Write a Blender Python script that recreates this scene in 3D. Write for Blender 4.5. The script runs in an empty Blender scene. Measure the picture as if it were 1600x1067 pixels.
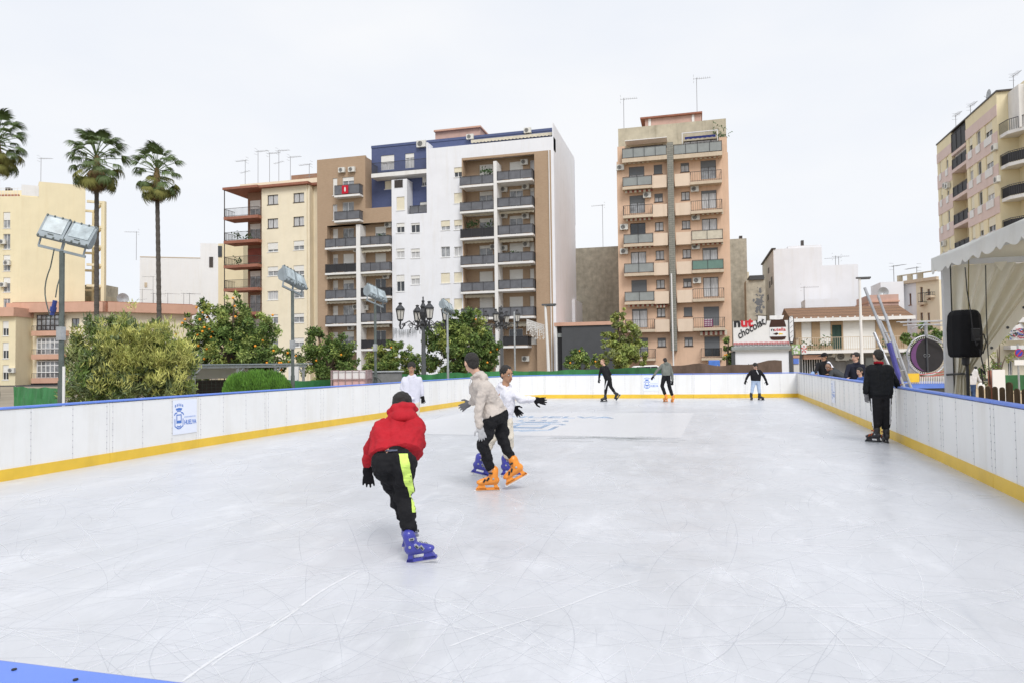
import bpy, bmesh, math, random
from mathutils import Vector, Matrix, noise
from mathutils.bvhtree import BVHTree
random.seed(7)
S = bpy.context.scene
COL = S.collection
PI = math.pi
# ------------------------------------------------------------------ camera
F = 1089.0; YAW = math.radians(14.8); PITCH = math.atan(34/F); ROLL = -0.0133; EYE = 1.5
cd = bpy.data.cameras.new('camera'); cam = bpy.data.objects.new('camera', cd); COL.objects.link(cam)
cd.sensor_fit = 'HORIZONTAL'; cd.sensor_width = 36; cd.lens = F/1600*36; cd.clip_start = .05; cd.clip_end = 3000
CR = Matrix.Rotation(YAW, 3, 'Z') @ Matrix.Rotation(PI/2+PITCH, 3, 'X') @ Matrix.Rotation(ROLL, 3, 'Z')
cam.matrix_world = Matrix.Translation((0, 0, EYE)) @ CR.to_4x4()
S.camera = cam
S.render.engine = 'CYCLES'
# ------------------------------------------------------------------ sky, sun, exposure
SUN_EL, SUN_AZ = math.radians(48), math.radians(152)
w = bpy.data.worlds.new('World'); S.world = w; w.use_nodes = True
nt = w.node_tree; nt.nodes.clear()
N = nt.nodes.new; L = nt.links.new
sky = N('ShaderNodeTexSky'); sky.sky_type = 'NISHITA'; sky.sun_disc = False
sky.sun_elevation = SUN_EL; sky.sun_rotation = SUN_AZ
b1 = N('ShaderNodeBackground'); b1.inputs[1].default_value = .08; L(sky.outputs[0], b1.inputs[0])
tc = N('ShaderNodeTexCoord'); mp = N('ShaderNodeMapping'); mp.inputs['Scale'].default_value = (1.0, 1.0, 2.6)
L(tc.outputs['Generated'], mp.inputs[0])
nz = N('ShaderNodeTexNoise'); nz.inputs['Scale'].default_value = 1.7; nz.inputs['Detail'].default_value = 5; nz.inputs['Roughness'].default_value = .5
L(mp.outputs[0], nz.inputs[0])
cr = N('ShaderNodeValToRGB'); cr.color_ramp.elements[0].position = .3; cr.color_ramp.elements[1].position = .68
cr.color_ramp.elements[0].color = (.82, .865, .95, 1); cr.color_ramp.elements[1].color = (.955, .965, .985, 1)
L(nz.outputs[0], cr.inputs[0])
b2 = N('ShaderNodeBackground'); b2.inputs[1].default_value = .70; L(cr.outputs[0], b2.inputs[0])
mx = N('ShaderNodeMixShader'); mx.inputs[0].default_value = .95
L(b1.outputs[0], mx.inputs[1]); L(b2.outputs[0], mx.inputs[2])
wo = N('ShaderNodeOutputWorld'); L(mx.outputs[0], wo.inputs[0])
sd = bpy.data.lights.new('sun', 'SUN'); sd.energy = 1.5; sd.angle = math.radians(24); sd.color = (1, .97, .948)
so = bpy.data.objects.new('sun', sd); COL.objects.link(so)
# sun behind the camera, to the right and high
so.rotation_euler = (PI/2-SUN_EL, 0, math.radians(28)); so.location = (-20, -30, 60)
S.view_settings.view_transform = 'Standard'; S.view_settings.look = 'None'
S.view_settings.exposure = 0.56; S.view_settings.gamma = 1

# ------------------------------------------------------------------ helpers
def ray(px, py): return CR @ Vector((px-800, 533.5-py, -F))
def P(px, py, Z):                      # world point at optical depth Z
    return ray(px, py)*(Z/F) + Vector((0, 0, EYE))
def GP(px, py, z=0):
    d = ray(px, py); k = (z-EYE)/d.z; return Vector((k*d.x, k*d.y, z))
CX = CR @ Vector((1, 0, 0)); CY = CR @ Vector((0, 1, 0)); CZ = CR @ Vector((0, 0, -1))

def tag(o, label=None, cat=None, group=None, kind=None):
    if label: o['label'] = label
    if cat: o['category'] = cat
    if group: o['group'] = group
    if kind: o['kind'] = kind
    return o
def empty(name, loc, label=None, cat=None, group=None, rz=0):
    o = bpy.data.objects.new(name, None); COL.objects.link(o); o.location = loc; o.rotation_euler = (0, 0, rz)
    o.empty_display_size = .2
    return tag(o, label, cat, group)
def link(name, me, parent=None):
    o = bpy.data.objects.new(name, me); COL.objects.link(o)
    if parent is not None: o.parent = parent
    return o
class MB:
    def __init__(s): s.v = []; s.f = []; s.m = []; s.c = 0
    def add(s, vs, fs, mi=None):
        n = len(s.v); s.v += [tuple(v) for v in vs]
        s.f += [tuple(i+n for i in f) for f in fs]; s.m += [s.c if mi is None else mi]*len(fs)
        return s
    def box(s, x0, x1, y0, y1, z0, z1, mi=None):
        vs = [(x, y, z) for z in (z0, z1) for y in (y0, y1) for x in (x0, x1)]
        return s.add(vs, [(0,2,3,1),(4,5,7,6),(0,1,5,4),(2,6,7,3),(0,4,6,2),(1,3,7,5)], mi)
    def obox(s, c, ax, ay, az, mi=None):    # oriented box: centre + three half axes
        c, ax, ay, az = map(Vector, (c, ax, ay, az))
        vs = [c+ax*i+ay*j+az*k for k in (-1, 1) for j in (-1, 1) for i in (-1, 1)]
        return s.add(vs, [(0,2,3,1),(4,5,7,6),(0,1,5,4),(2,6,7,3),(0,4,6,2),(1,3,7,5)], mi)
    def bar(s, p0, p1, w, h=None, mi=None):
        p0, p1 = Vector(p0), Vector(p1); d = p1-p0
        if d.length < 1e-6: return s
        h = w if h is None else h
        u = d.normalized(); a = u.cross(Vector((0, 0, 1)))
        a = a.normalized() if a.length > 1e-3 else Vector((1, 0, 0)); b = u.cross(a)
        return s.obox((p0+p1)/2, d/2, a*w/2, b*h/2, mi)
    def quad(s, a, b, c, d, mi=None): return s.add([a, b, c, d], [(0,1,2,3)], mi)
    def tube(s, pts, r, n=8, mi=None, cap=True):
        pts = [Vector(p) for p in pts]; rs = r if isinstance(r, (list, tuple)) else [r]*len(pts)
        vs = []; a = None
        for i, p in enumerate(pts):
            d = (pts[min(i+1, len(pts)-1)]-pts[max(i-1, 0)]).normalized()
            if a is None:
                a = d.cross(Vector((0, 0, 1)));
                if a.length < 1e-2: a = d.cross(Vector((1, 0, 0)))
            a = (a-d*a.dot(d)).normalized(); b = d.cross(a)
            for k in range(n):
                t = 2*PI*k/n; vs.append(p+(a*math.cos(t)+b*math.sin(t))*rs[i])
        fs = [(i*n+k, i*n+(k+1) % n, (i+1)*n+(k+1) % n, (i+1)*n+k) for i in range(len(pts)-1) for k in range(n)]
        if cap: fs += [tuple(range(n-1, -1, -1)), tuple((len(pts)-1)*n+k for k in range(n))]
        return s.add(vs, fs, mi)
    def capsule(s, p0, p1, r0, r1, n=14, q=4):
        p0, p1 = Vector(p0), Vector(p1); d = p1-p0; ln = d.length
        u = d.normalized() if ln > 1e-6 else Vector((0, 0, 1))
        pts, rs = [], []
        for i in range(q+1):
            t = PI/2*(i/q); pts.append(p0-u*r0*math.cos(t)*1.0); rs.append(max(r0*math.sin(t), 1e-4))
        for i in range(q+1):
            t = PI/2*(i/q); pts.append(p1+u*r1*math.sin(t)); rs.append(max(r1*math.cos(t), 1e-4))
        a = u.cross(Vector((0, 0, 1)));
        if a.length < 1e-2: a = u.cross(Vector((1, 0, 0)))
        a.normalize(); b = u.cross(a); vs = []
        for p, r in zip(pts, rs):
            for k in range(n):
                t = 2*PI*k/n; vs.append(p+(a*math.cos(t)+b*math.sin(t))*r)
        m = len(pts)
        fs = [(i*n+k, i*n+(k+1) % n, (i+1)*n+(k+1) % n, (i+1)*n+k) for i in range(m-1) for k in range(n)]
        fs += [tuple(range(n-1, -1, -1)), tuple((m-1)*n+k for k in range(n))]
        return s.add(vs, fs)
    def ell(s, c, ax, ay, az, n=14, q=9):   # ellipsoid with half axis vectors
        c, ax, ay, az = map(Vector, (c, ax, ay, az)); vs = []
        for i in range(q+1):
            t = PI*i/q
            for k in range(n):
                p = 2*PI*k/n; vs.append(c+ax*math.sin(max(t, .001) if i < q else .001)*math.cos(p)+ay*math.sin(max(t, .001) if i < q else .001)*math.sin(p)-az*math.cos(t))
        fs = [(i*n+k, i*n+(k+1) % n, (i+1)*n+(k+1) % n, (i+1)*n+k) for i in range(q) for k in range(n)]
        fs += [tuple(range(n-1, -1, -1)), tuple(q*n+k for k in range(n))]
        return s.add(vs, fs)
    def lathe(s, c, prof, n=12, mi=None):   # prof: (r,z)
        c = Vector(c); vs = [c+Vector((max(r, 1e-4)*math.cos(2*PI*k/n), max(r, 1e-4)*math.sin(2*PI*k/n), z)) for r, z in prof for k in range(n)]
        m = len(prof)
        fs = [(i*n+k, i*n+(k+1) % n, (i+1)*n+(k+1) % n, (i+1)*n+k) for i in range(m-1) for k in range(n)]
        fs += [tuple(range(n-1, -1, -1)), tuple((m-1)*n+k for k in range(n))]
        return s.add(vs, fs, mi)
    def prism(s, pts, M, d, mi=None):       # 2D polygon in plane of matrix M (x,y), thickness d along +-z/2
        n = len(pts); vs = [M @ Vector((x, y, -d/2)) for x, y in pts]+[M @ Vector((x, y, d/2)) for x, y in pts]
        fs = [tuple(range(n-1, -1, -1)), tuple(range(n, 2*n))]+[(i, (i+1) % n, n+(i+1) % n, n+i) for i in range(n)]
        return s.add(vs, fs, mi)
    def mesh(s, name):
        me = bpy.data.meshes.new(name); me.from_pydata(s.v, [], s.f); me.update(); return me
    def build(s, name, mat, parent=None, smooth=False, off=None):
        if off is not None: s.v = [(x-off[0], y-off[1], z-off[2]) for x, y, z in s.v]
        me = s.mesh(name)
        for m in (mat if isinstance(mat, (list, tuple)) else [mat]): me.materials.append(m)
        if isinstance(mat, (list, tuple)): me.polygons.foreach_set('material_index', s.m)
        if smooth: me.polygons.foreach_set('use_smooth', [True]*len(me.polygons))
        return link(name, me, parent)

# ------------------------------------------------------------------ materials
def mat(name, col, rough=.8, var=.12, vs=3.0, bump=0, bs=30, metal=0, spec=.5, col2=None, dirt=0, alpha=1, detail=6, stretch=(1,1,1), trans=0, coat=0):
    m = bpy.data.materials.new(name); m.use_nodes = True; t = m.node_tree; p = t.nodes['Principled BSDF']
    n_, l_ = t.nodes.new, t.links.new
    p.inputs['Roughness'].default_value = rough; p.inputs['Metallic'].default_value = metal
    p.inputs['Specular IOR Level'].default_value = spec if rough < .75 else min(spec, .2); p.inputs['Alpha'].default_value = alpha
    if coat: p.inputs['Coat Weight'].default_value = coat; p.inputs['Coat Roughness'].default_value = .15
    tc = n_('ShaderNodeTexCoord'); mp = n_('ShaderNodeMapping'); mp.inputs['Scale'].default_value = stretch
    l_(tc.outputs['Object'], mp.inputs[0])
    nz = n_('ShaderNodeTexNoise'); nz.inputs['Scale'].default_value = vs; nz.inputs['Detail'].default_value = detail; nz.inputs['Roughness'].default_value = .6
    l_(mp.outputs[0], nz.inputs[0])
    cr = n_('ShaderNodeValToRGB'); cr.color_ramp.elements[0].position = .32; cr.color_ramp.elements[1].position = .68
    c = Vector(col); c2 = Vector(col2) if col2 else c*(1+var)
    c1 = c*(1-var) if not col2 else c
    cr.color_ramp.elements[0].color = (*[min(1, x) for x in c1], 1); cr.color_ramp.elements[1].color = (*[min(1, x) for x in c2], 1)
    l_(nz.outputs[0], cr.inputs[0]); out = cr.outputs[0]
    if dirt:
        mp2 = n_('ShaderNodeMapping'); mp2.inputs['Scale'].default_value = (1.2, 1.2, .12); l_(tc.outputs['Object'], mp2.inputs[0])
        n2 = n_('ShaderNodeTexNoise'); n2.inputs['Scale'].default_value = 1.3; n2.inputs['Detail'].default_value = 8; n2.inputs['Roughness'].default_value = .7
        l_(mp2.outputs[0], n2.inputs[0]); r2 = n_('ShaderNodeValToRGB'); r2.color_ramp.elements[0].position = .5; r2.color_ramp.elements[1].position = .78
        r2.color_ramp.elements[0].color = (1, 1, 1, 1); k = 1-dirt; r2.color_ramp.elements[1].color = (k, k*.98, k*.94, 1)
        l_(n2.outputs[0], r2.inputs[0]); mm = n_('ShaderNodeMix'); mm.data_type = 'RGBA'; mm.blend_type = 'MULTIPLY'; mm.inputs[0].default_value = 1
        l_(out, mm.inputs[6]); l_(r2.outputs[0], mm.inputs[7]); out = mm.outputs[2]
    l_(out, p.inputs['Base Color'])
    if bump:
        n3 = n_('ShaderNodeTexNoise'); n3.inputs['Scale'].default_value = bs; n3.inputs['Detail'].default_value = 6; l_(mp.outputs[0], n3.inputs[0])
        bp = n_('ShaderNodeBump'); bp.inputs['Strength'].default_value = bump; bp.inputs['Distance'].default_value = .02
        l_(n3.outputs[0], bp.inputs['Height']); l_(bp.outputs[0], p.inputs['Normal'])
    return m
def brickmat(name, c1, c2, mortar, sx=.25, sz=.08, rough=.9, msize=.012, dirt=.12):
    m = mat(name, c1, rough, .08, 1.2, dirt=dirt); t = m.node_tree; p = t.nodes['Principled BSDF']; n_, l_ = t.nodes.new, t.links.new
    tc = n_('ShaderNodeTexCoord'); sp = n_('ShaderNodeSeparateXYZ'); l_(tc.outputs['Object'], sp.inputs[0])
    ad = n_('ShaderNodeMath'); ad.operation = 'ADD'; l_(sp.outputs[0], ad.inputs[0]); l_(sp.outputs[1], ad.inputs[1])
    cb = n_('ShaderNodeCombineXYZ'); l_(ad.outputs[0], cb.inputs[0]); l_(sp.outputs[2], cb.inputs[1])
    bt = n_('ShaderNodeTexBrick'); bt.inputs['Scale'].default_value = 1; bt.inputs['Brick Width'].default_value = sx; bt.inputs['Row Height'].default_value = sz
    bt.inputs['Mortar Size'].default_value = msize; bt.inputs['Color1'].default_value = (*c1, 1); bt.inputs['Color2'].default_value = (*c2, 1); bt.inputs['Mortar'].default_value = (*mortar, 1)
    l_(cb.outputs[0], bt.inputs[0])
    src = p.inputs['Base Color'].links[0].from_socket
    mm = n_('ShaderNodeMix'); mm.data_type = 'RGBA'; mm.blend_type = 'MIX'; mm.inputs[0].default_value = .72
    l_(src, mm.inputs[6]); l_(bt.outputs[0], mm.inputs[7]); l_(mm.outputs[2], p.inputs['Base Color'])
    bp = n_('ShaderNodeBump'); bp.inputs['Strength'].default_value = .4; bp.inputs['Distance'].default_value = .01; bp.invert = True
    l_(bt.outputs['Fac'], bp.inputs['Height']); l_(bp.outputs[0], p.inputs['Normal'])
    return m
M = {}
M['white'] = mat('white_render', (.80, .81, .84), .85, .03, .6, bump=.15, bs=12, dirt=.07)
M['white_side'] = mat('white_sheet', (.80, .80, .81), .8, .02, .4, dirt=.05)
M['cream'] = mat('cream_render', (.80, .68, .47), .85, .04, .7, bump=.15, bs=14, dirt=.06)
M['cream_light'] = mat('light_cream', (.82, .74, .57), .85, .04, .7, dirt=.05)
M['yellow'] = mat('yellow_render', (.79, .70, .48), .85, .04, .5, bump=.1, bs=12, dirt=.06)
M['brown'] = brickmat('brown_brick', (.44, .31, .205), (.39, .265, .17), (.42, .34, .26))
M['terra'] = mat('terracotta_paint', (.33, .145, .10), .8, .1, 2, dirt=.15)
M['redwall'] = mat('dull_red_wall', (.26, .08, .06), .85, .12, 1)
M['brownwall'] = mat('brown_plaster', (.30, .175, .12), .85, .1, 1)
M['blue'] = brickmat('blue_tile', (.075, .10, .22), (.06, .085, .19), (.11, .13, .23), .3, .15, .6, .008, 0)
M['pinkhut'] = mat('pink_render', (.56, .38, .32), .85, .1, 1.2, dirt=.12)
M['peach'] = mat('peach_render', (.70, .49, .35), .85, .06, .8, bump=.15, bs=14, dirt=.2)
M['peachlite'] = mat('pale_peach_panel', (.74, .60, .47), .85, .04, .8, dirt=.12)
M['concrete'] = mat('weathered_concrete', (.50, .45, .34), .9, .16, .9, bump=.3, bs=8, dirt=.4)
M['oldwall'] = mat('old_party_wall', (.46, .43, .35), .95, .22, 1.6, bump=.5, bs=5, dirt=.3)
M['teal'] = mat('teal_glass_panel', (.14, .24, .20), .4, .1, 1.5)
M['gdoor'] = mat('dark_green_door', (.02, .06, .045), .6, .1, 2)
M['tile'] = brickmat('grey_green_tile', (.27, .26, .22), (.21, .205, .175), (.12, .13, .11), .6, .22, .6, .03)
M['slab'] = mat('white_slab', (.78, .77, .75), .8, .04, 1, dirt=.12)
M['slabc'] = mat('ochre_slab', (.60, .50, .38), .85, .08, 1, dirt=.2)
M['frame'] = mat('white_window_frame', (.78, .78, .77), .5, .03, 2)
M['framed'] = mat('dark_window_frame', (.05, .04, .035), .5, .1, 2)
M['rail'] = mat('dark_railing', (.045, .045, .05), .55, .1, 3)
M['shutter'] = mat('roller_shutter', (.80, .79, .75), .6, .03, 2, stretch=(1, 1, 8))
M['shuttery'] = mat('cream_shutter', (.78, .72, .56), .6, .03, 2, stretch=(1, 1, 8))
M['shutterg'] = mat('grey_shutter', (.16, .17, .18), .6, .06, 2, stretch=(1, 1, 8))
M['glassd'] = mat('dark_glass', (.03, .035, .04), .08, .5, .9, spec=.8)
M['glassm'] = mat('curtained_glass', (.25, .26, .27), .12, .6, 1.3, spec=.8)
M['glassl'] = mat('net_curtain_glass', (.5, .5, .5), .15, .3, 2.5, spec=.7, stretch=(6, 6, .5))
M['frost'] = mat('frosted_panel', (.28, .30, .29), .35, .12, 1.2)
M['meshg'] = mat('grey_balcony_mesh', (.13, .135, .15), .6, .2, 1.5)
M['meshk'] = mat('black_balcony_mesh', (.02, .02, .023), .6, .2, 1.5)
M['ac'] = mat('ac_casing', (.68, .67, .62), .5, .05, 2)
M['acf'] = mat('ac_fan', (.10, .10, .10), .6, .1, 2)
M['awn'] = mat('awning_cloth', (.60, .55, .44), .9, .1, 3)
M['awnr'] = mat('awning_stripe', (.30, .10, .08), .9, .1, 3)
M['awnb'] = mat('blue_awning', (.03, .04, .16), .8, .1, 3)
M['galv'] = mat('galvanised', (.42, .44, .45), .45, .15, 5, metal=.5)
M['ant'] = mat('aerial_metal', (.30, .30, .31), .5, .1, 5, metal=.4)
M['salmon'] = mat('salmon_band', (.62, .38, .28), .85, .06, 1, dirt=.1)
M['pinkband'] = mat('pink_render_band', (.70, .56, .51), .85, .05, 1, dirt=.05)
M['dgrey'] = mat('dark_grey_cladding', (.065, .068, .072), .6, .08, 1)
M['black'] = mat('black_stuff', (.012, .012, .014), .6, .2, 3)
M['rooft'] = brickmat('roof_tile', (.30, .18, .11), (.22, .13, .08), (.10, .065, .05), .25, .3, .9, .03)
M['tanbrick'] = brickmat('tan_brick', (.42, .29, .17), (.36, .24, .14), (.42, .34, .25))
M['green_net'] = mat('green_netting', (.04, .21, .065), .7, .2, 2.5, bump=.4, bs=6, stretch=(1, 1, .5))
M['dkgreen_net'] = mat('dark_green_netting', (.025, .12, .04), .7, .35, 2.5, bump=.4, bs=6, stretch=(1, 1, .5))
M['brown_net'] = mat('brown_netting', (.15, .105, .08), .8, .3, 2.2, bump=.5, bs=5, stretch=(1, 1, .4))
M['blue_pl'] = mat('blue_plastic', (.13, .24, .72), .42, .06, 4)
M['yel_pl'] = mat('yellow_plastic', (.80, .53, .05), .4, .07, 2.5, dirt=.12)
M['board'] = mat('white_board', (.83, .83, .82), .35, .03, 1.5, dirt=.13)
M['seam'] = mat('board_seam', (.68, .68, .69), .6, .15, 6)
M['screw'] = mat('screw_head', (.42, .42, .44), .5, .1, 6)
M['decal'] = mat('banner_vinyl', (.80, .84, .948), .4, .01, 2)
M['ink'] = mat('blue_ink', (.07, .19, .58), .5, .05, 5)
M['inkp'] = mat('pale_blue_ink', (.45, .55, .80), .5, .05, 5)
GZ = -.3
# ------------------------------------------------------------------ ground
def sheet(name, pts, z, m, kind='structure'):
    mb = MB(); mb.add([(x, y, z) for x, y in pts], [tuple(range(len(pts)))]); return tag(mb.build(name, m), kind=kind)
gm = mat('plaza_ground', (.30, .26, .20), .95, .2, .25, bump=.3, bs=6)
sheet('ground', [(-900, -900), (900, -900), (900, 1500), (-900, 1500)], GZ, gm)
asp = mat('asphalt', (.055, .055, .058), .9, .2, .8, bump=.3, bs=20)
sheet('road', [(-80, 60), (60, 60), (60, 69), (-80, 69)], GZ+.004, asp)
mb = MB(); mb.box(-80, 60, 69, 71.9, GZ-.1, GZ+.14)
tag(mb.build('pavement', mat('paving', (.34, .32, .30), .9, .1, 1, bump=.2)), kind='structure')
# rink platform and ice
RL = [(-9.1, .948), (-9.1, 12.2), (-8.95, 14.5), (-8.72, 17), (-8.5, 21), (-8.35, 23.4), (-8.1, 25.3), (-7.75, 27), (-7.15, 28.4), (-6.3, 29.12)]
RF = [(-6.3, 29.12), (.3, 29.2), (2.4, 29.5), (3.88, 29.85)]
RR = [(3.88, 29.85), (3.78, 23.9), (3.62, 18.5), (3.5, 14.5), (3.38, 11.2), (3.24, 8.35), (3.05, 4.5), (3.0, .948)]
RN = [(3.0, .948), (-9.1, .948)]
im = mat('ice', (.595, .61, .645), .3, .05, .55, spec=.45)
def ice_nodes():
    t = im.node_tree; p = t.nodes['Principled BSDF']; n_, l_ = t.nodes.new, t.links.new
    src = p.inputs['Base Color'].links[0].from_socket
    tc = n_('ShaderNodeTexCoord'); out = src
    def layer(scale, rot, stretch, width, colr, amt, mscale, lo, hi, off):
        nonlocal out
        mp = n_('ShaderNodeMapping'); mp.inputs['Rotation'].default_value = (0, 0, rot); mp.inputs['Scale'].default_value = stretch; mp.inputs['Location'].default_value = (off, off*.7, 0)
        l_(tc.outputs['Object'], mp.inputs[0])
        nz = n_('ShaderNodeTexNoise'); nz.inputs['Scale'].default_value = scale; nz.inputs['Detail'].default_value = 1.0; l_(mp.outputs[0], nz.inputs[0])
        a = n_('ShaderNodeMath'); a.operation = 'SUBTRACT'; a.inputs[1].default_value = .5; l_(nz.outputs[0], a.inputs[0])
        m1 = n_('ShaderNodeMath'); m1.operation = 'MULTIPLY'; m1.inputs[1].default_value = 9; l_(a.outputs[0], m1.inputs[0])
        fr = n_('ShaderNodeMath'); fr.operation = 'PINGPONG'; fr.inputs[1].default_value = .5; l_(m1.outputs[0], fr.inputs[0])
        lt = n_('ShaderNodeMapRange'); lt.inputs[1].default_value = 0; lt.inputs[2].default_value = width; lt.inputs[3].default_value = 1; lt.inputs[4].default_value = 0
        l_(fr.outputs[0], lt.inputs[0])
        n2 = n_('ShaderNodeTexNoise'); n2.inputs['Scale'].default_value = mscale; n2.inputs['Detail'].default_value = 4; l_(mp.outputs[0], n2.inputs[0])
        r2 = n_('ShaderNodeMapRange'); r2.inputs[1].default_value = lo; r2.inputs[2].default_value = hi; l_(n2.outputs[0], r2.inputs[0])
        mu = n_('ShaderNodeMath'); mu.operation = 'MULTIPLY'; l_(lt.outputs[0], mu.inputs[0]); l_(r2.outputs[0], mu.inputs[1])
        mu2 = n_('ShaderNodeMath'); mu2.operation = 'MULTIPLY'; mu2.inputs[1].default_value = amt; l_(mu.outputs[0], mu2.inputs[0])
        mm = n_('ShaderNodeMix'); mm.data_type = 'RGBA'; l_(mu2.outputs[0], mm.inputs[0]); l_(out, mm.inputs[6]); mm.inputs[7].default_value = (*colr, 1)
        out = mm.outputs[2]; return mu2.outputs[0]
    def patch(scale, stretch, rot, lo, hi, colr, amt, rough=.7):
        nonlocal out
        mp = n_('ShaderNodeMapping'); mp.inputs['Rotation'].default_value = (0, 0, rot); mp.inputs['Scale'].default_value = stretch; l_(tc.outputs['Object'], mp.inputs[0])
        nz = n_('ShaderNodeTexNoise'); nz.inputs['Scale'].default_value = scale; nz.inputs['Detail'].default_value = 10; nz.inputs['Roughness'].default_value = rough; l_(mp.outputs[0], nz.inputs[0])
        r = n_('ShaderNodeMapRange'); r.inputs[1].default_value = lo; r.inputs[2].default_value = hi; r.inputs[4].default_value = amt; l_(nz.outputs[0], r.inputs[0])
        mm = n_('ShaderNodeMix'); mm.data_type = 'RGBA'; l_(r.outputs[0], mm.inputs[0]); l_(out, mm.inputs[6]); mm.inputs[7].default_value = (*colr, 1); out = mm.outputs[2]
        return r.outputs[0]
    patch(.35, (1, 1, 1), 0, .40, .62, (.49, .505, .53), .6)
    patch(2.2, (1, .35, 1), .5, .52, .72, (.74, .755, .79), .65)
    patch(5, (1, .25, 1), -.7, .56, .76, (.42, .44, .48), .45)
    patch(14, (1, 1, 1), 0, .62, .72, (.80, .81, .83), .5)
    s1 = layer(.7, .3, (1, .6, 1), .012, (.40, .43, .48), .4, 1.1, .48, .6, 0)
    layer(.9, 1.6, (1, .5, 1), .010, (.40, .43, .48), .35, 1.4, .5, .62, 17)
    layer(1.4, -.8, (1, .4, 1), .014, (.80, .81, .84), .35, 1.5, .5, .6, 33)
    layer(.5, 2.4, (.7, 1, 1), .006, (.38, .41, .46), .35, .9, .48, .6, 51)
    l_(out, p.inputs['Base Color'])
    n3 = n_('ShaderNodeTexNoise'); n3.inputs['Scale'].default_value = 3; n3.inputs['Detail'].default_value = 8; l_(tc.outputs['Object'], n3.inputs[0])
    rr = n_('ShaderNodeMapRange'); rr.inputs[3].default_value = .2; rr.inputs[4].default_value = .48; l_(n3.outputs[0], rr.inputs[0]); l_(rr.outputs[0], p.inputs['Roughness'])
    bp = n_('ShaderNodeBump'); bp.inputs['Strength'].default_value = .08; bp.inputs['Distance'].default_value = .01
    n4 = n_('ShaderNodeTexNoise'); n4.inputs['Scale'].default_value = 25; n4.inputs['Detail'].default_value = 6; l_(tc.outputs['Object'], n4.inputs[0]); l_(n4.outputs[0], bp.inputs['Height']); l_(bp.outputs[0], p.inputs['Normal'])
ice_nodes()
sheet('ice', RL+RF[1:]+RR[1:-1]+[(3.0, .948)], 0, im)
mb = MB(); mb.box(-10.0, 5.6, -1.5, 31.2, GZ-.02, -.012)
tag(mb.build('rink_platform', mat('platform_deck', (.28, .22, .16), .9, .15, 1)), kind='structure')
# skate scratches: thin ribbons just above the ice
def scratches(name, n, m, wmin, wmax, seed):
    r = random.Random(seed); mb = MB()
    for i in range(n):
        x, y = r.uniform(-8.9, 3), 1.2+27*r.random()**1.6; a = r.uniform(0, 2*PI); k = r.choice((-1, 1))*r.choice((.03, .08, .15, .3, .6, 1.0)); ln = r.choice((.3, .5, .8, 1.2, 2.0))*r.uniform(.7, 1.3); w = r.uniform(wmin, wmax)
        st = 14; prev = None
        for j in range(st+1):
            ww = w*math.sin(PI*(j+.4)/(st+.8)); px, py = -math.sin(a)*ww, math.cos(a)*ww
            lim = 3.0+.02*y
            if x < -8.2 or x > lim or y > 28 or y < 1: break
            cur = ((x+px, y+py, .0025), (x-px, y-py, .0025))
            if prev: mb.quad(prev[0], prev[1], cur[1], cur[0])
            prev = cur; a += k*ln/st; x += math.cos(a)*ln/st; y += math.sin(a)*ln/st
    return tag(mb.build(name, m), kind='stuff')
scratches('skate_marks', 4200, mat('cut_ice', (.40, .43, .48), .5, .1, 3, alpha=.15), .0015, .004, 3)
scratches('ice_shavings', 1300, mat('ice_powder', (.85, .86, .88), .8, .03, 3, alpha=.3), .002, .009, 9)
mb = MB()
for (a_, b_, w_) in (((285, 1064), (555, 892), .012), (((330, 1040)), (470, 945), .006), ((1180, 900), (1480, 1040), .005), ((700, 1010), (1000, 905), .006), ((60, 905), (420, 800), .008)):
    p_, q_ = GP(*a_, .003), GP(*b_, .003); n_ = Vector((-(q_-p_).y, (q_-p_).x, 0)).normalized()*w_; K_ = 30; pr_ = None
    for k in range(K_+1):
        c_ = p_.lerp(q_, k/K_)+n_*math.sin(k*.35)*1.5; ww_ = n_*(.35+.65*abs(math.sin(k*1.7)))
        if pr_: mb.quad(pr_[0], pr_[1], c_-ww_, c_+ww_)
        pr_ = (c_+ww_, c_-ww_)
tag(mb.build('long_scratches', mat('scraped_ice', (.86, .87, .88), .8, .05, 8, alpha=.6)), kind='stuff')
# large pale sheet and worn blue lettering frozen into the ice
mb = MB(); mb.add([(-7.0, 14.1, .004), (-.33, 14.05, .004), (-.1, 20.8, .004), (-7.0, 20.35, .004)], [(0, 1, 2, 3)])
dk = mb.build('ice_banner', mat('ice_banner_sheet', (.84, .85, .88), .3, .02, .6, alpha=.8))
tag(dk, 'large white sheet with worn blue crest frozen into the far ice', 'floor decal')

# ------------------------------------------------------------------ text and crest
def text_verts(s, size, shear=0, bold=0, ext=0):
    cu = bpy.data.curves.new('t', 'FONT'); cu.body = s; cu.size = size; cu.shear = shear; cu.offset = bold; cu.extrude = ext; cu.resolution_u = 3
    o = bpy.data.objects.new('t', cu); COL.objects.link(o)
    dg = bpy.context.evaluated_depsgraph_get(); me = bpy.data.meshes.new_from_object(o.evaluated_get(dg))
    vs = [v.co.copy() for v in me.vertices]; fs = [tuple(p.vertices) for p in me.polygons]
    bpy.data.objects.remove(o); bpy.data.curves.remove(cu); bpy.data.meshes.remove(me)
    return vs, fs
def text(name, s, size, m, M4, parent=None, shear=0, bold=0, width=None, ext=.002):
    vs, fs = text_verts(s, size, shear, bold, ext)
    if width:
        wd = max(v.x for v in vs)-min(v.x for v in vs); k = width/wd; vs = [Vector((v.x*k, v.y, v.z)) for v in vs]
    mb = MB(); mb.add([M4 @ v for v in vs], fs); return mb.build(name, m, parent)
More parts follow.
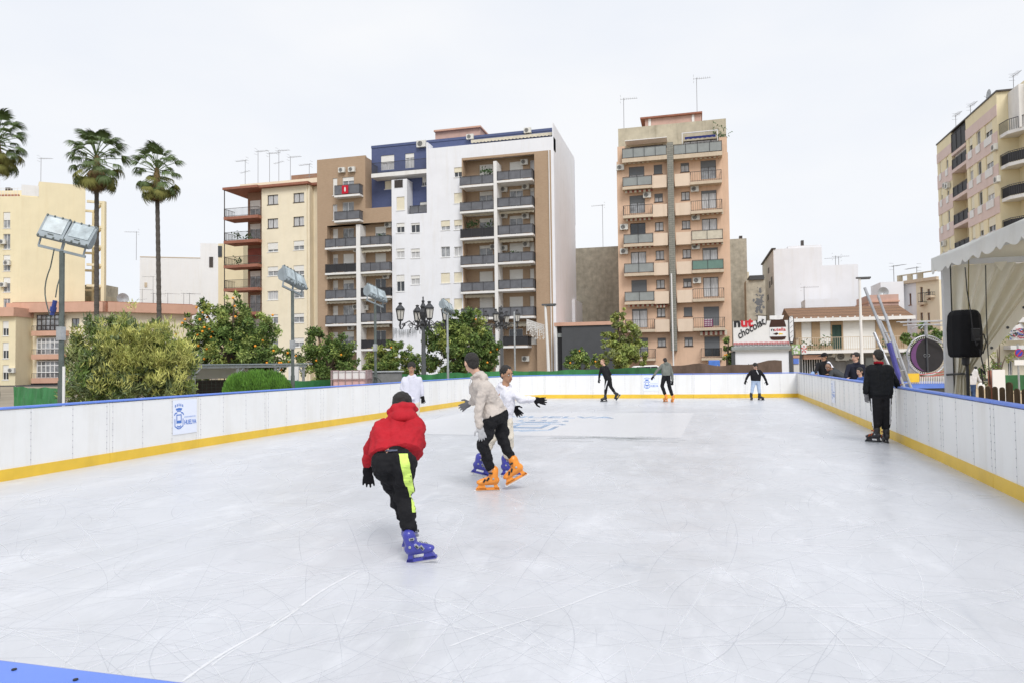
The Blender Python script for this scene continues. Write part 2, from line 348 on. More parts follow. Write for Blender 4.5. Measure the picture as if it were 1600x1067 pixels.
def crest_mb(M4, d=.002):                 # about 1 high, origin at the lower left
    mb = MB()
    def pr(pts): mb.prism(pts, M4, d)
    for i, x in enumerate((.04, .14, .24, .34, .44)):    # crown points
        h = .86+.04*math.sin(PI*i/4); pr([(x-.028, h), (x+.028, h), (x+.018, h+.10), (x-.018, h+.10)])
    pr([(.10, .73), (.38, .73), (.42, .80), (.24, .83), (.06, .80)])
    pr([(.13, .68), (.35, .68), (.35, .715), (.13, .715)])
    for sgn in (0, 1):
        X = (lambda x: .48-x) if sgn else (lambda x: x)
        pr([(X(-.03), .56), (X(.02), .64), (X(.14), .66), (X(.14), .62), (X(.04), .59), (X(.0), .52)])
        pr([(X(.0), .10), (X(.0), .40), (X(.035), .40), (X(.035), .12)])
        pr([(X(.0), .10), (X(.20), -.02), (X(.24), .02), (X(.035), .12)])
    pr([(.10, .22), (.10, .57), (.14, .57), (.14, .22)]); pr([(.34, .22), (.34, .57), (.38, .57), (.38, .22)])
    pr([(.14, .53), (.34, .53), (.34, .57), (.14, .57)]); pr([(.14, .22), (.34, .22), (.34, .33), (.14, .33)])
    pr([(.13, .10), (.24, .05), (.35, .10), (.35, .14), (.24, .10), (.13, .14)])
    return mb
def sticker(M4, size, parent, faint=False):          # M4: local x along board, y up, z out of the board
    mb = MB(); mb.prism([(0, 0), (size, 0), (size, size), (0, size)], M4 @ Matrix.Translation((0, 0, .003)), .003); o = mb.build('banner', M['decal'], parent)
    ink = M['inkp'] if faint else M['ink']
    M5 = M4 @ Matrix.Translation((size*.07, size*.16, .007)) @ Matrix.Scale(size*.74, 4)
    crest_mb(M5).build('crest', ink, o)
    text('lettering', 'HUELVA', size*.19, ink, M4 @ Matrix.Translation((size*.46, size*.27, .007)), o, bold=.0006, width=size*.5)
    text('small_lettering', 'AYUNTAMIENTO DE', size*.06, M['inkp'], M4 @ Matrix.Translation((size*.46, size*.47, .007)), o, width=size*.48)
# ------------------------------------------------------------------ rink barriers
def barrier(name, label, pts, mod, stickers=(), th=.07):
    root = empty(name, (pts[0][0], pts[0][1], 0), label, 'rink barrier', 'rink barriers'); off = (pts[0][0], pts[0][1], 0)
    seg = []; tot = 0
    for a, b in zip(pts, pts[1:]):
        ln = math.dist(a, b); seg.append((tot, tot+ln, Vector((*a, 0)), Vector((*b, 0)))); tot += ln
    def at(d):
        for s0, s1, a, b in seg:
            if d <= s1+1e-6: return a.lerp(b, (d-s0)/(s1-s0)), (b-a).normalized()
        return seg[-1][3], (seg[-1][3]-seg[-1][2]).normalized()
    n = max(1, round(tot/mod)); up = Vector((0, 0, 1))
    cuts = [tot*i/n for i in range(n+1)]
    for i in range(n):
        a, _ = at(cuts[i]); b, _ = at(cuts[i+1]); u = (b-a).normalized(); nrm = Vector((-u.y, u.x, 0))  # outward normal (left of travel)
        g = .003; a2, b2 = a+u*g, b-u*g
        def ob(mb, p, q, z0, z1, d0, d1): mb.obox((p+q)/2+nrm*(d0+d1)/2+up*(z0+z1)/2, (q-p)/2, nrm*(d1-d0)/2, up*(z1-z0)/2)
        mb = MB(); pmb = mb; ob(mb, a2, b2, .0, .955, 0, th-.02)
        ln = (b2-a2).length; rr = random.Random(i*7+len(pts))
        for k in (0, 1, 2, 3):
            if k in (0, 3): p = a2+u*(.055 if k == 0 else ln-.055)
            else: p = a2+u*ln*k/3
            mb.c = 1; ob(mb, p-u*.005, p+u*.005, .162, .952, -.003, .001); mb.c = 2
            for z in [.24+.095*j for j in range(8)]:
                ob(mb, p-u*.006, p+u*.006, z-.006, z+.006, -.006, -.001)
        mb.build('panel', [M['board'], M['seam'], M['screw']], root, off=off)
        mb = MB(); ob(mb, a2, b2, .0, .158, -.012, -.001); mb.build('kick_plate', M['yel_pl'], root, off=off)
        mb = MB(); ob(mb, a2, b2, .966, 1.0, -.014, th+.03); o = mb.build('top_rail', M['blue_pl'], root, off=off)
        bv = o.modifiers.new('b', 'BEVEL'); bv.width = .012; bv.segments = 2
        mb = MB(); ob(mb, a+u*.01, a+u*.05, GZ, .95, th-.015, th+.03); mb.build('post', M['galv'], root, off=off)
    for x, y, z, size, faint in stickers:
        d = min(range(int(tot*50)), key=lambda k: (at(k/50)[0]-Vector((x, y, 0))).length)/50
        p, u = at(d); inn = Vector((u.y, -u.x, 0)); xx = -Vector((inn.y, -inn.x, 0)) * 1
        xx = up.cross(inn)
        M4 = Matrix((( xx.x, 0, inn.x, p.x+inn.x*.004-off[0]), (xx.y, 0, inn.y, p.y+inn.y*.004-off[1]), (0, 1, 0, z), (0, 0, 0, 1)))
        M4 = Matrix(((xx.x, up.x, inn.x, p.x+inn.x*.005-off[0]), (xx.y, up.y, inn.y, p.y+inn.y*.005-off[1]), (xx.z, up.z, inn.z, z), (0, 0, 0, 1)))
        sticker(M4, size, root, faint)
    return root
barrier('rink_barrier', 'long white barrier with blue rail on the left, in front of the bushes', RL, 2.02,
        stickers=((-9.07, 10.55, .3, .62, False), (-8.6, 19.5, .3, .6, True)))
barrier('rink_barrier', 'white barrier across the far end of the ice below the green netting', RF, 2.05, stickers=((-2.15, 29.17, .3, .62, False),))
barrier('rink_barrier', 'white barrier on the right beside the tent, scuffed and with yellow base', RR, 2.06, stickers=((3.75, 21.6, .28, .62, True),))
nb = barrier('rink_barrier', 'barrier right below the camera, only its flat blue top showing', RN, 12.2)
for q_ in ((22, 1046), (118, 1062)):
    p_ = GP(*q_, 1.0); mb = MB(); mb.tube([(p_.x, p_.y, 1.0005), (p_.x, p_.y, 1.002)], .004, 12); mb.build('bolt', M['black'], nb, off=nb.location)
# ------------------------------------------------------------------ buildings
class Bld:
    """local frame: x along the facade, y into the building, z up"""
    def __init__(s, name, label, cat, p0, rz=0, group=None):
        s.o = empty(name, (p0[0], p0[1], 0), label, cat, group, rz); s.R = Matrix.Rotation(-rz, 3, 'Z'); s.p0 = Vector((p0[0], p0[1], 0))
        s.c = s.R @ (Vector((0, 0, EYE))-s.p0); s.h = []; s.rnd = random.Random(len(label)*13+len(name)); s.acs = {}
    def at(s, px, py, y=0):
        d = s.R @ ray(px, py); k = (y-s.c.y)/d.y; return s.c.x+k*d.x, s.c.z+k*d.z
    def side(s, px, py, x):
        d = s.R @ ray(px, py); k = (x-s.c.x)/d.x; return s.c.y+k*d.y, s.c.z+k*d.z
    def rect(s, px0, px1, py0, py1, y=0):
        cx, cy = (px0+px1)/2, (py0+py1)/2
        return s.at(px0, cy, y)[0], s.at(px1, cy, y)[0], s.at(cx, py1, y)[1], s.at(cx, py0, y)[1]
    def wall(s, m, x0, x1, z0, z1, y=0, name='wall', rev=.16, back=None):
        hs = [h for h in s.h if abs(h[4]-y) < .01 and h[0] < x1 and h[1] > x0 and h[2] < z1 and h[3] > z0]
        hs = [(max(h[0], x0), min(h[1], x1), max(h[2], z0), min(h[3], z1)) for h in hs]
        xs = sorted({x0, x1, *[h[0] for h in hs], *[h[1] for h in hs]}); zs = sorted({z0, z1, *[h[2] for h in hs], *[h[3] for h in hs]})
        mb = MB()
        for a, b in zip(xs, xs[1:]):
            if b-a < 1e-5: continue
            for c, d in zip(zs, zs[1:]):
                if d-c < 1e-5: continue
                mx_, mz = (a+b)/2, (c+d)/2
                if any(h[0] < mx_ < h[1] and h[2] < mz < h[3] for h in hs): continue
                mb.quad((a, y, c), (b, y, c), (b, y, d), (a, y, d))
        for a, b, c, d in hs:
            r = y+rev
            mb.quad((a, y, c), (a, r, c), (b, r, c), (b, y, c)); mb.quad((a, y, d), (b, y, d), (b, r, d), (a, r, d))
            mb.quad((a, y, c), (a, y, d), (a, r, d), (a, r, c)); mb.quad((b, y, c), (b, r, c), (b, r, d), (b, y, d))
        if back:      # give the block a body behind this facade
            mb.quad((x0, y, z0), (x0, y, z1), (x0, back, z1), (x0, back, z0)); mb.quad((x1, y, z0), (x1, back, z0), (x1, back, z1), (x1, y, z1))
            mb.quad((x0, y, z1), (x1, y, z1), (x1, back, z1), (x0, back, z1)); mb.quad((x0, back, z0), (x1, back, z0), (x1, back, z1), (x0, back, z1))
        return mb.build(name, M[m], s.o)
    def block(s, m, x0, x1, y0, y1, z0, z1, name='wall', parent=None):
        mb = MB(); mb.box(x0, x1, y0, y1, z0, z1); return mb.build(name, M[m], parent or s.o)
    def win(s, x0, x1, z0, z1, y=0, sh=None, fr='frame', gl=None, shm=None, door=False, mull=1, wide=False, rev=.16):
        s.h.append((x0, x1, z0, z1, y)); r = y+rev-.06; f = .055; rd = s.rnd
        if sh is None: sh = rd.choice((0, 0, .25, .3, .45, .9, 1.0))
        gl = gl or rd.choice(('glassd', 'glassm', 'glassl', 'glassd')); shm = shm or 'shutter'
        mb = MB(); mb.box(x0, x0+f, r, r+.05, z0, z1); mb.box(x1-f, x1, r, r+.05, z0, z1); mb.box(x0+f, x1-f, r, r+.05, z1-f, z1); mb.box(x0+f, x1-f, r, r+.05, z0, z0+f)
        for k in range(1, mull+1):
            xm = x0+(x1-x0)*k/(mull+1); mb.box(xm-f*.5, xm+f*.5, r, r+.05, z0+f, z1-f)
        if not door: mb.box(x0-.06, x1+.06, y-.05, y-.002, z0-.07, z0-.002)
        o = mb.build('door' if door else 'window', M[fr], s.o)
        g = MB(); g.box(x0+.01, x1-.01, r+.055, r+.065, z0+.01, z1-.01); g.build('pane', M[gl], o)
        if sh > 0:
            g = MB(); zb = z1-(z1-z0)*sh; n = max(2, int((z1-zb)/.12))
            for k in range(n):
                a = zb+(z1-zb)*k/n; b = zb+(z1-zb)*(k+1)/n; g.box(x0+.012, x1-.012, r-.03, r-.01, a+.006, b-.006)
            g.box(x0+.015, x1-.015, r-.012, r-.002, zb, z1)
            g.build('shutter', M[shm], o)
        return o
    def pwin(s, px0, px1, py0, py1, y=0, **k): return s.win(*s.rect(px0, px1, py0, py1, y), y, **k)
    def balcony(s, x0, x1, z0, zr, y=0, proj=1.0, slab='slab', sth=.22, rail='rail', panel=None, step=.11, ledge=.0, topm=None):
        """slab top at z0, rail top at zr"""
        o = s.block(slab, x0, x1, y-proj, y+.02, z0-sth, z0, 'balcony'); t = .022
        mb = MB(); zb = z0+.08
        a, b, c = x0+.04, x1-.04, y-proj+.04
        for z, w_ in ((zr, .03), (zb, .015)):
            mb.box(a, b, c-w_, c+w_, z-.02, z+.02); mb.box(a-w_, a+w_, c+w_, y, z-.02, z+.02); mb.box(b-w_, b+w_, c+w_, y, z-.02, z+.02)
        if panel is None:
            n = int((b-a)/step)
            for k in range(n+1): xx = a+(b-a)*k/n; mb.box(xx-t/2, xx+t/2, c-t/2, c+t/2, z0, zr-.021)
            n = max(2, int(proj/step))
            for k in range(1, n):
                yy = c+(y-c)*k/n
                for xx in (a, b): mb.box(xx-t/2, xx+t/2, yy-t/2, yy+t/2, z0, zr-.021)
        else:
            n = max(2, int((b-a)/1.1))
            for k in range(n+1): xx = a+(b-a)*k/n; mb.box(xx-.02, xx+.02, c-.022, c+.022, z0, zr-.021)
        mb.build('railing', M[rail], o)
        if panel:
            mb = MB(); mb.box(a+.03, b-.03, c+.026, c+.036, zb+.03, zr-.04); mb.box(a+.022, a+.03, c+.04, y-.02, zb+.03, zr-.04); mb.box(b-.03, b-.022, c+.04, y-.02, zb+.03, zr-.04)
            mb.build('railing_panel', M[panel], o)
        return o
    def pbal(s, px0, px1, pyr, pys, y=0, proj=1.0, **k):   # measured on the front plane of the balcony
        x0, x1, z0, z1 = s.rect(px0, px1, pyr, pys, y-proj); return s.balcony(x0, x1, z0, z1, y, proj, **k)
    def ac(s, px, py, y=0, w=.8, h=.56):
        x, z = s.at(px, py, y-.3); mb = MB(); mb.box(x-w/2, x+w/2, y-.36, y-.06, z-h/2, z+h/2)
        for sx in (-.3, .3): mb.box(x+sx*w-.02, x+sx*w+.02, y-.38, y-.0, z-h/2-.05, z-h/2-.005)
        o = mb.build('air_conditioner', M['ac'], s.o)
        mb = MB(); cx = x-w*.12; n = 20
        vs = [(cx+h*.4*math.cos(2*PI*k/n), y-.372, z+h*.4*math.sin(2*PI*k/n)) for k in range(n)]+[(cx+h*.4*math.cos(2*PI*k/n), y-.36, z+h*.4*math.sin(2*PI*k/n)) for k in range(n)]
        mb.add(vs, [tuple(range(n))]+[(k, (k+1) % n, n+(k+1) % n, n+k) for k in range(n)]); f = mb.build('fan', M['acf'], o)
        mb = MB()
        for q in (.14, .24, .34):
            mb.tube([(cx+h*q*math.cos(2*PI*k/12), y-.378, z+h*q*math.sin(2*PI*k/12)) for k in range(13)], .006, 4, cap=False)
        mb.build('grille', M['ac'], o)
        return o
    def awning(s, px0, px1, py0, py1, y=0, proj=.5, m=('awn', 'awnr'), n=None):
        x0, x1, z0, z1 = s.rect(px0, px1, py0, py1, y-proj*.5); mb = MB(); n = n or max(6, int((x1-x0)/.22))
        for k in range(n):
            a = x0+(x1-x0)*k/n; b = x0+(x1-x0)*(k+1)/n; zz = z0+(.04 if k % 2 else 0)
            mb.c = k % 2
            mb.add([(a, y-.05, z1), (b, y-.05, z1), (b, y-proj, z1-.1), (a, y-proj, z1-.1), (b, y-proj, zz), (a, y-proj, zz)], [(0, 1, 2, 3), (3, 2, 4, 5)])
        mb.c = 0; mb.box(x0, x1, y-.16, y-.06, z1+.002, z1+.1)
        return mb.build('awning', [M[m[0]], M[m[1]]], s.o)
    def aerial(s, px, pyt, pyb, y, kind=0, flip=1):
        x, zt = s.at(px, pyt, y); zb = s.at(px, pyb, y)[1]; mb = MB(); mb.tube([(x, y, zb-.6), (x+.02, y, zt)], .032, 5)
        L_ = 1.5*flip
        mb.bar((x-.3*flip, y, zt-.1), (x+L_, y+.2, zt-.1), .03)
        for k in range(7): xx = x+L_*(k/7)+.1*flip; q = .38-.03*k; mb.bar((xx, y-q, zt-.1), (xx, y+q, zt-.1), .018)
        for d in (-.35, .0, .35): mb.bar((x-.3*flip, y-.3, zt-.1+d), (x-.3*flip, y+.3, zt-.1+d), .02)
        if kind: mb.bar((x-.7, y, zt-1.7), (x+.7, y, zt-1.5), .025); [mb.bar((x-.6+.3*k, y-.3, zt-1.7+.045*k), (x-.6+.3*k, y+.3, zt-1.7+.045*k), .016) for k in range(5)]
        return mb.build('aerial', M['ant'], s.o)
    def dish(s, px, py, y, r=.45):
        x, z = s.at(px, py, y); mb = MB()
        n = 16; vs = [(x, y+.12, z)]+[(x+r*math.cos(2*PI*k/n), y-.02, z+r*math.sin(2*PI*k/n)) for k in range(n)]
        mb.add(vs, [(0, k+1, (k+1) % n+1) for k in range(n)]); mb.bar((x, y+.1, z), (x, y+.15, z-1.2), .05); mb.bar((x, y+.05, z-r*.6), (x, y-.4, z), .03)
        return mb.build('satellite_dish', M['galv'], s.o)

T0 = 72.0
# ---- white, blue and brown apartment block
B = Bld('apartment_block', 'tall white apartment block with dark blue top storeys and brown brick balcony bays', 'apartment block', (0, T0))
xL = B.at(496, 420)[0]; x613 = B.at(613, 450)[0]; x632 = B.at(632, 400)[0]; x668 = B.at(667, 330)[0]; x722 = B.at(723, 400)[0]; x862 = B.at(863, 400)[0]; x866 = B.at(867.5, 400)[0]
x653 = B.at(653, 330)[0]; x580 = B.at(571, 330)[0]
zTopBlue = B.at(866, 192)[1]; zWhite = B.at(760, 224)[1]; zInset = B.at(790, 241.5)[1]; zBrown = B.at(496, 252)[1]
DP = 14.0
zLow = B.at(590, 325)[1]
rows_w = {'c1': [(349, 364), (389, 403.5), (430, 456)], 'c2': [(349, 364), (389, 403.5), (431, 445)], 'c3': [(345, 360), (386, 402), (427, 443), (467, 483)], 'c4': [(262, 277), (302, 318), (344, 359.5), (386, 401), (426, 442), (467, 484)]}
for (a, b) in rows_w['c1']: B.pwin(619.5, 632, a, b, sh=random.choice((.3, .4)), shm='shutter')
B.pwin(619.5, 632, 308, 329, sh=1, shm='shuttery')
for (a, b) in rows_w['c2']: B.pwin(642, 656, a, b, sh=random.choice((.35, .9, .2)))
for i, (a, b) in enumerate(rows_w['c3']): B.pwin(689, 703, a, b, sh=(.6, 0, 1, 1)[i], shm='shuttery')
for i, (a, b) in enumerate(rows_w['c4']): B.pwin(709.5, 722, a, b, sh=(.5, 1, .55, 0, 1, 1)[i], shm='shuttery')
for a, b in ((508, 522), (548, 562)): B.pwin(689, 703, a, b); B.pwin(709.5, 722, a, b, sh=.5)
# white wall panels (stepped outline)
B.wall('white', x613, x632+.35, GZ, B.at(622, 281)[1], back=DP)
B.wall('white', x632+.35, x668, GZ, B.at(655, 334)[1], back=DP)
B.wall('white', x668, x722, GZ, zWhite, back=DP)
B.wall('white', x722, x866, zInset, zWhite, back=1.2)
B.wall('white', x862, x866, GZ, zInset)
# small notch on top: side wing and cage
xs = B.at(632, 300)[0]; B.block('white', x632+.1, x632+.36, .01, 5.0, B.at(640, 334)[1], B.at(633, 281)[1]+.05)
mb = MB(); zc = B.at(622, 281)[1]
x0_, x1_ = B.at(617, 290)[0], B.at(629, 290)[0]; mb.box(x0_, x1_, -.02, .0, B.at(622, 294)[1], zc-.05)
for k in range(6): xx = x0_+(x1_-x0_)*k/5; mb.box(xx-.03, xx+.03, -.06, -.021, B.at(622, 294)[1], zc-.05)
mb.build('window_grille', M['framed'], B.o)
# recess with little balcony
B.balcony(x632+.6, x668-.02, B.at(655, 334)[1]+.02, B.at(655, 321)[1], y=1.2, proj=1.1, panel='meshg')
# inset brown bay with balconies
IN = 1.25
B.h = [h for h in B.h]
dl = [(257.5, 273), (299.5, 317), (341.5, 358), (384, 400), (424.5, 441), (465, 482)]
drr = [(253, 268), (296, 312), (337.5, 354), (380, 396), (421.5, 438), (464, 480), (514, 540)]
slL = [288.5, 329, 371, 413.5, 455.5, 496.5, 538]; slR = [280.5, 322.5, 366, 409, 451.5, 494.5, 540]
for i, (a, b) in enumerate(dl):
    x0, x1, _, z1 = B.rect(749, 770, a, a+10, IN); z0 = B.at(750, slL[i], 0)[1]+.06
    B.win(x0, x1, z0, z1, IN, sh=(1, .2, .2, .15, 1, 1)[i], door=True, shm='shutter', gl='glassm')
for i, (a, b) in enumerate(drr):
    if i == 6: continue
    x0, x1, _, z1 = B.rect(796, 817, a, a+10, IN); z0 = B.at(808, slR[i], 0)[1]+.06
    B.win(x0, x1, z0, z1, IN, sh=(1, .1, .15, 1, 1, 1)[i], door=True, gl='glassm')
    x0, x1, _, _ = B.rect(828, 834.5, a, a+10, IN)
    B.win(x0, x1, z0+.2, z1, IN, sh=(0, .2, 1, 1, .9, 1)[i], mull=0, gl='glassl')
B.pwin(795, 817, 514, 530, IN, sh=0, gl='glassd'); B.pwin(830, 838, 527, 537, IN, sh=1); B.pwin(748, 770, 506, 522, IN, sh=.4)
x836 = B.at(837, 400)[0]
B.wall('brown', x722, x836, GZ, zInset, y=IN)
B.wall('brown', x836, x862, GZ, zInset, back=IN-.01)
B.block('brown', x722-.001, x722+.12, .002, IN, GZ, zInset-.01)
xd0, xd1 = B.at(775.5, 400)[0], B.at(780.5, 400)[0]
B.block('slab', xd0, xd1, -.75, IN-.01, GZ, B.at(778, 252, -.7)[1], 'dividing_wall')
B.block('brown', x722+.13, x836, .0, .25, B.at(780, 246)[1], zInset-.002, 'lintel')
for i in range(7):
    zl = B.at(750, slL[i], -.7)[1]; zr = B.at(808, slR[i], -.7)[1]
    B.balcony(x722-.05, xd0-.01, zl, zl+1.0, y=IN, proj=IN+.7, panel=('meshg', 'meshg', 'meshk', 'meshg', 'meshg', 'meshg', 'meshg')[i])
    if i < 6: B.balcony(xd1+.01, x836-.1, zr, zr+1.0, y=IN, proj=IN+.7, panel='meshg')
    else: B.balcony(B.at(788, 540)[0], B.at(827, 540)[0], zr, zr+1.0, y=IN, proj=IN+.7, panel='meshk')
for p in ((819, 253.5, IN), (787, 296, IN), (821, 292, IN), (787, 337, IN), (821, 338, IN), (771, 386, IN), (787, 388, IN), (822, 382, IN), (821, 560, IN)): B.ac(*p)
for a, b, c, d in ((781, 835, 329, 334.5), (725, 774, 333, 338), (781, 834, 373, 379), (725, 774, 376, 381), (781, 830, 412, 418), (728, 774, 460, 466), (786, 828, 505, 511)): B.awning(a, b, c, d, IN-.6, m=('awn', 'awn'))
# potted plants on balconies
lg = M.setdefault('leafp', mat('potted_leaves', (.05, .10, .03), .7, .4, 8))
def pot(b, px, py, y, r=.3):
    x, z = b.at(px, py, y); mb = MB(); rd = random.Random(int(px*7+py))
    for k in range(40):
        c = Vector((x+rd.gauss(0, r), y+rd.gauss(0, .12), z+rd.gauss(0, r*.7))); v = Vector((rd.uniform(-1, 1), rd.uniform(-1, 1), rd.uniform(-1, 1))).normalized()*.15; u = v.orthogonal().normalized()*.08
        mb.quad(c-v, c+u, c+v, c-u)
    return mb.build('potted_plant', lg, b.o)
for q in ((757, 268), (765, 270), (735, 353), (742, 350), (765, 352), (800, 397), (600, 374), (596, 371)): pot(B, *q, .3)
# blue penthouse set back above the white parapet
yb = 1.6
zb0 = B.at(622, 268, 0)[1]
xbl = B.at(580.5, 240, yb)[0]
B.pwin(595, 616, 243, 266, yb, sh=.5, door=True, gl='glassl'); B.pwin(633, 647, 240, 263, yb, sh=.3, door=True, gl='glassl')
B.pwin(601, 612, 283, 296, yb, sh=1, shm='shuttery'); B.pwin(659.5, 666, 277, 291, yb, sh=.6); B.pwin(656, 668, 316, 330, yb, sh=.5)
B.wall('blue', xbl, x866-.12, B.at(640, 336, yb)[1], zTopBlue-.05, y=yb, back=DP)
B.block('white', x866-.12, x866, .01, B.side(898, 300, x866)[0], GZ, zTopBlue, 'side_wall')
B.block('white', x668, x668+.18, .01, yb, zWhite, B.at(667, 223)[1], 'parapet_wing')
B.block('blue', xbl-.02, x866-.13, yb-.06, yb, zTopBlue-.28, zTopBlue, 'coping')
B.balcony(B.at(580, 268)[0], x668, B.at(622, 268.5, .0)[1], B.at(622, 252, .0)[1], y=yb, proj=yb, sth=.45)
for p in ((658, 225, yb, 1.1, .75), (734, 214, yb), (824, 204, yb)): B.ac(*p)
# folded white awning under the blue band
x0, z0 = B.at(738, 223, yb-.3); x1 = B.at(865, 208, yb-.3)[0]; mb = MB(); n = 46
for k in range(n):
    a = x0+(x1-x0)*k/n; b = x0+(x1-x0)*(k+1)/n; dz = .12*(k % 2)
    mb.add([(a, yb-.02, z0+.35), (b, yb-.02, z0+.35), (b, yb-.8, z0+.1), (a, yb-.8, z0+.1), (b, yb-.8, z0-.28+dz), (a, yb-.8, z0-.22-dz*.5)], [(0, 1, 2, 3), (3, 2, 4, 5)])
mb.build('awning', M['awn'], B.o)
B.block('pinkhut', B.at(680, 200, 5)[0], B.at(750, 200, 5)[0], 5, 9, zTopBlue-.5, B.at(715, 203.5, 5)[1], 'roof_hut')
mb = MB(); mb.box(B.at(679, 200, 5)[0], B.at(752, 200, 5)[0], 4.7, 9.2, B.at(715, 204, 5)[1], B.at(715, 201.5, 5)[1]); mb.build('roof_slab', M['salmon'], B.o)
# brown left wing
sbl = [(303, 562, 523, .25), (343, 562, 522, .25)]
x571 = B.at(571, 320)[0]
for i, (pt, pb) in enumerate(((277, 302), (316, 342))): B.pwin(535, 553, pt, pb, 0, sh=(.25, .0)[i], door=True, gl='glassm')
for i, (pt, pb) in enumerate(((279, 306), (320, 345))): B.pwin(520, 527, pt, pb, 0, sh=1 if i == 0 else 0, mull=0)
slW = [386, 426, 466.6, 506.5, 547]; slW2 = [382.5, 424, 463.5, 503, 544.5]
IB = .9
for i in range(5):
    z0 = B.at(536, slW[i], 0)[1]+.04
    x0, x1, _, z1 = B.rect(536, 553, slW[i]-29, slW[i]-20, IB); B.win(x0, x1, z0, z1, IB, sh=(0, .6, .2, 0, .3)[i], door=True, gl='glassm')
    x0, x1, _, z1 = B.rect(520, 528, slW[i]-28, slW[i]-20, IB); B.win(x0, x1, z0, z1, IB, sh=(1, .2, .4, 1, .5)[i], mull=0)
    z0 = B.at(590, slW2[i], 0)[1]+.04
    x0, x1, _, z1 = B.rect(586, 603, slW2[i]-28, slW2[i]-20, IB); B.win(x0, x1, z0, z1, IB, sh=(.35, 1, 0, 0, 0)[i], door=True, gl=('glassm', 'glassm', 'glassd', 'glassd', 'glassd')[i])
zB5 = B.at(536, 352, 0)[1]
x510 = B.at(511.5, 450)[0]
B.wall('brown', xL, x571, zB5, zBrown, back=DP)
B.wall('brown', xL, x510, GZ, zB5, back=DP)
B.wall('brown', x571, x613-.002, zB5, zLow, back=1.0, rev=.1)
B.wall('brown', x510, x613-.002, GZ, zB5, y=IB, back=DP)
B.block('brown', xL, x571+.02, .02, .3, zBrown-.15, zBrown+.12, 'parapet')
xq0, xq1 = B.at(560, 450)[0], B.at(566.5, 450)[0]
B.block('slab', xq0, xq1, -.5, IB-.01, GZ, B.at(563, 351, -.5)[1], 'dividing_wall')
mb = MB()
for i in range(5):
    zl = B.at(536, slW[i], -.5)[1]; zr = B.at(590, slW2[i], -.5)[1]
    B.balcony(x510-.02, xq0-.01, zl, zl+1.0, y=IB, proj=IB+.5, panel=('meshg', 'meshk', 'meshg', 'meshg', 'meshg')[i])
    B.balcony(xq1+.01, x613-.05, zr, zr+1.0, y=IB, proj=IB+.5, panel=('meshg', 'meshg', 'meshk', 'meshg', 'meshk')[i])
for rt, st in ((289, 304.5), (330, 344)): B.pbal(522, 562, rt, st, 0, .9, panel='meshg')
for p in ((533.5, 266), (549, 265)): B.ac(*p)
for p in ((606, 352, IB), (557, 390, IB), (556, 480, IB), (570, 481, IB), (603, 432, IB), (548, 512, IB)): B.ac(*p)
for a, b, c, d in ((567, 612, 390, 395), (512, 558, 431, 436), (567, 612, 427, 432), (512, 558, 470, 475), (567, 612, 466, 471), (567, 610, 507, 512)): B.awning(a, b, c, d, IB-.5, m=('awn', 'awn'))
fl = MB(); x0, x1, z0, z1 = B.rect(534, 544, 290, 303, -.98); fl.box(x0, x1, -.965, -.955, z0, z1); fo = fl.build('flag', mat('red_flag', (.52, .02, .04), .8, .1, 4), B.o)
fl = MB(); fl.ell(((x0+x1)/2, -.985, (z0+z1)/2), (.1, 0, 0), (0, .01, 0), (0, 0, .28)); fl.build('flag_emblem', M['slab'], fo)
# curtains of party lights hung on the white wall, and cables
mb = MB(); rd = random.Random(5)
for (a, b, c, d, n) in ((614, 652, 511, 545, 40),):
    x0, x1, z0, z1 = B.rect(a, b, c, d, -.2)
    for k in range(n):
        xx = x0+(x1-x0)*k/n+rd.uniform(-.04, .04); zz = z1-rd.uniform(.2, .7)-(z1-z0)*.3*rd.random(); mb.box(xx-.015, xx+.015, -.22, -.19, zz, z1-.3*math.sin(PI*k/n))
mb.build('light_curtain', M['galv'], B.o)
# drainpipe
mb = MB(); mb.tube([(x866-.5, -.12, GZ), (x866-.5, -.12, zInset)], .06, 8); mb.build('drainpipe', M['slab'], B.o)

# ---- cream building with terracotta balconies
B = Bld('apartment_block', 'cream apartment block with terracotta balconies on its left side and aerials on the roof', 'apartment block', (0, 73.5))
xa, xb, xc, xr, xl, xw = [B.at(p, 400)[0] for p in (409, 484, 495.5, 495.5, 356, 377)]
cols = ((418, 434.5, ((305, 320), (342, 357), (379.5, 394), (417, 431.5), (455, 469), (492, 506), (529, 543)), (0, 0, .75, .5, 0, .3, .3)), (458.5, 475, ((302, 316.5), (339, 353.5), (376.5, 391), (415, 430), (452, 466), (490, 504.5), (528, 542)), (0, 0, .55, .6, .3, .4, .5)))
for a, b, rs, shs in cols:
    for i, ((c, d), sh) in enumerate(zip(rs, shs)): B.pwin(a, b, c, d, sh=sh, fr='framed' if i < 2 else 'frame', gl='glassl' if sh == 0 else 'glassm')
zt = B.at(450, 292)[1]; sl = [337.5, 375, 413.5, 450, 488, 526, 562]
for i, sy in enumerate(sl):
    z0 = B.at(392, sy, 0)[1]+.05; x0, x1, _, z1 = B.rect(390, 407, sy-26, sy-20, 1.3); z1 = z0+2.15
    B.win(x0, x1, z0, z1, 1.3, sh=(.5, .3, .45, .3, 0, .4, .3)[i], door=True, gl='glassm')
B.wall('cream_light', xa, xb, GZ, zt, back=12); B.block('cream_light', xb, xc-.01, .9, 12, GZ, zt)
B.wall('brownwall', xw, xa, GZ, B.at(392, 385)[1], y=1.3, back=12); B.wall('brownwall', xw, xa, B.at(392, 385)[1], B.at(392, 421)[1], y=1.3); bpy.data.objects[-1] if False else None
B.wall('brownwall', xw, xa, B.at(392, 421)[1], zt, y=1.3, back=12)
B.block('redwall', xw+.02, xa-.02, 1.25, 1.29, B.at(392, 408)[1], B.at(392, 386)[1], 'red_wall')
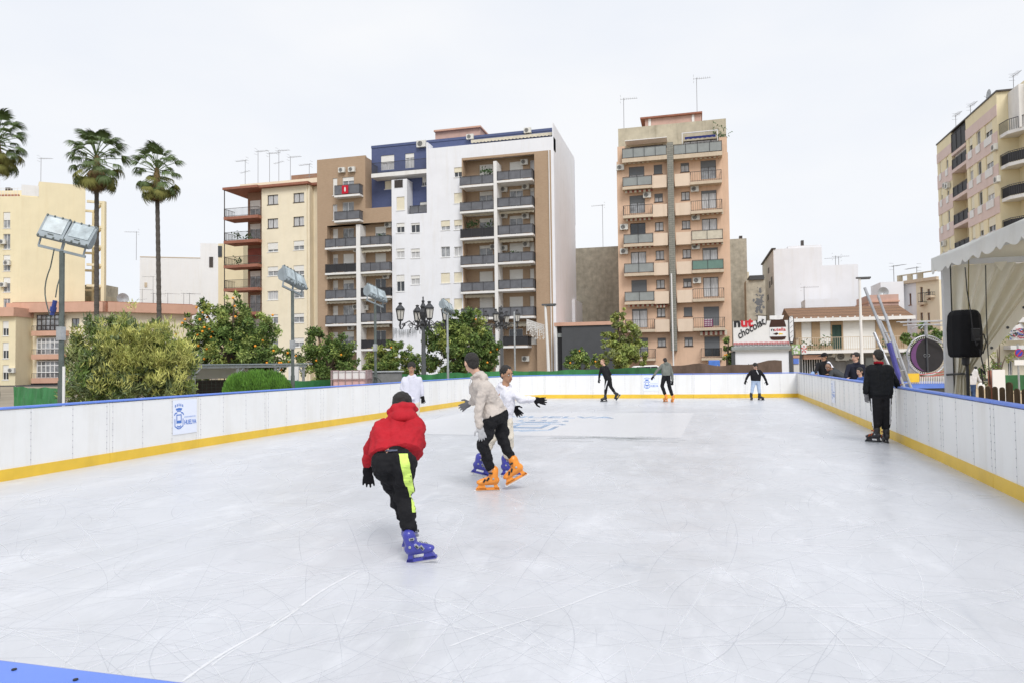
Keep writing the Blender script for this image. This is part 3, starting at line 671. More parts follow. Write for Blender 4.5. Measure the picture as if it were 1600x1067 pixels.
mb = MB(); ze = B.at(383, 300.5, -.9)[1]; mb.box(xl-.1, xb+.1, -.55, 4, zt+.02, zt+.3); mb.box(xl-.1, xa, -.9, -.552, zt+.02, zt+.3); mb.box(xb+.1, xc-.02, .3, 4, zt+.02, zt+.3); mb.build('cornice', M['terra'], B.o)
for i, sy in enumerate(sl):
    z0 = B.at(383, sy, -.7)[1]; B.balcony(xl, xa+.02, z0, z0+1.0, y=1.3, proj=2.1, slab='terra', sth=.35, rail='framed', step=.16)
mb = MB(); mb.box(xl+.02, xl+.1, -.75, -.67, GZ, zt); mb.build('corner_post', M['framed'], B.o)
B.block('cream_light', B.at(375, 290, 2)[0], xc-.02, 2.0, 12, zt+.31, B.at(435, 283.5, 2)[1], 'parapet')
B.block('brownwall', B.at(455, 275, 5)[0], xc-.02, 5, 9, zt+1, B.at(475, 273, 5)[1], 'roof_hut')
for a, t_, b_, k, fl_ in ((383, 250, 289, 1, -1), (403, 236, 287, 0, 1), (421, 239, 286, 0, 1), (435.5, 235, 285, 1, 1), (453.5, 245, 284, 0, 1), (483, 256, 280, 1, -1)): B.aerial(a, t_, b_, 4, k, fl_)
for q in ((372, 408, .2), (371, 368, .2), (386, 370, .2)): pot(B, *q)
mb = MB(); mb.tube([(xb-.3, -.1, GZ), (xb-.3, -.1, zt)], .05, 6); mb.build('drainpipe', M['cream_light'], B.o)

# ---- orange tower
B = Bld('apartment_tower', 'narrow orange apartment tower with a grey tiled strip down its middle', 'apartment tower', (0, 72.6))
x963, x1138 = B.at(966, 400)[0], B.at(1141, 400)[0]; xm0, xm1 = B.at(1046, 400)[0], B.at(1055.5, 400)[0]
xl0, xl1, xr0, xr1 = [B.at(p, 400)[0] for p in (976, 1022, 1081, 1130)]
zt = B.at(1060, 222)[1]
rl = [(261, 287), (306, 331), (349, 379), (394, 423), (438, 467), (483, 511), (528, 552)]
wl = [(258, 272), (303, 316), (347.5, 361), (392, 406), (437.5, 451), (482, 495.5), (528, 541.5)]
wr = [(255, 269), (300, 313), (345, 358), (390, 403.5), (435.5, 449), (480.5, 494.5), (527, 540.5)]
dr_ = [(251, 281), (298, 325), (342, 372), (387.5, 417), (433.5, 461), (479.5, 507), (526, 557)]
sl = [291, 336, 381, 427, 471.5, 515, 560]; sr = [283, 329, 375.5, 422, 467, 512.5, 559]
def dx(y): return (y-400)*.022     # tower edges drift slightly down the picture
for i in range(7):
    d = dx(sl[i]); z0 = B.at(1000, sl[i]-1, 0)[1]+.1
    x0, x1, _, z1 = B.rect(985+d, 1009+d, rl[i][0], rl[i][0]+10); B.win(x0, x1, z0, z1, sh=(.45, .4, 0, .0, 1, .1, .4)[i], door=True, fr='framed', gl=('glassl', 'glassm', 'glassd', 'glassl', 'glassd', 'glassl', 'glassm')[i], shm='shutterg')
    B.pwin(1024+d, 1037+d, *wl[i], sh=(1, .45, 0, 0, 0, 0, .3)[i], fr='framed', shm='shutterg', gl='glassl')
    B.pwin(1066+d, 1079+d, *wr[i], sh=(.3, 0, 0, 0, .4, 1, .3)[i], fr='framed', shm='shutterg', gl='glassl')
    z0 = B.at(1105, sr[i]-1, 0)[1]+.1
    x0, x1, _, z1 = B.rect(1097+d, 1121+d, dr_[i][0], dr_[i][0]+10); B.win(x0, x1, z0, z1, sh=(.35, .15, 0, .1, 0, 1, .6)[i], door=True, fr='framed', gl=('glassm', 'glassl', 'glassl', 'glassl', 'glassl', 'glassd', 'glassd')[i], shm='shutterg')
zm_ = B.at(1050, 246)[1]
B.wall('peach', x963, x1138, GZ, zm_, back=12)
for i in range(7):
    if i == 6:
        z0 = B.at(1105, sr[i], -1)[1]; B.balcony(B.at(1096, 560)[0], B.at(1128, 560)[0], z0, z0+.95, proj=1.0, slab='slabc', step=.13)
        z0 = B.at(1000, sl[i], -1)[1]; B.balcony(xl0, xl1, z0, z0+.95, proj=1.0, slab='slabc', step=.13); continue
    z0 = B.at(1000, sl[i], -.9)[1]; B.balcony(xl0, xl1, z0, z0+1.0, proj=.95, slab='slabc', sth=.28, panel=('frost', None, 'frost', 'frost', 'frost', None)[i], step=.2)
    B.block('peachlite', xl1, xm0-.1, -.8, -.55, z0-.3, z0+.95, 'parapet_panel'); B.block('peachlite', xl1, xm0-.1, -.55, -.002, z0-.32, z0-.1, 'ledge')
    z0 = B.at(1105, sr[i], -.9)[1]; B.balcony(xr0, xr1, z0, z0+1.0, proj=.95, slab='slabc', sth=.28, panel=(None, None, 'awn', 'teal', None, None)[i], step=.2)
    B.block('peachlite', xm1+.1, xr0, -.8, -.55, z0-.3, z0+.95, 'parapet_panel'); B.block('peachlite', xm1+.1, xr0, -.55, -.002, z0-.32, z0-.1, 'ledge')
z0 = B.at(1008, 246, -.9)[1]; B.balcony(B.at(973, 240)[0], xm0-.02, z0, z0+1.05, y=0, proj=.95, slab='slabc', sth=.4, panel='frost')
z0 = B.at(1090, 240, -.9)[1]; B.balcony(xm1+.02, B.at(1128, 240)[0], z0, z0+1.05, y=0, proj=.95, slab='slabc', sth=.4, panel='frost')
B.block('tile', xm0, xm1, -.95, -.01, B.at(1050, 548)[1], B.at(1048, 223, -.9)[1], 'tiled_strip')
yb = 1.6; zp = B.at(1134, 185.5, yb)[1]
B.pwin(985, 1036, 228, 243, yb, sh=0, mull=3, gl='glassl', fr='framed'); B.pwin(1068, 1122, 219, 237, yb, sh=0, mull=4, gl='glassl', fr='framed')
B.wall('concrete', B.at(966, 220, yb)[0], B.at(1134.5, 200, yb)[0], B.at(1050, 250, yb)[1], zp, y=yb, back=11, name='attic')
for px in (964.5, 1136):
    x = B.at(px, 230)[0]; B.block('peach', x-.75 if px > 1000 else x, x+.75 if px < 1000 else x, .01, 2.5, zm_, zt+.05, 'pier')
mb = MB(); z = B.at(1010, 221, .6)[1]; mb.box(B.at(976, 220)[0], B.at(1042, 220)[0], .0, yb-.01, z, z+.08); mb.build('canopy', M['slab'], B.o)
B.awning(1070, 1118, 213.5, 219, .7, 1.0, m=('awnb', 'awnb'))
mb = MB(); z = B.at(1095, 208, .6)[1]; x0, x1 = B.at(1065, 210)[0], B.at(1122, 210)[0]; mb.box(x0, x1, .3, .4, z, z+.08); [mb.box(x-.04, x+.04, .3, .38, B.at(1095, 222, .3)[1]-1.5, z-.002) for x in (x0+.05, x1-.05)]; mb.build('awning_frame', M['slab'], B.o)
for a, b, c, d in ((975, 1018, 252, 257), (977, 1020, 297, 302), (978, 1020, 340, 346), (978, 1021, 383.5, 389), (981, 1025, 474, 480), (1026, 1042, 476, 481), (1079, 1122, 244, 250), (1082, 1130, 331, 337), (1083, 1130, 378, 384), (1094, 1136, 517, 524)): B.awning(a, b, c, d, 0, .55)
for p in ((969, 262), (1011, 305), (975, 355), (975, 393), (1085.5, 295.5), (1087, 340), (1087, 385.5), (1089, 438.5)): B.ac(*p)
pot(B, 1124, 206, .8, .55); pot(B, 1128, 214, .5, .35)
zz = B.at(1048, 188, 4)[1]; x0, x1 = B.at(1002, 190, 4)[0], B.at(1096, 190, 4)[0]
B.block('pinkhut', x0+.4, x1, 4, 8.5, zp-.5, B.at(1050, 183, 4)[1], 'roof_hut'); B.block('terra', x0-.1, x1+.1, 3.7, 8.8, B.at(1050, 183, 4)[1]+.002, B.at(1050, 180.5, 4)[1], 'roof_slab')
B.block('slab', B.at(1013, 190, 3.98)[0], B.at(1017, 190, 3.98)[0], 3.94, 3.99, zp-.2, B.at(1015, 186, 4)[1], 'door'); B.block('slab', B.at(1081, 190, 3.98)[0], B.at(1085, 190, 3.98)[0], 3.94, 3.99, zp-.2, B.at(1083, 180, 4)[1], 'door')
B.aerial(974, 154, 205, 2.5, 0, 1); B.aerial(1088, 122, 178, 5, 0, 1)
mb = MB(); x = B.at(1051, 500, -1.05)[0]; mb.tube([(x, -1.08, GZ), (B.at(1049, 430, -1.05)[0], -1.08, B.at(1050, 428, -1.05)[1])], .075, 8); mb.build('drainpipe', M['slab'], B.o)
x0, x1, z0, z1 = B.rect(1100, 1114, 499, 511, -.97); mb = MB(); mb.box(x0, x1, -.99, -.965, z0, z1); bn = mb.build('banner', mat('purple_banner', (.18, .03, .10), .8, .1, 3), B.o)
mb = MB()
for r_ in range(4):
    for c_ in range(5): mb.box(x0+.08+c_*(x1-x0-.1)/5, x0+.04+(c_+.75)*(x1-x0-.1)/5, -1.0, -.991, z0+.1+r_*.19, z0+.2+r_*.19)
mb.build('banner_print', M['slab'], bn)

# ---- old grey building behind the tower
B = Bld('party_wall_building', 'old stained grey-brown blank wall rising behind the orange tower', 'building', (0, 88))
xa, xb, xc = B.at(898, 440)[0], B.at(1168, 440)[0], B.at(1143, 440)[0]
B.block('oldwall', xa, B.at(1050, 440)[0], 0, 14, GZ, B.at(930, 387)[1]); B.block('oldwall', B.at(1050, 440)[0]+.01, xb, -.01, 10, GZ, B.at(1155, 373.5)[1])
B.block('framed', B.at(1155, 370, 1)[0], B.at(1160, 370, 1)[0], 1, 2, B.at(1157, 375, 1)[1], B.at(1157, 369, 1)[1], 'chimney')
B.block('cream_light', xb, B.at(1171, 400)[0], 1.5, 9, GZ, B.at(1169, 423)[1]); B.block('cream_light', xa+.0, xa+.1, -.08, -.02, GZ, 6)
B.aerial(941, 320, 388, 5, 0, -1)
B.block('white', B.at(880, 480, -2)[0], B.at(907, 480, -2)[0], -6, -.5, GZ, B.at(895, 473, -2)[1], 'annexe'); B.aerial(872, 462, 500, -3, 0, 1)
# ---- dark grey low shop
B = Bld('shop_building', 'low dark grey shop front with a pink coping, left of the orange tower', 'shop', (0, 69))
xa, xb, xc = B.at(868, 540)[0], B.at(878, 540)[0], B.at(960, 540)[0]; z1 = B.at(910, 509)[1]
B.block('dgrey', xb, xc, 0, 8, GZ, z1); B.block('black', xa+.15, xb, .4, 8, GZ, z1-.05, 'doorway'); B.block('slab', xa, xa+.15, -.02, 8, GZ, z1, 'pillar'); B.block('salmon', xa-.1, xc+.05, -.15, 8.1, z1, z1+.35, 'coping')
B.block('frost', xa+.16, xb-.01, .3, .39, B.at(872, 527)[1], B.at(872, 521)[1], 'transom')
# ---- white gabled block to the right
B = Bld('white_block', 'plain white block with a stepped roofline and windows only on its narrow left side', 'building', (0, 82))
xa, xb, xc = B.at(1210, 430)[0], B.at(1285, 430)[0], B.at(1341, 430)[0]; zt = B.at(1245, 388)[1]; z2 = B.at(1310, 414.5)[1]
ys, zs = B.side(1192, 413, xa)
mb = MB(); mb.box(xa, xb, 0, 14, GZ, zt); mb.box(xb+.001, xc, .0, 13.5, GZ, z2); mb.box(xa+1.5, xb, .2, 13, zt, zt+.25); mb.build('wall', M['white'], B.o)
mb = MB(); mb.box(xa-.06, xa-.004, 0, ys, GZ, zt-.05); mb.build('side_wall', M['slab'], B.o); mb = MB(); mb.box(xa-.25, xa+.2, -.1, ys+.1, zt-.02, zt+.12); mb.build('eaves', M['framed'], B.o)
B.block('framed', B.at(1252, 380, 3)[0], B.at(1256, 380, 3)[0], 3, 3.6, zt, B.at(1254, 376, 3)[1], 'chimney')
for px, py, h in ((1207, 445, 12), (1204, 450, 10), (1202, 427, 8), (1201, 470, 9)):
    y_, z_ = B.side(px, py, xa); z2_ = B.side(px, py-h, xa)[1]; mb = MB(); mb.box(xa-.1, xa-.062, y_-.6, y_+.6, z_, z2_); o = mb.build('window', M['framed'], B.o)
B.aerial(1256, 448, 480, -3, 0, 1); B.aerial(1305, 400, 416, 4, 1, 1); B.aerial(1310, 402, 416, 5, 1, -1)
B.block('white', B.at(1258, 470, -4)[0], B.at(1310, 470, -4)[0], -4, -1, GZ, B.at(1280, 468, -4)[1], 'annexe')
# stained courtyard wall between
B = Bld('old_wall', 'mould-stained pale wall between the orange tower and the white block', 'wall', (0, 80))
B.block('oldwall', B.at(1166, 460)[0], B.at(1196, 460)[0], 0, 3, GZ, B.at(1180, 438)[1], 'masonry'); B.block('dgrey', B.at(1171, 440)[0], B.at(1194, 440)[0], -.2, 3.2, B.at(1180, 438)[1]+.01, B.at(1180, 431)[1], 'coping')
mb = MB(); rd = random.Random(4)
for k in range(90):
    x, z = B.at(1186+rd.gauss(0, 3.5), 478+rd.gauss(0, 12), -.02); r = rd.uniform(.04, .2); mb.add([(x+r*math.cos(2*PI*i/7)*rd.uniform(.5, 1), -.012-k*.0002, z+r*math.sin(2*PI*i/7)*rd.uniform(.5, 1)) for i in range(7)], [tuple(range(7))])
mb.build('mould_stain', M['shutterg'], B.o)
# ---- brick house with tiled roof
B = Bld('brick_house', 'low brick house with brown tiled roof, white shutters and a long balcony', 'house', (0, 62))
xa, xb = B.at(1243, 520)[0], B.at(1418, 520)[0]; ze = B.at(1330, 497)[1]; zr = B.at(1330, 478, 3)[1]; zs = B.at(1330, 546.5)[1]
for a, b, c, sh, g in ((1252, 1268, 501, 1, 'glassm'), (1281, 1298, 501, 1, 'glassm'), (1317, 1368, 501, 1, 'glassm')):
    x0, x1, _, z1 = B.rect(a, b, c, c+8); B.win(x0, x1, zs+(.5 if a != 1317 else .02), z1, sh=sh, gl=g, door=a == 1317)
x0, x1, _, z1 = B.rect(1300, 1315, 508, 520); B.win(x0, x1, zs+.02, z1, sh=0, door=True, fr='gdoor', gl='gdoor')
B.wall('tanbrick', xa, xb, zs, ze, back=8)
mb = MB(); mb.add([(xa-.4, -.5, ze), (xb+.4, -.5, ze), (xb+.4, 4, zr), (xa-.4, 4, zr), (xb+.4, 8.5, ze), (xa-.4, 8.5, ze)], [(0, 1, 2, 3), (3, 2, 4, 5), (0, 3, 5), (1, 4, 2), (0, 5, 4, 1)]); mb.build('roof', M['rooft'], B.o)
mb = MB(); mb.box(xa-.45, xb+.45, -.62, -.5, ze-.25, ze+.02)
mb.build('gutter', M['slab'], B.o)
mb = MB(); [mb.box(xa+k*.55, xa+k*.55+.1, -.58, -.45, ze+.03, ze+.12) for k in range(int((xb-xa)/.55))]; mb.build('eave_tiles', M['slab'], B.o)
B.balcony(xa, xb-.2, zs, zs+1.0, proj=1.3, slab='slab', sth=.25, rail='slabc', step=.16)
M['shopw'] = mat('shopfront_render', (.28, .27, .26), .9, .12, .8, dirt=.3)
B.wall('shopw', xa, xb, GZ, zs-.26, y=.1, back=8, name='ground_floor')
B.block('salmon', B.at(1254, 557)[0], B.at(1284, 557)[0], -.9, .08, B.at(1270, 561)[1], B.at(1270, 554)[1], 'shop_canopy')
mb = MB(); x0, x1, z0, z1 = B.rect(1254, 1288, 561, 586, .05); [mb.box(x0+(x1-x0)*k/9-.03, x0+(x1-x0)*k/9+.03, .0, .06, z0, z1) for k in range(10)]; mb.build('shop_grille', M['slab'], B.o)
B.block('black', x0, x1, .07, .095, z0, z1, 'shop_door')
for p in ((1316, 556, .1, 1.0, .7), (1298, 552, .1), (1335, 555, .1)): B.ac(*p)
for q in ((1289, 537, -.8), (1262, 541, -.8), (1386, 540, -.8)): pot(B, *q, .35)
B.block('slab', B.at(1368, 554)[0], B.at(1400, 554)[0], -.3, .08, B.at(1380, 556)[1], B.at(1380, 551)[1], 'shop_sign')
B.block('frost', B.at(1352, 562)[0], B.at(1385, 562)[0], -.1, .08, B.at(1370, 570)[1], B.at(1370, 558)[1], 'shop_window')
# ---- houses at far right
B = Bld('terraced_house', 'cream and white terraced houses with small balconies behind the metal ramp poles', 'house', (B.at(1402, 450)[0]+6, 74), math.radians(-58))
x0 = B.at(1402, 450)[0]; xe = B.at(1468, 470)[0]; xm = B.at(1432, 470)[0]; zc = B.at(1432, 442)[1]
for a, b, c, d in ((1420.5, 1424, 459, 477), (1420.5, 1424, 493, 505)): B.pwin(a, b, c, d, sh=0, fr='brownwall', gl='glassd', mull=0)
for a, b, c, d in ((1438, 1442, 449, 478), (1449, 1453, 452, 468), (1438, 1442, 489, 505), (1449, 1453, 489, 505), (1405, 1411, 456, 474)): B.pwin(a, b, c, d, sh=0, fr='brownwall', gl='glassm', mull=0)
B.wall('white', x0, xm, GZ, zc, back=9); B.wall('cream_light', xm, xe, GZ, zc, back=9, name='wall')
B.block('slabc', x0-.2, xe, -.3, .0, zc, zc+.3, 'cornice'); mb = MB()
for k in range(int((xe-x0)/1.2)): mb.box(x0+k*1.2, x0+k*1.2+.5, .0, .2, zc+.3, zc+.85)
mb.box(x0, xe, .0, .25, zc+.852, zc+.95); mb.build('balustrade', M['concrete'], B.o)
for a, b, c in ((1435, 1443, 481), (1447, 1455, 470)): xx0, xx1, _, z_ = B.rect(a, b, c-8, c, -.5); B.balcony(xx0, xx1, z_, z_+.9 if a == 1435 else z_+.3, proj=.6, step=.2, slab='slabc')
B.aerial(1396, 415, 440, 4, 0, 1); B.aerial(1432, 417, 436, 4, 0, -1)
B2 = Bld('brick_annexe', 'orange brick rooftop parapet seen above the tiled roof', 'building', (0, 70))
B2.block('pinkhut', B2.at(1357, 465)[0], B2.at(1404, 465)[0], 0, 5, GZ, B2.at(1375, 461)[1]); B2.block('salmon', B2.at(1356, 465)[0], B2.at(1405, 465)[0], -.15, 5.2, B2.at(1375, 473)[1], B2.at(1375, 470.5)[1], 'string_course')
B2.block('white', B2.at(1376, 450, 6)[0], B2.at(1412, 450, 6)[0], 6, 10, GZ, B2.at(1390, 441, 6)[1], 'upper_storey')
B2.dish(1380, 457, 5.6, .5)

# ---- pink and cream tower at the right, its long face looks towards the rink
B = Bld('apartment_tower', 'tall pink and cream banded apartment tower at the right edge behind the tent roof', 'apartment tower', (27.0, 90.5), math.radians(-90))
# local x runs toward the camera along the long face, y away to the right
xa, xb, xc, xd = [B.at(p, 300)[0] for p in (1466, 1489, 1512, 1562)]
z1, z2, z3 = B.at(1464.5, 226)[1], B.at(1500, 197)[1], B.at(1560, 143)[1]; zt = (z1+z3)/2
x0w = B.at(1464.5, 300)[0]
FH = 2.98; zf = [zt-2.15-FH*i for i in range(9)]
ncol = [(1470.5, 1473.5), (1480.5, 1484)], [(1517, 1523), (1529.5, 1536), (1543, 1555)]
for i, z in enumerate(zf[:8]):
    for a, b in ncol[0]+ncol[1]:
        xx0, xx1 = B.at(a, 330)[0], B.at(b, 330)[0]; B.win(xx0, xx1, z-1.35, z, sh=B.rnd.choice((0, .3, .6, .9)), shm='shuttery', mull=1 if a > 1540 else 0)
B.wall('yellow', xa, xb, GZ, zt, back=13); B.wall('yellow', xc, xd, GZ, zt, back=13); B.wall('yellow', xb, xc, GZ, zt-2.6, y=1.2, back=13)
M['yellow_pale'] = M['yellow']
for a, b in ((xa, xb), (xc, xd)):
    for i, z in enumerate([zt-.35]+[q-1.9 for q in zf[:8]]):
        B.block('pinkband', a, b, -.05, -.004, z-1.06 if i else z-1.8, z+.5 if i else z-.75, 'pink_band')
for i, z in enumerate(zf[:8]):
    zz = z-.55
    B.balcony(xb+.02, xc-.02, zz-1.4, zz-.35, y=1.2, proj=1.25, slab='pinkband', sth=.35, panel='meshk')
    for a, b in ncol[0]+ncol[1]: xx0, xx1 = B.at(a, 330)[0], B.at(b, 330)[0]; B.block('slab', xx0, xx1, -.12, -.06, z-2.15, z-1.45, 'window_sill_panel')
B.block('slab', xb+.1, xc-.1, .3, 1.19, zf[0]-.95, zt-2.6, 'enclosed_balcony'); B.balcony(xb+.02, xc-.02, zt-2.3, zt-.3, y=1.2, proj=1.25, slab='pinkband', sth=.3, panel='meshk')
for px, py in ((1475, 290), (1479, 291), (1552, 231), (1556, 281), (1473, 381), (1503, 304)): B.ac(px, py, 0 if px != 1503 else .8)
# end face with rounded balconies (local x = xd plane)
yr = 13; mb = MB()
sd_ = lambda px, py: B.side(px, py, xd)
B.block('yellow', xd+.002, xd+3.0, 1.6, yr, GZ, zt+.3, 'end_block')
for i, z in enumerate(zf[:9]):
    zz = z-1.0 if i == 0 else z-.9
    mb = MB(); pts = [(xd+.01, .15), (xd+1.3, .3), (xd+2.1, 1.0), (xd+2.9, 1.9), (xd+3.9, 3.4), (xd+4.3, 6), (xd+4.3, 12), (xd+.01, 12)]
    zb = zz-1.0; mb.prism(pts, Matrix.Translation((0, 0, zb)), .3); o = mb.build('balcony', M['slab'], B.o)
    mb = MB(); n = 0
    for (ax, ay), (bx, by) in zip(pts[:-2], pts[1:-1]):
        ln = math.dist((ax, ay), (bx, by)); k = max(1, int(ln/.16)); mb.bar((ax, ay, zb+1.15), (bx, by, zb+1.15), .05)
        for j in range(k): x_, y_ = ax+(bx-ax)*j/k, ay+(by-ay)*j/k; mb.box(x_-.014, x_+.014, y_-.014, y_+.014, zb+.15, zb+1.13)
    mb.build('railing', M['rail'], o)
    if i in (1, 2, 3):
        mb = MB(); [mb.bar((ax+.03, ay+.04, zb+.62), (bx+.03, by+.04, zb+.62), .01, .85) for (ax, ay), (bx, by) in zip(pts[:-2], pts[1:-1])]; mb.build('railing_panel', M['meshk'], o)
    if i == 0: mb = MB(); mb.box(xd+.01, xd+2.2, .9, 1.6, zb+.15, zt-.2); mb.build('enclosed_balcony', M['slab'], B.o)
mb = MB(); mb.box(xa-.05, xd+.2, -.08, 13, zt, zt+.14); mb.build('coping', M['framed'], B.o)
B.dish(1545, 150, .6, .6); B.aerial(1583, 118, 135, 6, 1, 1); B.aerial(1493, 180, 200, 3, 1, 1); B.aerial(1516, 165, 186, 3, 0, 1)
# shop terrace below the tower with graffiti-like blue lettering panel
B = Bld('corner_shop', 'cream shop with curved white canopy and blue patterned awning at the right edge', 'shop', (24.5, 68))
xa = B.at(1560, 560)[0]; xb = xa+16
for a, b, c, d in ((1575, 1582, 563, 586), (1550, 1566, 565, 590)): B.pwin(a, b, c, d, sh=0, gl='glassd')
B.wall('cream_light', B.at(1540, 560)[0], xb, GZ-.5, B.at(1580, 470)[1], back=6)
B.balcony(B.at(1577, 500)[0], xb, B.at(1590, 498)[1], B.at(1590, 481)[1], proj=1.6, sth=.4, step=.14)
B.block('slab', B.at(1568, 545)[0], xb, -1.4, 0, B.at(1580, 546)[1], B.at(1580, 540)[1], 'ledge')
x0, x1, z0, z1 = B.rect(1573, 1602, 500, 532, -1.2); mb = MB(); nn = 12
vs = []; fs = []
for k in range(nn+1):
    t = k/nn; xx = x0+(x1-x0)*t*1.6; top = z0+(z1-z0)*(1-.55*abs(math.sin(t*PI*2.2))*.4)-(z1-z0)*.25*t
    vs += [(xx, -1.3-.3*math.sin(t*6), z0), (xx, -1.3-.3*math.sin(t*6), top)]
fs = [(2*k, 2*k+2, 2*k+3, 2*k+1) for k in range(nn)]; mb.add(vs, fs); aw = mb.build('patterned_awning', M['slab'], B.o)
mb = MB(); rd = random.Random(12)
for k in range(60):
    t = rd.random(); xx = x0+(x1-x0)*t*1.6; zz = z0+(z1-z0)*rd.uniform(.1, .55); a = rd.uniform(-1, 1); mb.c = rd.choice((0, 0, 1, 2)); mb.obox((xx, -1.62-.002*k, zz), (.12*math.cos(a), 0, .12*math.sin(a)), (0, .006, 0), (-.035*math.sin(a), 0, .035*math.cos(a)))
mb.build('painted_strokes', [M['black'], mat('awning_blue', (.06, .12, .4), .8), mat('awning_red', (.45, .05, .08), .8)], aw)

# ---- left side
B = Bld('apartment_block', 'pale yellow apartment block at the left edge with open concrete frames on its right', 'apartment block', tuple(P(33, 560, 86).xy), YAW)
k0 = B.at(33, 400)[0]; zt = B.at(60, 281.5)[1]; zl = B.at(20, 307)[1]; xl = B.at(-60, 400)[0]; D2 = 3.0
k60, k133, k160 = B.at(60, 400, .8)[0], B.at(133, 400, D2)[0], B.at(160, 400, D2+1)[0]
for i, (a, b) in enumerate(((332, 357), (366, 390), (399, 424), (434, 457), (467, 485))):
    B.pwin(5, 16, a, b, sh=(.5, 0, .3, .4, 0)[i], gl='glassm')
B.wall('yellow', xl, k0, GZ, zl, back=9)
mb = MB(); mb.prism([(k0+.002, .002), (k60, .8), (k60-9, 12), (k0-8, 12)], Matrix.Translation((0, 0, (GZ+zl)/2)), zl-GZ); mb.prism([(k60, .802), (k133, D2), (k133-8, 13), (k60-9, 13)], Matrix.Translation((0, 0, (GZ+zt)/2)), zt-GZ); mb.build('wing_wall', M['yellow'], B.o)
mb = MB(); z0, z1 = zl, B.at(45, 290)[1]; mb.obox(((k0+k60)/2, .4, (z0+z1)/2+.1), ((k60-k0)/2, .4, 0), (0, .03, 0), (0, 0, (z1-z0)/2)); [mb.box(xl, k0, .02, .06, z-.02, z+.02) for z in (zl+.5, zl+1.0)]; [mb.box(xl+k*.4, xl+k*.4+.03, .02, .06, zl, zl+1.0) for k in range(int((k0-xl)/.4))]; mb.build('terrace_railing', M['slab'], B.o)
B.block('yellow', xl, k0, 3.5, 8, zl+.01, B.at(15, 287)[1], 'roof_room'); B.block('terra', B.at(1, 295, 3.4)[0], B.at(30, 295, 3.4)[0], 3.3, 3.49, B.at(15, 300)[1], B.at(15, 294)[1], 'terrace_awning')
for px, py in ((12, 281), (91, 286)): x_ = B.at(px, py, 5)[0]; zz = zt if px > 50 else B.at(15, 287)[1]; B.block('framed', x_-.3, x_+.3, 5, 5.5, zz, zz+.8, 'chimney')
for px, py in ((3, 378), (10, 411), (4, 445)): B.ac(px, py)
mb = MB(); o1 = (k133, D2+.3); o2 = (k160, D2+1.2); bx, by = -4.2, 5.0
for sy in (314, 353, 384, 413, 446):
    z_ = B.at(147, sy, D2)[1]; mb.bar((*o1, z_), (*o2, z_), .3, .3); mb.bar((o1[0]+bx, o1[1]+by, z_), (o2[0]+bx, o2[1]+by, z_), .3, .3); mb.bar((*o2, z_-.002), (o2[0]+bx, o2[1]+by, z_-.002), .25, .28)
for q in (o2, (o2[0]+bx, o2[1]+by)): mb.box(q[0]-.2, q[0]+.25, q[1]-.2, q[1]+.25, GZ, B.at(150, 312, D2)[1])
mb.build('open_frame', M['yellow'], B.o)
B.aerial(64, 247, 283, 5, 0, 1)
# salmon banded low block
B = Bld('apartment_block', 'low cream apartment block with a salmon roof band, behind the big bush', 'apartment block', tuple(P(25, 560, 86).xy), YAW)
xa, xb, xm = B.at(25, 540)[0], B.at(163, 540)[0], 0; zt = B.at(90, 489)[1]; zr = B.at(90, 474)[1]
for a, b, c, d, f_, g in ((35, 46, 501, 514, 'framed', 'framed'), (112, 124, 498, 511, 'framed', 'glassm'), (35, 46, 536, 549, 'frame', 'glassm'), (34, 46, 571, 584.5, 'frame', 'glassl')): B.pwin(a, b, c, d, sh=.35 if f_ == 'frame' else 0, fr=f_, gl=g)
for i, (c, d, f_) in enumerate(((492, 517, 'framed'), (528, 553, 'frame'), (563, 590, 'frame'))):
    x0, x1, z0, z1 = B.rect(58, 99, c, d, -.5); mb = MB(); mb.box(x0, x1, -.46, -.42, z0, z1); o = mb.build('enclosed_balcony', M['glassm'], B.o)
    mb = MB(); [mb.box(x0+(x1-x0)*k/6-.05, x0+(x1-x0)*k/6+.05, -.52, -.461, z0, z1) for k in range(7)]; [mb.box(x0, x1, -.515, -.462, z-.05, z+.05) for z in (z0+.05, z0+(z1-z0)*.33, z0+(z1-z0)*.72, z1-.05)]; mb.build('window_bars', M[f_], o)
    mb = MB(); xx0, xx1 = x0-.35, x1+.35; n = 22; [mb.box(xx0+(xx1-xx0)*k/n-.015, xx0+(xx1-xx0)*k/n+.015, -.93, -.9, z0, z0+.55) for k in range(n+1)]; mb.box(xx0, xx1, -.94, -.89, z0+.55, z0+.6); mb.build('railing', M['rail'], o)
    B.block('salmon', x0-.4, x1+.4, -.95, 0, z0-.62, z0-.01, 'salmon_band')
B.wall('cream_light', xa, xb, GZ, zt, back=10)
B.block('salmon', xa-.6, xb+.3, -.9, 10, zt, zr, 'roof_band'); B.block('terra', xa-.3, xb+.3, -.3, 9, zr, zr+.12, 'roof')
B.block('black', B.at(20, 600)[0], B.at(92, 600)[0], -.3, -.02, B.at(60, 602)[1], B.at(60, 598)[1], 'shop_sign')
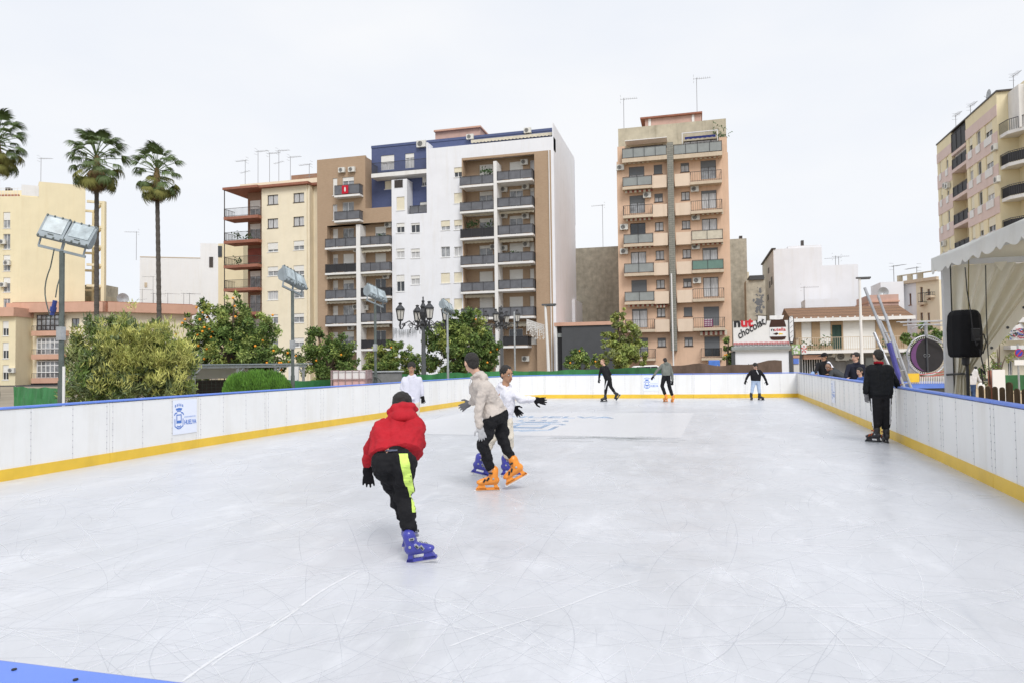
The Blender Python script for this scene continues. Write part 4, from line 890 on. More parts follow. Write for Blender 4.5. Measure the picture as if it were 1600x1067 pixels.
# receding part of the low block
C2 = Bld('apartment_block', 'cream block with salmon roof band receding behind the orange trees', 'apartment block', tuple(B.o.matrix_basis @ Vector((xb, 0, 0)))[:2], YAW+math.radians(36))
x1 = C2.at(300, 520)[0]
C2.pwin(170, 190, 499, 511, fr='framed', gl='glassd', sh=0)
C2.wall('cream_light', 0, x1, GZ, zt, back=8); C2.block('salmon', .3, x1+.5, -.9, 8, zt, zr, 'roof_band'); C2.block('terra', .3, x1, -.3, 8, zr, zr+.12, 'roof')
C2.dish(192, 467, 2, .7)
for px in (240, 262, 287, 296): C2.aerial(px, 458, 482, 3, 0, 1)
B3 = Bld('apartment_block', 'pale yellow lower wing with salmon band at the very left edge', 'apartment block', tuple(P(24, 560, 83).xy), YAW)
x0 = B3.at(-40, 560)[0]; z1 = B3.at(10, 495)[1]
for c, d in ((502, 525), (535, 560), (570, 593)): B3.pwin(4, 13.5, c, d, sh=.5, gl='glassd')
B3.wall('yellow', x0, 0, GZ, z1, back=5); B3.block('salmon', x0, .1, -.5, 5, z1, B3.at(10, 481)[1], 'salmon_band')
B3.block('black', x0, -.5, -.6, -.01, GZ-.3, B3.at(10, 603)[1], 'shop_front'); B3.ac(17, 578)
# rooftop clutter building
B4 = Bld('rooftop_hut', 'weathered pale rooftop hut above the salmon roof, behind the palm trunk', 'building', tuple(P(97, 560, 96).xy), YAW)
B4.block('concrete', 0, B4.at(161, 460)[0], 0, 5, GZ, B4.at(130, 463)[1]); B4.block('oldwall', B4.at(122, 450)[0], B4.at(159, 450)[0], .5, 4, B4.at(130, 463)[1], B4.at(130, 445)[1])
# white building behind
B5 = Bld('white_building', 'plain white building with blank wall behind the second palm trunk', 'building', tuple(P(218, 560, 112).xy), YAW+math.radians(14))
xb, xc = B5.at(313, 430)[0], B5.at(357, 430)[0]; B5.block('white_side', 0, xb, 0, 15, GZ, B5.at(265, 403)[1]); B5.block('white_side', xb, xc, .01, 15, GZ, B5.at(335, 381)[1]); 
for a, b, c, d in ((226, 230, 442, 449), (327, 333, 402, 418)): x0, x1, z0, z1 = B5.rect(a, b, c, d); B5.block('slabc' if a < 300 else 'framed', x0, x1, -.1, -.005, z0, z1, 'window')
B5.block('slabc', 0, xb, -.05, -.004, B5.at(265, 403)[1]-.02, B5.at(265, 403)[1]+.1, 'coping')
B5.aerial(213, 362, 400, -20, 0, -1); B5.aerial(239, 432, 470, -8, 0, -1); B5.aerial(222, 452, 475, -8, 1, 1)
B6 = Bld('apartment_block', 'yellowish block end glimpsed behind the terracotta balconies', 'building', tuple(P(341, 560, 100).xy), YAW)
B6.block('yellow', 0, B6.at(380, 420)[0], 0, 8, GZ, B6.at(350, 381)[1])
mb = MB(); mb.box(B6.at(341, 390)[0], B6.at(347, 390)[0], -.1, -.01, B6.at(344, 402)[1], B6.at(344, 385)[1]); mb.build('window', M['glassd'], B6.o)
# ------------------------------------------------------------------ vegetation
def leafmat(name, c, rough=.6): return mat(name, c, rough, .45, 2.2, spec=.35, detail=3)
LM = {'dark': leafmat('leaf_dark', (.07, .12, .03)), 'mid': leafmat('leaf_mid', (.13, .20, .05)), 'lite': leafmat('leaf_light', (.27, .34, .09)),
      'yel': leafmat('leaf_yellow', (.50, .50, .15)), 'olive': leafmat('leaf_olive', (.27, .31, .12)), 'grey': leafmat('leaf_greygreen', (.19, .25, .13)), 'gold': leafmat('leaf_gold', (.32, .35, .09))}
M['bark'] = mat('bark', (.13, .10, .075), .95, .25, 4, bump=.5, bs=12, stretch=(1, 1, .3))
M['fruit'] = mat('orange_fruit', (.85, .33, .02), .5, .1, 3)
def leaf(mb, c, v, w_, mi, fold=0):
    u = v.orthogonal().normalized(); a = random.uniform(0, PI*2); u = Matrix.Rotation(a, 3, v.normalized()) @ u*w_
    mb.add([c-v, c+u, c+v, c-u], [(0, 1, 2, 3)], mi)
def crown(mb, blobs, per, size, mats_w, asp=.42, droop=0, rd=None, upr=0):
    """blobs: (centre, radius); leaves spread in clumps over each blob's shell"""
    rd = rd or random
    for c, r in blobs:
        c = Vector(c); base = rd.choices(range(len(mats_w)), mats_w)[0]
        n = int(per*4*(r*r)/.25)
        for k in range(n):
            d = Vector((rd.gauss(0, 1), rd.gauss(0, 1), rd.gauss(0, 1))).normalized()
            p = c+d*r*(rd.random()**.45)*Vector((1, 1, .85)).length/1.65
            v = (d*.7+Vector((rd.uniform(-1, 1), rd.uniform(-1, 1), rd.uniform(-1, 1)-droop+upr))).normalized()*size*rd.uniform(.6, 1.2)
            mi = base if rd.random() < .72 else rd.choices(range(len(mats_w)), mats_w)[0]
            leaf(mb, p, v, size*asp*rd.uniform(.7, 1.1), mi)
def tree(name, label, base, blobs_px, Z, per, size, mats, wts, fruits=0, group=None, cat='tree', gz=GZ, trunk_r=.14, seed=1, asp=.42, spread=1.1, extra=40, upr=0):
    """blobs_px: (px, py, radius_px); depth is spread at random about Z"""
    rd = random.Random(seed); b = P(base, 560, Z); root = empty(name, (b.x, b.y, gz), label, cat, group); off = (b.x, b.y, gz)
    blobs = []; big = []
    for (px, py, r) in blobs_px:
        R = r*Z/F; c = P(px, py, Z); big.append((c, R))
        n = max(4, int(extra*(R/1.2)**2))
        for k in range(n):
            d = Vector((rd.gauss(0, 1), rd.gauss(0, 1), rd.gauss(0, 1))).normalized()*R*rd.uniform(.45, .98)
            q = c+d; q.z = max(q.z, gz+.5); blobs.append((q, rd.uniform(.16, .34)*max(.5, min(1.2, R))))
    mb = MB(); crown(mb, blobs, per, size*1.3, wts, asp, rd=rd, upr=upr)
    mb.build('crown', [LM[m] for m in mats], root, off=off)
    mb = MB(); top = sum((c for c, r in big), Vector())/len(big); bb = Vector((b.x, b.y, gz))
    mb.tube([bb, bb+Vector((.03, 0, .8)), bb.lerp(Vector((b.x, b.y, top.z)), .8)], [trunk_r*1.2, trunk_r, trunk_r*.7], 8)
    for c, r in big:
        s = bb.lerp(Vector((b.x, b.y, top.z)), rd.uniform(.45, .75)); mb.tube([s, s.lerp(c, .5)+Vector((0, 0, .1)), c], [trunk_r*.6, trunk_r*.4, trunk_r*.15], 6)
    mb.build('trunk', M['bark'], root, off=off)
    if fruits:
        proto = MB(); proto.ell((0, 0, 0), (.052, 0, 0), (0, .052, 0), (0, 0, .05), 8, 5); me = proto.mesh('fruit'); me.materials.append(M['fruit']); me.polygons.foreach_set('use_smooth', [True]*len(me.polygons))
        vd = (Vector((0, 0, EYE))-b).normalized()
        for k in range(fruits):
            c, r = rd.choice(big); g = Vector((rd.gauss(0, .5), rd.gauss(0, .5), rd.gauss(-.15, .45))); d = (g+vd*.7).normalized()
            if k % 3: pass
            p = c+d*r*rd.uniform(.72, 1.0); o = link('fruit', me, root); o.location = p-Vector(off)
    return root
OT = 'orange trees along the square'
tree('orange_tree', 'large bushy orange tree full of fruit, in front of the cream block', 362, [(330, 505, 34), (365, 492, 30), (400, 515, 34), (300, 530, 28), (350, 540, 40), (395, 555, 42), (430, 560, 26), (310, 570, 34), (366, 468, 15), (290, 500, 14), (320, 486, 16)], 28, 120, .062, ('dark', 'mid', 'lite', 'gold'), (2.6, 5, 4, 1.4), 44, OT, seed=2, extra=60)
tree('orange_tree', 'dark dense orange tree between the cream block and the water tank', 512, [(500, 535, 28), (530, 545, 28), (480, 565, 24), (520, 575, 34), (550, 570, 18), (495, 518, 12)], 32, 110, .065, ('dark', 'mid', 'lite'), (3.8, 4.5, 2.6), 3, OT, seed=3, extra=60)
tree('orange_tree', 'low wide orange tree behind the grey box and the boy in white', 612, [(590, 560, 24), (622, 556, 24), (645, 572, 22), (600, 582, 28), (575, 580, 16), (612, 540, 12)], 36, 110, .07, ('dark', 'mid', 'lite', 'gold'), (2, 5, 3, 1.6), 4, OT, seed=4, extra=60)
tree('orange_tree', 'tall rounded orange tree right of the ornate street lamp', 715, [(690, 525, 30), (735, 515, 32), (760, 540, 24), (700, 560, 36), (745, 562, 32), (715, 500, 22), (672, 540, 18), (742, 492, 14)], 33, 130, .066, ('dark', 'mid', 'lite', 'gold'), (2.2, 5, 4.2, 1.4), 6, OT, seed=5, extra=60)
tree('orange_tree', 'small orange tree in front of the dark grey shop', 905, [(905, 562, 20), (890, 568, 13), (922, 566, 14), (905, 548, 9)], 38, 120, .07, ('dark', 'mid', 'lite'), (2.4, 4, 3.2), 5, OT, seed=6, extra=70)
tree('leafy_tree', 'yellow-green upright tree in front of the orange tower', 970, [(965, 500, 16), (985, 520, 20), (955, 532, 18), (975, 552, 26), (945, 560, 16), (998, 548, 16), (972, 488, 10), (1000, 565, 12)], 40, 120, .075, ('olive', 'gold', 'lite'), (3, 5, 2.5), 0, seed=7, extra=60, asp=.5)
tree('small_tree', 'small narrow green tree beside the waffle kiosk', 1137, [(1137, 545, 10), (1138, 532, 8), (1136, 560, 10)], 41, 150, .07, ('mid', 'lite', 'dark'), (3, 3, 2), 3, seed=8, extra=80)
tree('leafy_tree', 'dark green tree behind the round trampoline', 1440, [(1425, 530, 16), (1448, 518, 14), (1465, 530, 16), (1425, 550, 14), (1440, 512, 9)], 44, 110, .09, ('mid', 'dark', 'lite'), (4, 3, 2), 0, seed=9, extra=60)
tree('young_tree', 'light feathery young tree right of the speaker, behind the picket fence', 1560, [(1558, 545, 18), (1572, 555, 14), (1545, 552, 14), (1562, 528, 12), (1550, 572, 10)], 26, 60, .05, ('gold', 'olive', 'mid'), (3, 3, 2), 0, seed=10, extra=40, trunk_r=.06, gz=GZ-.2)
tree('round_shrub', 'dark green clipped shrub behind the walking man', 1532, [(1534, 580, 13), (1540, 592, 12)], 28, 120, .05, ('dark', 'mid'), (4, 2), 0, cat='shrub', seed=11, extra=80, trunk_r=.05, gz=GZ-.2)
# oleander
tree('oleander_bush', 'huge feathery green and yellow bush behind the left barrier', 205, [(150, 545, 38), (200, 535, 36), (245, 550, 36), (275, 570, 34), (160, 590, 46), (220, 595, 44), (275, 605, 34), (130, 570, 28), (156, 514, 20), (205, 512, 22), (252, 522, 20), (180, 522, 24), (122, 608, 28), (295, 560, 20), (230, 520, 22), (140, 500, 9), (175, 497, 8), (238, 503, 8)], 21, 95, .085, ('grey', 'mid', 'olive', 'lite', 'yel'), (5, 3, 5, 2, 1.2), 0, cat='bush', seed=12, asp=.17, extra=190, trunk_r=.08, upr=.8)
# extra yellow plumes on the right half of the bush
mb = MB(); rd = random.Random(21); bs = []
for k in range(150):
    px = rd.gauss(235, 45); py = rd.gauss(550, 24)
    if 125 < px < 308: bs.append((P(px, py, 20.1+rd.uniform(-.2, .5)), rd.uniform(.12, .26)))
for q in ((165, 518), (182, 548), (186, 560), (195, 575), (170, 610), (155, 525)): bs.append((P(*q, 20), .16))
crown(mb, bs, 60, .09, (2, 2), .16, rd=rd, upr=1.2)
ob = [o for o in bpy.data.objects if o.name.startswith('oleander_bush')][0]
mb.build('yellow_foliage', [LM['yel'], LM['gold']], ob, off=ob.location)
# bright round shrub (kochia like)
rd = random.Random(31); b = P(405, 560, 17); root = empty('feathery_shrub', (b.x, b.y, GZ), 'low bright green feathery mound in front of the grey shed frame', 'shrub'); mb = MB(); vs_c = []
for (px, w_) in ((376, 26), (400, 30), (424, 28), (440, 16)):
    c = P(px, 612, 17); R = w_*17/F
    for k in range(5200):
        d = Vector((rd.gauss(0, 1), rd.gauss(0, 1), abs(rd.gauss(0, 1)))).normalized(); q = c+Vector((d.x*R, d.y*R, d.z*(R*1.1+.06*rd.random())))*rd.uniform(.75, 1.02)
        v = (d*.35+Vector((rd.uniform(-.3, .3), rd.uniform(-.3, .3), 1))).normalized()*rd.uniform(.03, .06); u = v.orthogonal().normalized()*.006
        mb.add([q-v, q+u, q+v, q-u], [(0, 1, 2, 3)], rd.choice((0, 0, 1)))
mb.build('foliage', [leafmat('shrub_green', (.11, .25, .03)), leafmat('shrub_green_dark', (.055, .13, .02))], root, off=(b.x, b.y, GZ))
mb = MB(); [mb.tube([(x, 0, 0), (x*1.3, 0, .7)], .02, 5) for x in (-.5, -.2, .1, .4)]; mb.build('stem', M['bark'], root)
# palms
M['frond'] = mat('palm_leaf', (.11, .16, .055), .6, .35, 1.5, spec=.35); M['frondd'] = mat('palm_leaf_dry', (.26, .18, .09), .9, .35, 2); M['frondy'] = mat('palm_leaf_yellowing', (.19, .19, .055), .8, .3, 1.5)
M['ptrunk'] = mat('palm_bark', (.10, .09, .08), .95, .3, 6, bump=.6, bs=10, stretch=(.5, .5, 3))
def frond_mesh(seed, dead=False):
    rd = random.Random(seed); mb = MB(); Lp = 1.15 if not dead else .5; R = .78 if not dead else .8
    mb.tube([(0, 0, 0), (Lp*.5, 0, .05), (Lp, 0, -.02)], [.03, .022, .016], 5)
    n = 22
    for k in range(n):
        a = -1.55+3.1*k/(n-1); ln = R*(1-.25*abs(a)/1.55)*rd.uniform(.85, 1.05); dz = rd.uniform(-.05, .05)
        prev = Vector((Lp, 0, -.02)); seg = 5; pw = .0
        ca, sa = math.cos(a*.92), math.sin(a*.92); drop = (.55 if not dead else .9)
        for j in range(1, seg+1):
            t = j/seg; q = Vector((Lp+ca*ln*t*(1-.25*t*t), sa*ln*t*(1-.2*t*t), -.02+dz*t-drop*ln*t**2.6+.06*math.sin(PI*t)))
            w_ = .030*math.sin(PI*min(t*.8+.12, .97))*(1 if j < seg else .3); side = Vector((-sa, ca, 0))*w_; ps = Vector((-sa, ca, 0))*pw
            mb.quad(prev-ps, prev+ps, q+side, q-side); prev = q; pw = w_
    return mb.mesh('frond')
FM = [frond_mesh(s) for s in (1, 2, 3)]; FD = [frond_mesh(s, True) for s in (4, 5)]
FY = [frond_mesh(s) for s in (6,)]
for m in FM: m.materials.append(M['frond'])
for m in FD: m.materials.append(M['frondd'])
for m in FY: m.materials.append(M['frondy'])
def palm(label, ptop, pbase, Z, seed, sc=1.0):
    rd = random.Random(seed); t = P(*ptop, Z); b = P(*pbase, Z); b.z = GZ; root = empty('palm_tree', b, label, 'palm tree', 'tall fan palms on the left')
    top = t-b; mb = MB(); n = 60; pts = []; rs = []
    for k in range(n+1):
        f = k/n; pts.append(Vector((top.x*f**1.3, top.y*f**1.3, top.z*f))); rs.append((.155-.03*f+.08*(1-f)**8)*(1.06 if k % 2 else .95))
    mb.tube(pts, rs, 10); mb.build('trunk', M['ptrunk'], root)
    # skirt of old leaf bases
    mb = MB(); mb.lathe(top+Vector((0, 0, -1.2)), [(.14, -.5), (.2, -.2), (.22, .3), (.19, .9), (.12, 1.4)], 12); mb.build('leaf_bases', M['frondd'], root)
    def put(me, el, az, s, z0): 
        o = link('frond' if me not in FD else 'dead_frond', me, root)
        o.rotation_euler = Matrix.Rotation(az, 3, 'Z').to_4x4().to_euler(); 
        o.rotation_euler = (Matrix.Rotation(az, 3, 'Z') @ Matrix.Rotation(-el, 3, 'Y') @ Matrix.Rotation(rd.uniform(-.3, .3), 3, 'X')).to_euler(); o.location = top+Vector((0, 0, z0)); o.scale = (s*1.12, s*1.12, s*1.12)
    N_ = 52
    for k in range(N_):
        f = (k+.5)/N_; el = math.radians(80-138*f**.85+rd.uniform(-12, 12)); put(rd.choice(FM) if f < .6 or rd.random() < .45 else FY[0], el, k*2.399+rd.uniform(-.2, .2), sc*rd.uniform(.78, 1.12), .25-.85*f)
    for k in range(26):
        f = k/26; put(rd.choice(FD+FY) if f < .35 else rd.choice(FD), math.radians(-42-38*f+rd.uniform(-8, 8)), k*2.399, sc*rd.uniform(.8, 1.05), -.5-.5*f)
    return root
palm('tall fan palm in the middle of three, left of the thinner curved one', (151, 248), (151, 560), 45, 1, 1.02)
palm('fan palm with slightly curved trunk, right-hand one of three', (245, 268), (250, 560), 45, 2, .88)
palm('fan palm half cut off by the left edge of the picture', (-4, 222), (-6, 560), 45, 3, .98)

# ------------------------------------------------------------------ floodlights
M['lampbody'] = mat('lamp_grey', (.26, .30, .32), .55, .15, 5, metal=.1, dirt=.1); M['lampglass'] = mat('lamp_glass', (.36, .42, .44), .3, .4, 5, spec=.5); M['polep'] = mat('painted_pole', (.10, .12, .11), .6, .25, 6)
def floodlight(px, Z, pyt, az, label, lean=0, full=True, pm='polep'):
    t = P(px, pyt, Z); b = Vector((t.x, t.y, GZ)); root = empty('floodlight', b, label, 'floodlight', 'pole floodlights along the left side'); h = t.z-GZ; q_ = .88
    mb = MB(); mb.tube([(0, 0, 0), (0, 0, h*.42)], .052, 10); mb.tube([(0, 0, h*.42), (.0, 0, h)], .042, 10); mb.build('pole', M[pm], root)
    R3 = Matrix.Rotation(az, 4, 'Z') @ Matrix.Rotation(math.radians(14), 4, 'Y') @ Matrix.Scale(q_, 4)
    mb = MB(); T = Matrix.Translation((0, 0, h)) @ R3
    def ob(mb, c, s_, T): mb.obox(T @ Vector(c), T.to_3x3() @ Vector((s_[0], 0, 0)), T.to_3x3() @ Vector((0, s_[1], 0)), T.to_3x3() @ Vector((0, 0, s_[2])))
    ob(mb, (0, 0, 0), (.42, .03, .025), T)
    for x in (-.42, -.02, .0, .38): ob(mb, (x, 0, .09), (.012, .02, .09), T)
    mb.build('crossbar', M['lampbody'], root)
    for sx in (-.235, .235):
        tl = math.radians(-22 if sx < 0 else -30); T2 = T @ Matrix.Translation((sx, 0, .40)) @ Matrix.Rotation(tl, 4, 'X')
        mb = MB(); ob(mb, (0, .0, 0), (.225, .035, .25), T2)
        # rounded reflector housing behind
        prof = [(-.22, .04), (-.2, .14), (-.1, .24), (.05, .26), (.18, .2), (.23, .04)]; n = len(prof)
        vs = [T2 @ Vector((x, y, z)) for x in (-.2, .2) for z, y in prof]; mb.add(vs, [(i, i+1, n+i+1, n+i) for i in range(n-1)]+[tuple(range(n)), tuple(range(2*n-1, n-1, -1))])
        o = mb.build('lamp_head', M['lampbody'], root)
        mb = MB(); ob(mb, (0, -.042, .04), (.18, .006, .165), T2); mb.build('lens', M['lampglass'], o)
        mb = MB()
        for x in (-.2, -.07, .07, .2):
            for z in (-.235, .235): ob(mb, (x, -.045, z), (.012, .012, .018), T2)
        ob(mb, (0, -.045, -.17), (.05, .004, .008), T2); mb.build('clips', M['polep'], o)
    if full:
        mb = MB(); pts = [T @ Vector((-.13, -.03, 0))]+[Vector((-.15-.12*math.sin(k/8*PI)*1.2-(.07*k/8), -.03, h-.15-.95*k/8)) for k in range(1, 9)]
        e = Vector((-.16, -.04, h-1.1)); pts += [Vector((-.3, -.03, h-1.13)), Vector((-.22, -.03, h-1.17)), e]; mb.tube(pts, .011, 6)
        mb.tube([(-.09, -.04, h-.8), (-.04, -.05, h-.6), (-.04, 0, h-.45)], .011, 6); mb.build('cable', M['polep'], root)
        mb = MB(); mb.tube([e, (-.1, -.04, h-.85)], .035, 8); mb.tube([(-.15, -.04, h-1.04), (-.13, -.04, h-.96)], .05, 8); mb.build('plug', [mat('plug_blue', (.03, .05, .22), .4)], root)
    mb = MB(); mb.box(-.05, .05, -.06, .04, h*.6, h*.66); mb.build('clamp', M['galv'], root)
    return root
floodlight(97, 12, 393, YAW+math.radians(14), 'twin floodlight on a green pole with hanging plug, nearest one at the far left')
floodlight(457, 18, 455, YAW+math.radians(66), 'twin floodlight on a pole in front of the cream apartment block', full=False)
floodlight(586, 22.2, 475, YAW+math.radians(56), 'twin floodlight on a pole above the grey box and the water tank', full=False)
floodlight(699, 28.3, 492, YAW+math.radians(66), 'small distant floodlight on a thin pole in front of the orange tree', full=False, pm='galv')
t = P(99.5, 600, 11.9); mb = MB(); mb.tube([(0, 0, 0), (0, 0, P(99, 572, 11.9).z-GZ)], .022, 8); tag(mb.build('conduit', M['slab']), 'white plastic conduit standing beside the nearest floodlight pole', 'pipe').location = (t.x, t.y, GZ)
# ------------------------------------------------------------------ ornate lamps
M['iron'] = mat('cast_iron', (.035, .036, .04), .5, .2, 8); M['lglass'] = mat('lantern_glass', (.62, .60, .55), .25, .08, 4, spec=.8); M['ironp'] = mat('grey_lamp_pole', (.10, .105, .11), .6, .15, 5)
def ornate(px, Z, pyt, az, label, arms=4, R=1.0, k=1.0):
    t = P(px, pyt, Z); root = empty('street_lamp', (t.x, t.y, GZ), label, 'street lamp', 'ornate iron street lamps'); h = t.z-GZ
    mb = MB(); mb.lathe((0, 0, 0), [(.22, 0), (.22, .25), (.14, .4), (.13, 1.0), (.16, 1.05), (.11, 1.15), (.085, h-1.9), (.07, h-1.3)], 12); mb.build('pole', M['ironp'], root)
    mb = MB(); mb.lathe((0, 0, h-1.3*k), [(.08, 0), (.13, .1*k), (.09, .25*k), (.15, .45*k), (.17, .6*k), (.1, .75*k), (.13, .85*k), (.05, 1.0*k), (.07, 1.08*k), (.02, 1.16*k), (.04, 1.22*k), (.001, 1.3*k)], 10); mb.build('finial', M['iron'], root)
    for j in range(arms):
        a = az+2*PI*j/arms; T = Matrix.Translation((0, 0, h-1.3*k)) @ Matrix.Rotation(a, 4, 'Z')
        mb = MB()
        def cv(pts, r): mb.tube([T @ Vector((x*k*R, 0, z*k)) for x, z in pts], r, 6)
        cv([(.08, .1), (.25, -.0), (.45, .08), (.62, .22), (.8, .12), (.92, -.12), (1.0, -.12), (1.04, .02), (1.0, .2)], .028*k)
        for cx, cz, r_ in ((.32, .12, .14), (.55, .0, .12), (.3, -.1, .09), (.85, .05, .08)): cv([(cx+r_*(1-q/22)*math.cos(q*.6), cz+r_*(1-q/22)*math.sin(q*.6)) for q in range(16)], .018*k)
        cv([(.14, .75), (.26, .86), (.34, .72), (.26, .5), (.2, .3), (.12, .2)], .02*k)
        cv([(.55, -.1), (.6, -.22), (.57, -.3)], .016*k); cv([(.98, -.12), (.98, .3)], .02*k)
        arm = mb.build('arm', M['iron'], root)
        c = T @ Vector((1.0*k*R, 0, .2*k)); mb = MB()
        mb.lathe(c, [(.03, 0), (.1*k, .02), (.13*k, .06*k), (.13*k, .085*k)], 8); mb.lathe(c+Vector((0, 0, .47*k)), [(.2*k, 0), (.21*k, .05*k), (.14*k, .14*k), (.08*k, .2*k), (.06*k, .24*k), (.09*k, .3*k), (.03*k, .33*k)], 8)
        for q in range(6): an = q*PI/3; mb.bar(c+Vector((.125*k*math.cos(an), .125*k*math.sin(an), .08*k)), c+Vector((.185*k*math.cos(an), .185*k*math.sin(an), .475*k)), .022*k)
        ln = mb.build('lantern', M['iron'], root); mb = MB(); mb.lathe(c, [(.112*k, .087*k), (.165*k, .465*k)], 6); mb.build('lantern_glass', M['lglass'], ln)
    return root
ornate(661, 30, 463, YAW+math.radians(22), 'ornate iron lamp with four lanterns, left of the tall orange tree')
ornate(783, 42, 477, YAW-math.radians(18), 'ornate iron lamp with lanterns in front of the brown brick bay', R=1.0, k=1.0)
mb = MB(); t = P(804, 520, 40); mb.tube([(0, 0, 0), (0, 0, t.z-GZ+1.2)], .05, 8); tag(mb.build('thin_pole', M['galv']), 'thin grey pole right beside the second ornate lamp', 'pole').location = (t.x, t.y, GZ)
# curtain of white light strings
c = P(836, 510, 43); mb = MB(); rd = random.Random(6)
mb.tube([P(823, 499, 43)-c, P(836, 504, 43)-c, P(851, 508, 43)-c], .012, 5)
for k in range(34):
    q = P(823+k*.82, 499+k*.27, 43)-c; ln = rd.uniform(.35, 1.1); mb.bar(q, q-Vector((rd.uniform(-.03, .03), 0, ln)), .018); [mb.box(q.x-.025, q.x+.025, q.y-.02, q.y+.02, q.z-ln*t-.02, q.z-ln*t+.02) for t in (.3, .6, .95)]
o = mb.build('light_curtain', M['slab']); o.location = c; tag(o, 'curtain of unlit white light strings beside the leaning white post', 'string lights')
# white slender lamp posts
def post_lamp(px, pyt, Z, label, bow=0, head=True):
    t = P(px, pyt, Z); root = empty('lamp_post', (t.x, t.y, GZ), label, 'lamp post'); h = t.z-GZ
    mb = MB(); mb.tube([(bow, 0, 0), (bow*.6, 0, h*.5), (0, 0, h)], [.11, .09, .07], 8); mb.build('pole', M['slab'], root)
    if head: mb = MB(); mb.box(-.2, .65, -.12, .12, h, h+.1); mb.box(.1, .6, -.1, .1, h-.05, h-.002); mb.build('lamp_head', M['ironp'], root)
    return root
post_lamp(1343, 436, 45, 'white lamp post with flat grey head between the brick house and the ramp poles')
post_lamp(852, 478, 42, 'white slightly leaning post in front of the brown brick pier', bow=.18)
# ------------------------------------------------------------------ fences round the rink
def net_fence(label, pts, m, zt, z0=GZ, cat='netting fence', wav=.03, step=.25, zt2=None):
    root = empty('net_fence', (*pts[0], GZ), label, cat); off = (*pts[0], GZ); mb = MB(); d = 0; prev = None; pm = MB(); tot = sum(math.dist(a, b) for a, b in zip(pts, pts[1:]))
    for a, b in zip(pts, pts[1:]):
        ln = math.dist(a, b); n = max(1, int(ln/step)); nx, ny = -(b[1]-a[1])/ln, (b[0]-a[0])/ln
        for k in range(n+1):
            t = k/n; x = a[0]+(b[0]-a[0])*t; y = a[1]+(b[1]-a[1])*t; D = d+ln*t; o = .05*math.sin(D*2.3)+.03*math.sin(D*5.1+1)
            z = (zt if zt2 is None else zt+(zt2-zt)*D/tot)+wav*math.sin(D*1.7)+wav*.5*math.sin(D*4.3+2)
            cur = [(x+nx*o, y+ny*o, z0), (x+nx*(o+.03*math.sin(D*7)), y+ny*(o+.03*math.sin(D*7)), (z0+z)/2), (x, y, z)]
            if prev: mb.quad(prev[0], cur[0], cur[1], prev[1]); mb.quad(prev[1], cur[1], cur[2], prev[2])
            prev = cur
            if k % 8 == 0: pm.tube([(x+nx*.08, y+ny*.08, GZ), (x+nx*.08, y+ny*.08, z+.04)], .022, 6)
        d += ln
    mb.build('netting', M[m], root, off=off); pm.build('posts', M['galv'], root, off=off); return root
net_fence('green netting fence along the left and far sides of the rink', [(-10.9, 15.5), (-10.6, 24), (-9.8, 29.5), (-7.5, 31.4), (-4.1, 31.6)], 'green_net', 1.1, zt2=1.16)
net_fence('dark green wrinkled netting behind the far barrier', [(-4.1, 31.7), (-1.2, 31.8)], 'dkgreen_net', 1.17, zt2=1.27)
net_fence('brown netting fence behind the far barrier, nearest the kiosk', [(-1.2, 31.8), (2.2, 31.95), (3.55, 32.0)], 'brown_net', 1.27, wav=.07, zt2=1.42)
net_fence('bright green sheeting at the far left, below the enclosed balconies', [tuple(P(21, 600, 34).xy), tuple(P(95, 600, 30).xy)], 'green_net', 1.5+(580-607)/F*33)
# ------------------------------------------------------------------ shed frame, tank, box
root = empty('shed', P(300, 590, 25)*Vector((1, 1, 0))+Vector((0, 0, GZ)), 'grey steel canopy frame with a white panel, behind the feathery mound', 'shed'); off = root.location.copy()
a, b = P(303, 576, 24), P(474, 571, 27); a.z = b.z = P(474, 571, 24).z; u = (b-a).normalized(); nn = Vector((-u.y, u.x, 0)); top = b.z
mb = MB(); mb.bar(a-u*.3+Vector((0, 0, .0)), b+u*.1, .1, .09); mb.bar(a-u*.3+nn*2.4, b+u*.1+nn*2.4, .1, .09); mb.bar(b, b+nn*2.4, .1, .09); mb.bar(a, a+nn*2.4, .1, .09); mb.build('roof_beam', M['galv'], root, off=off)
for f in (0, .37, .72, 1.0):
    p = a.lerp(b, f); mb = MB(); mb.bar((p.x, p.y, GZ), (p.x, p.y, top-.05), .08, .08); mb.bar((p.x, p.y, top-.3), p+u*(.22 if f < 1 else -.22)-Vector((0, 0, .04)), .05, .05); mb.build('post', M['galv'], root, off=off)
mb = MB(); mb.obox((a+b)/2+nn*1.2+Vector((0, 0, .08)), (b-a)/2+u*.3, nn*1.35, (0, 0, .02)); mb.build('roof_sheet', M['lampbody'], root, off=off)
mb = MB(); q0, q1 = a+nn*1.9, a.lerp(b, .9)+nn*1.9; mb.obox(((q0+q1)/2).xy.to_3d()+Vector((0, 0, 1.3)), (q1-q0)/2, nn*.03, (0, 0, .22)); mb.build('white_panel', M['slab'], root, off=off)
mb = MB(); mb.obox(((q0+q1)/2).xy.to_3d()+Vector((0, 0, .37)), (q1-q0)/2, nn*.03, (0, 0, .66)); mb.build('mesh_panel', mat('brown_grey_panel', (.10, .085, .08), .8, .2, 2), root, off=off)
mb = MB(); z = GZ
for k in range(22): p = a.lerp(b, k/22*.9)+nn*1.8; mb.bar((p.x, p.y, GZ), (p.x, p.y, 1.08), .012)
for k in range(8): mb.bar((*(a+nn*1.8).xy, .1+k*.13), (*(a.lerp(b, .86)+nn*1.8).xy, .1+k*.13), .012)
mb.build('wire_grid', M['polep'], root, off=off)
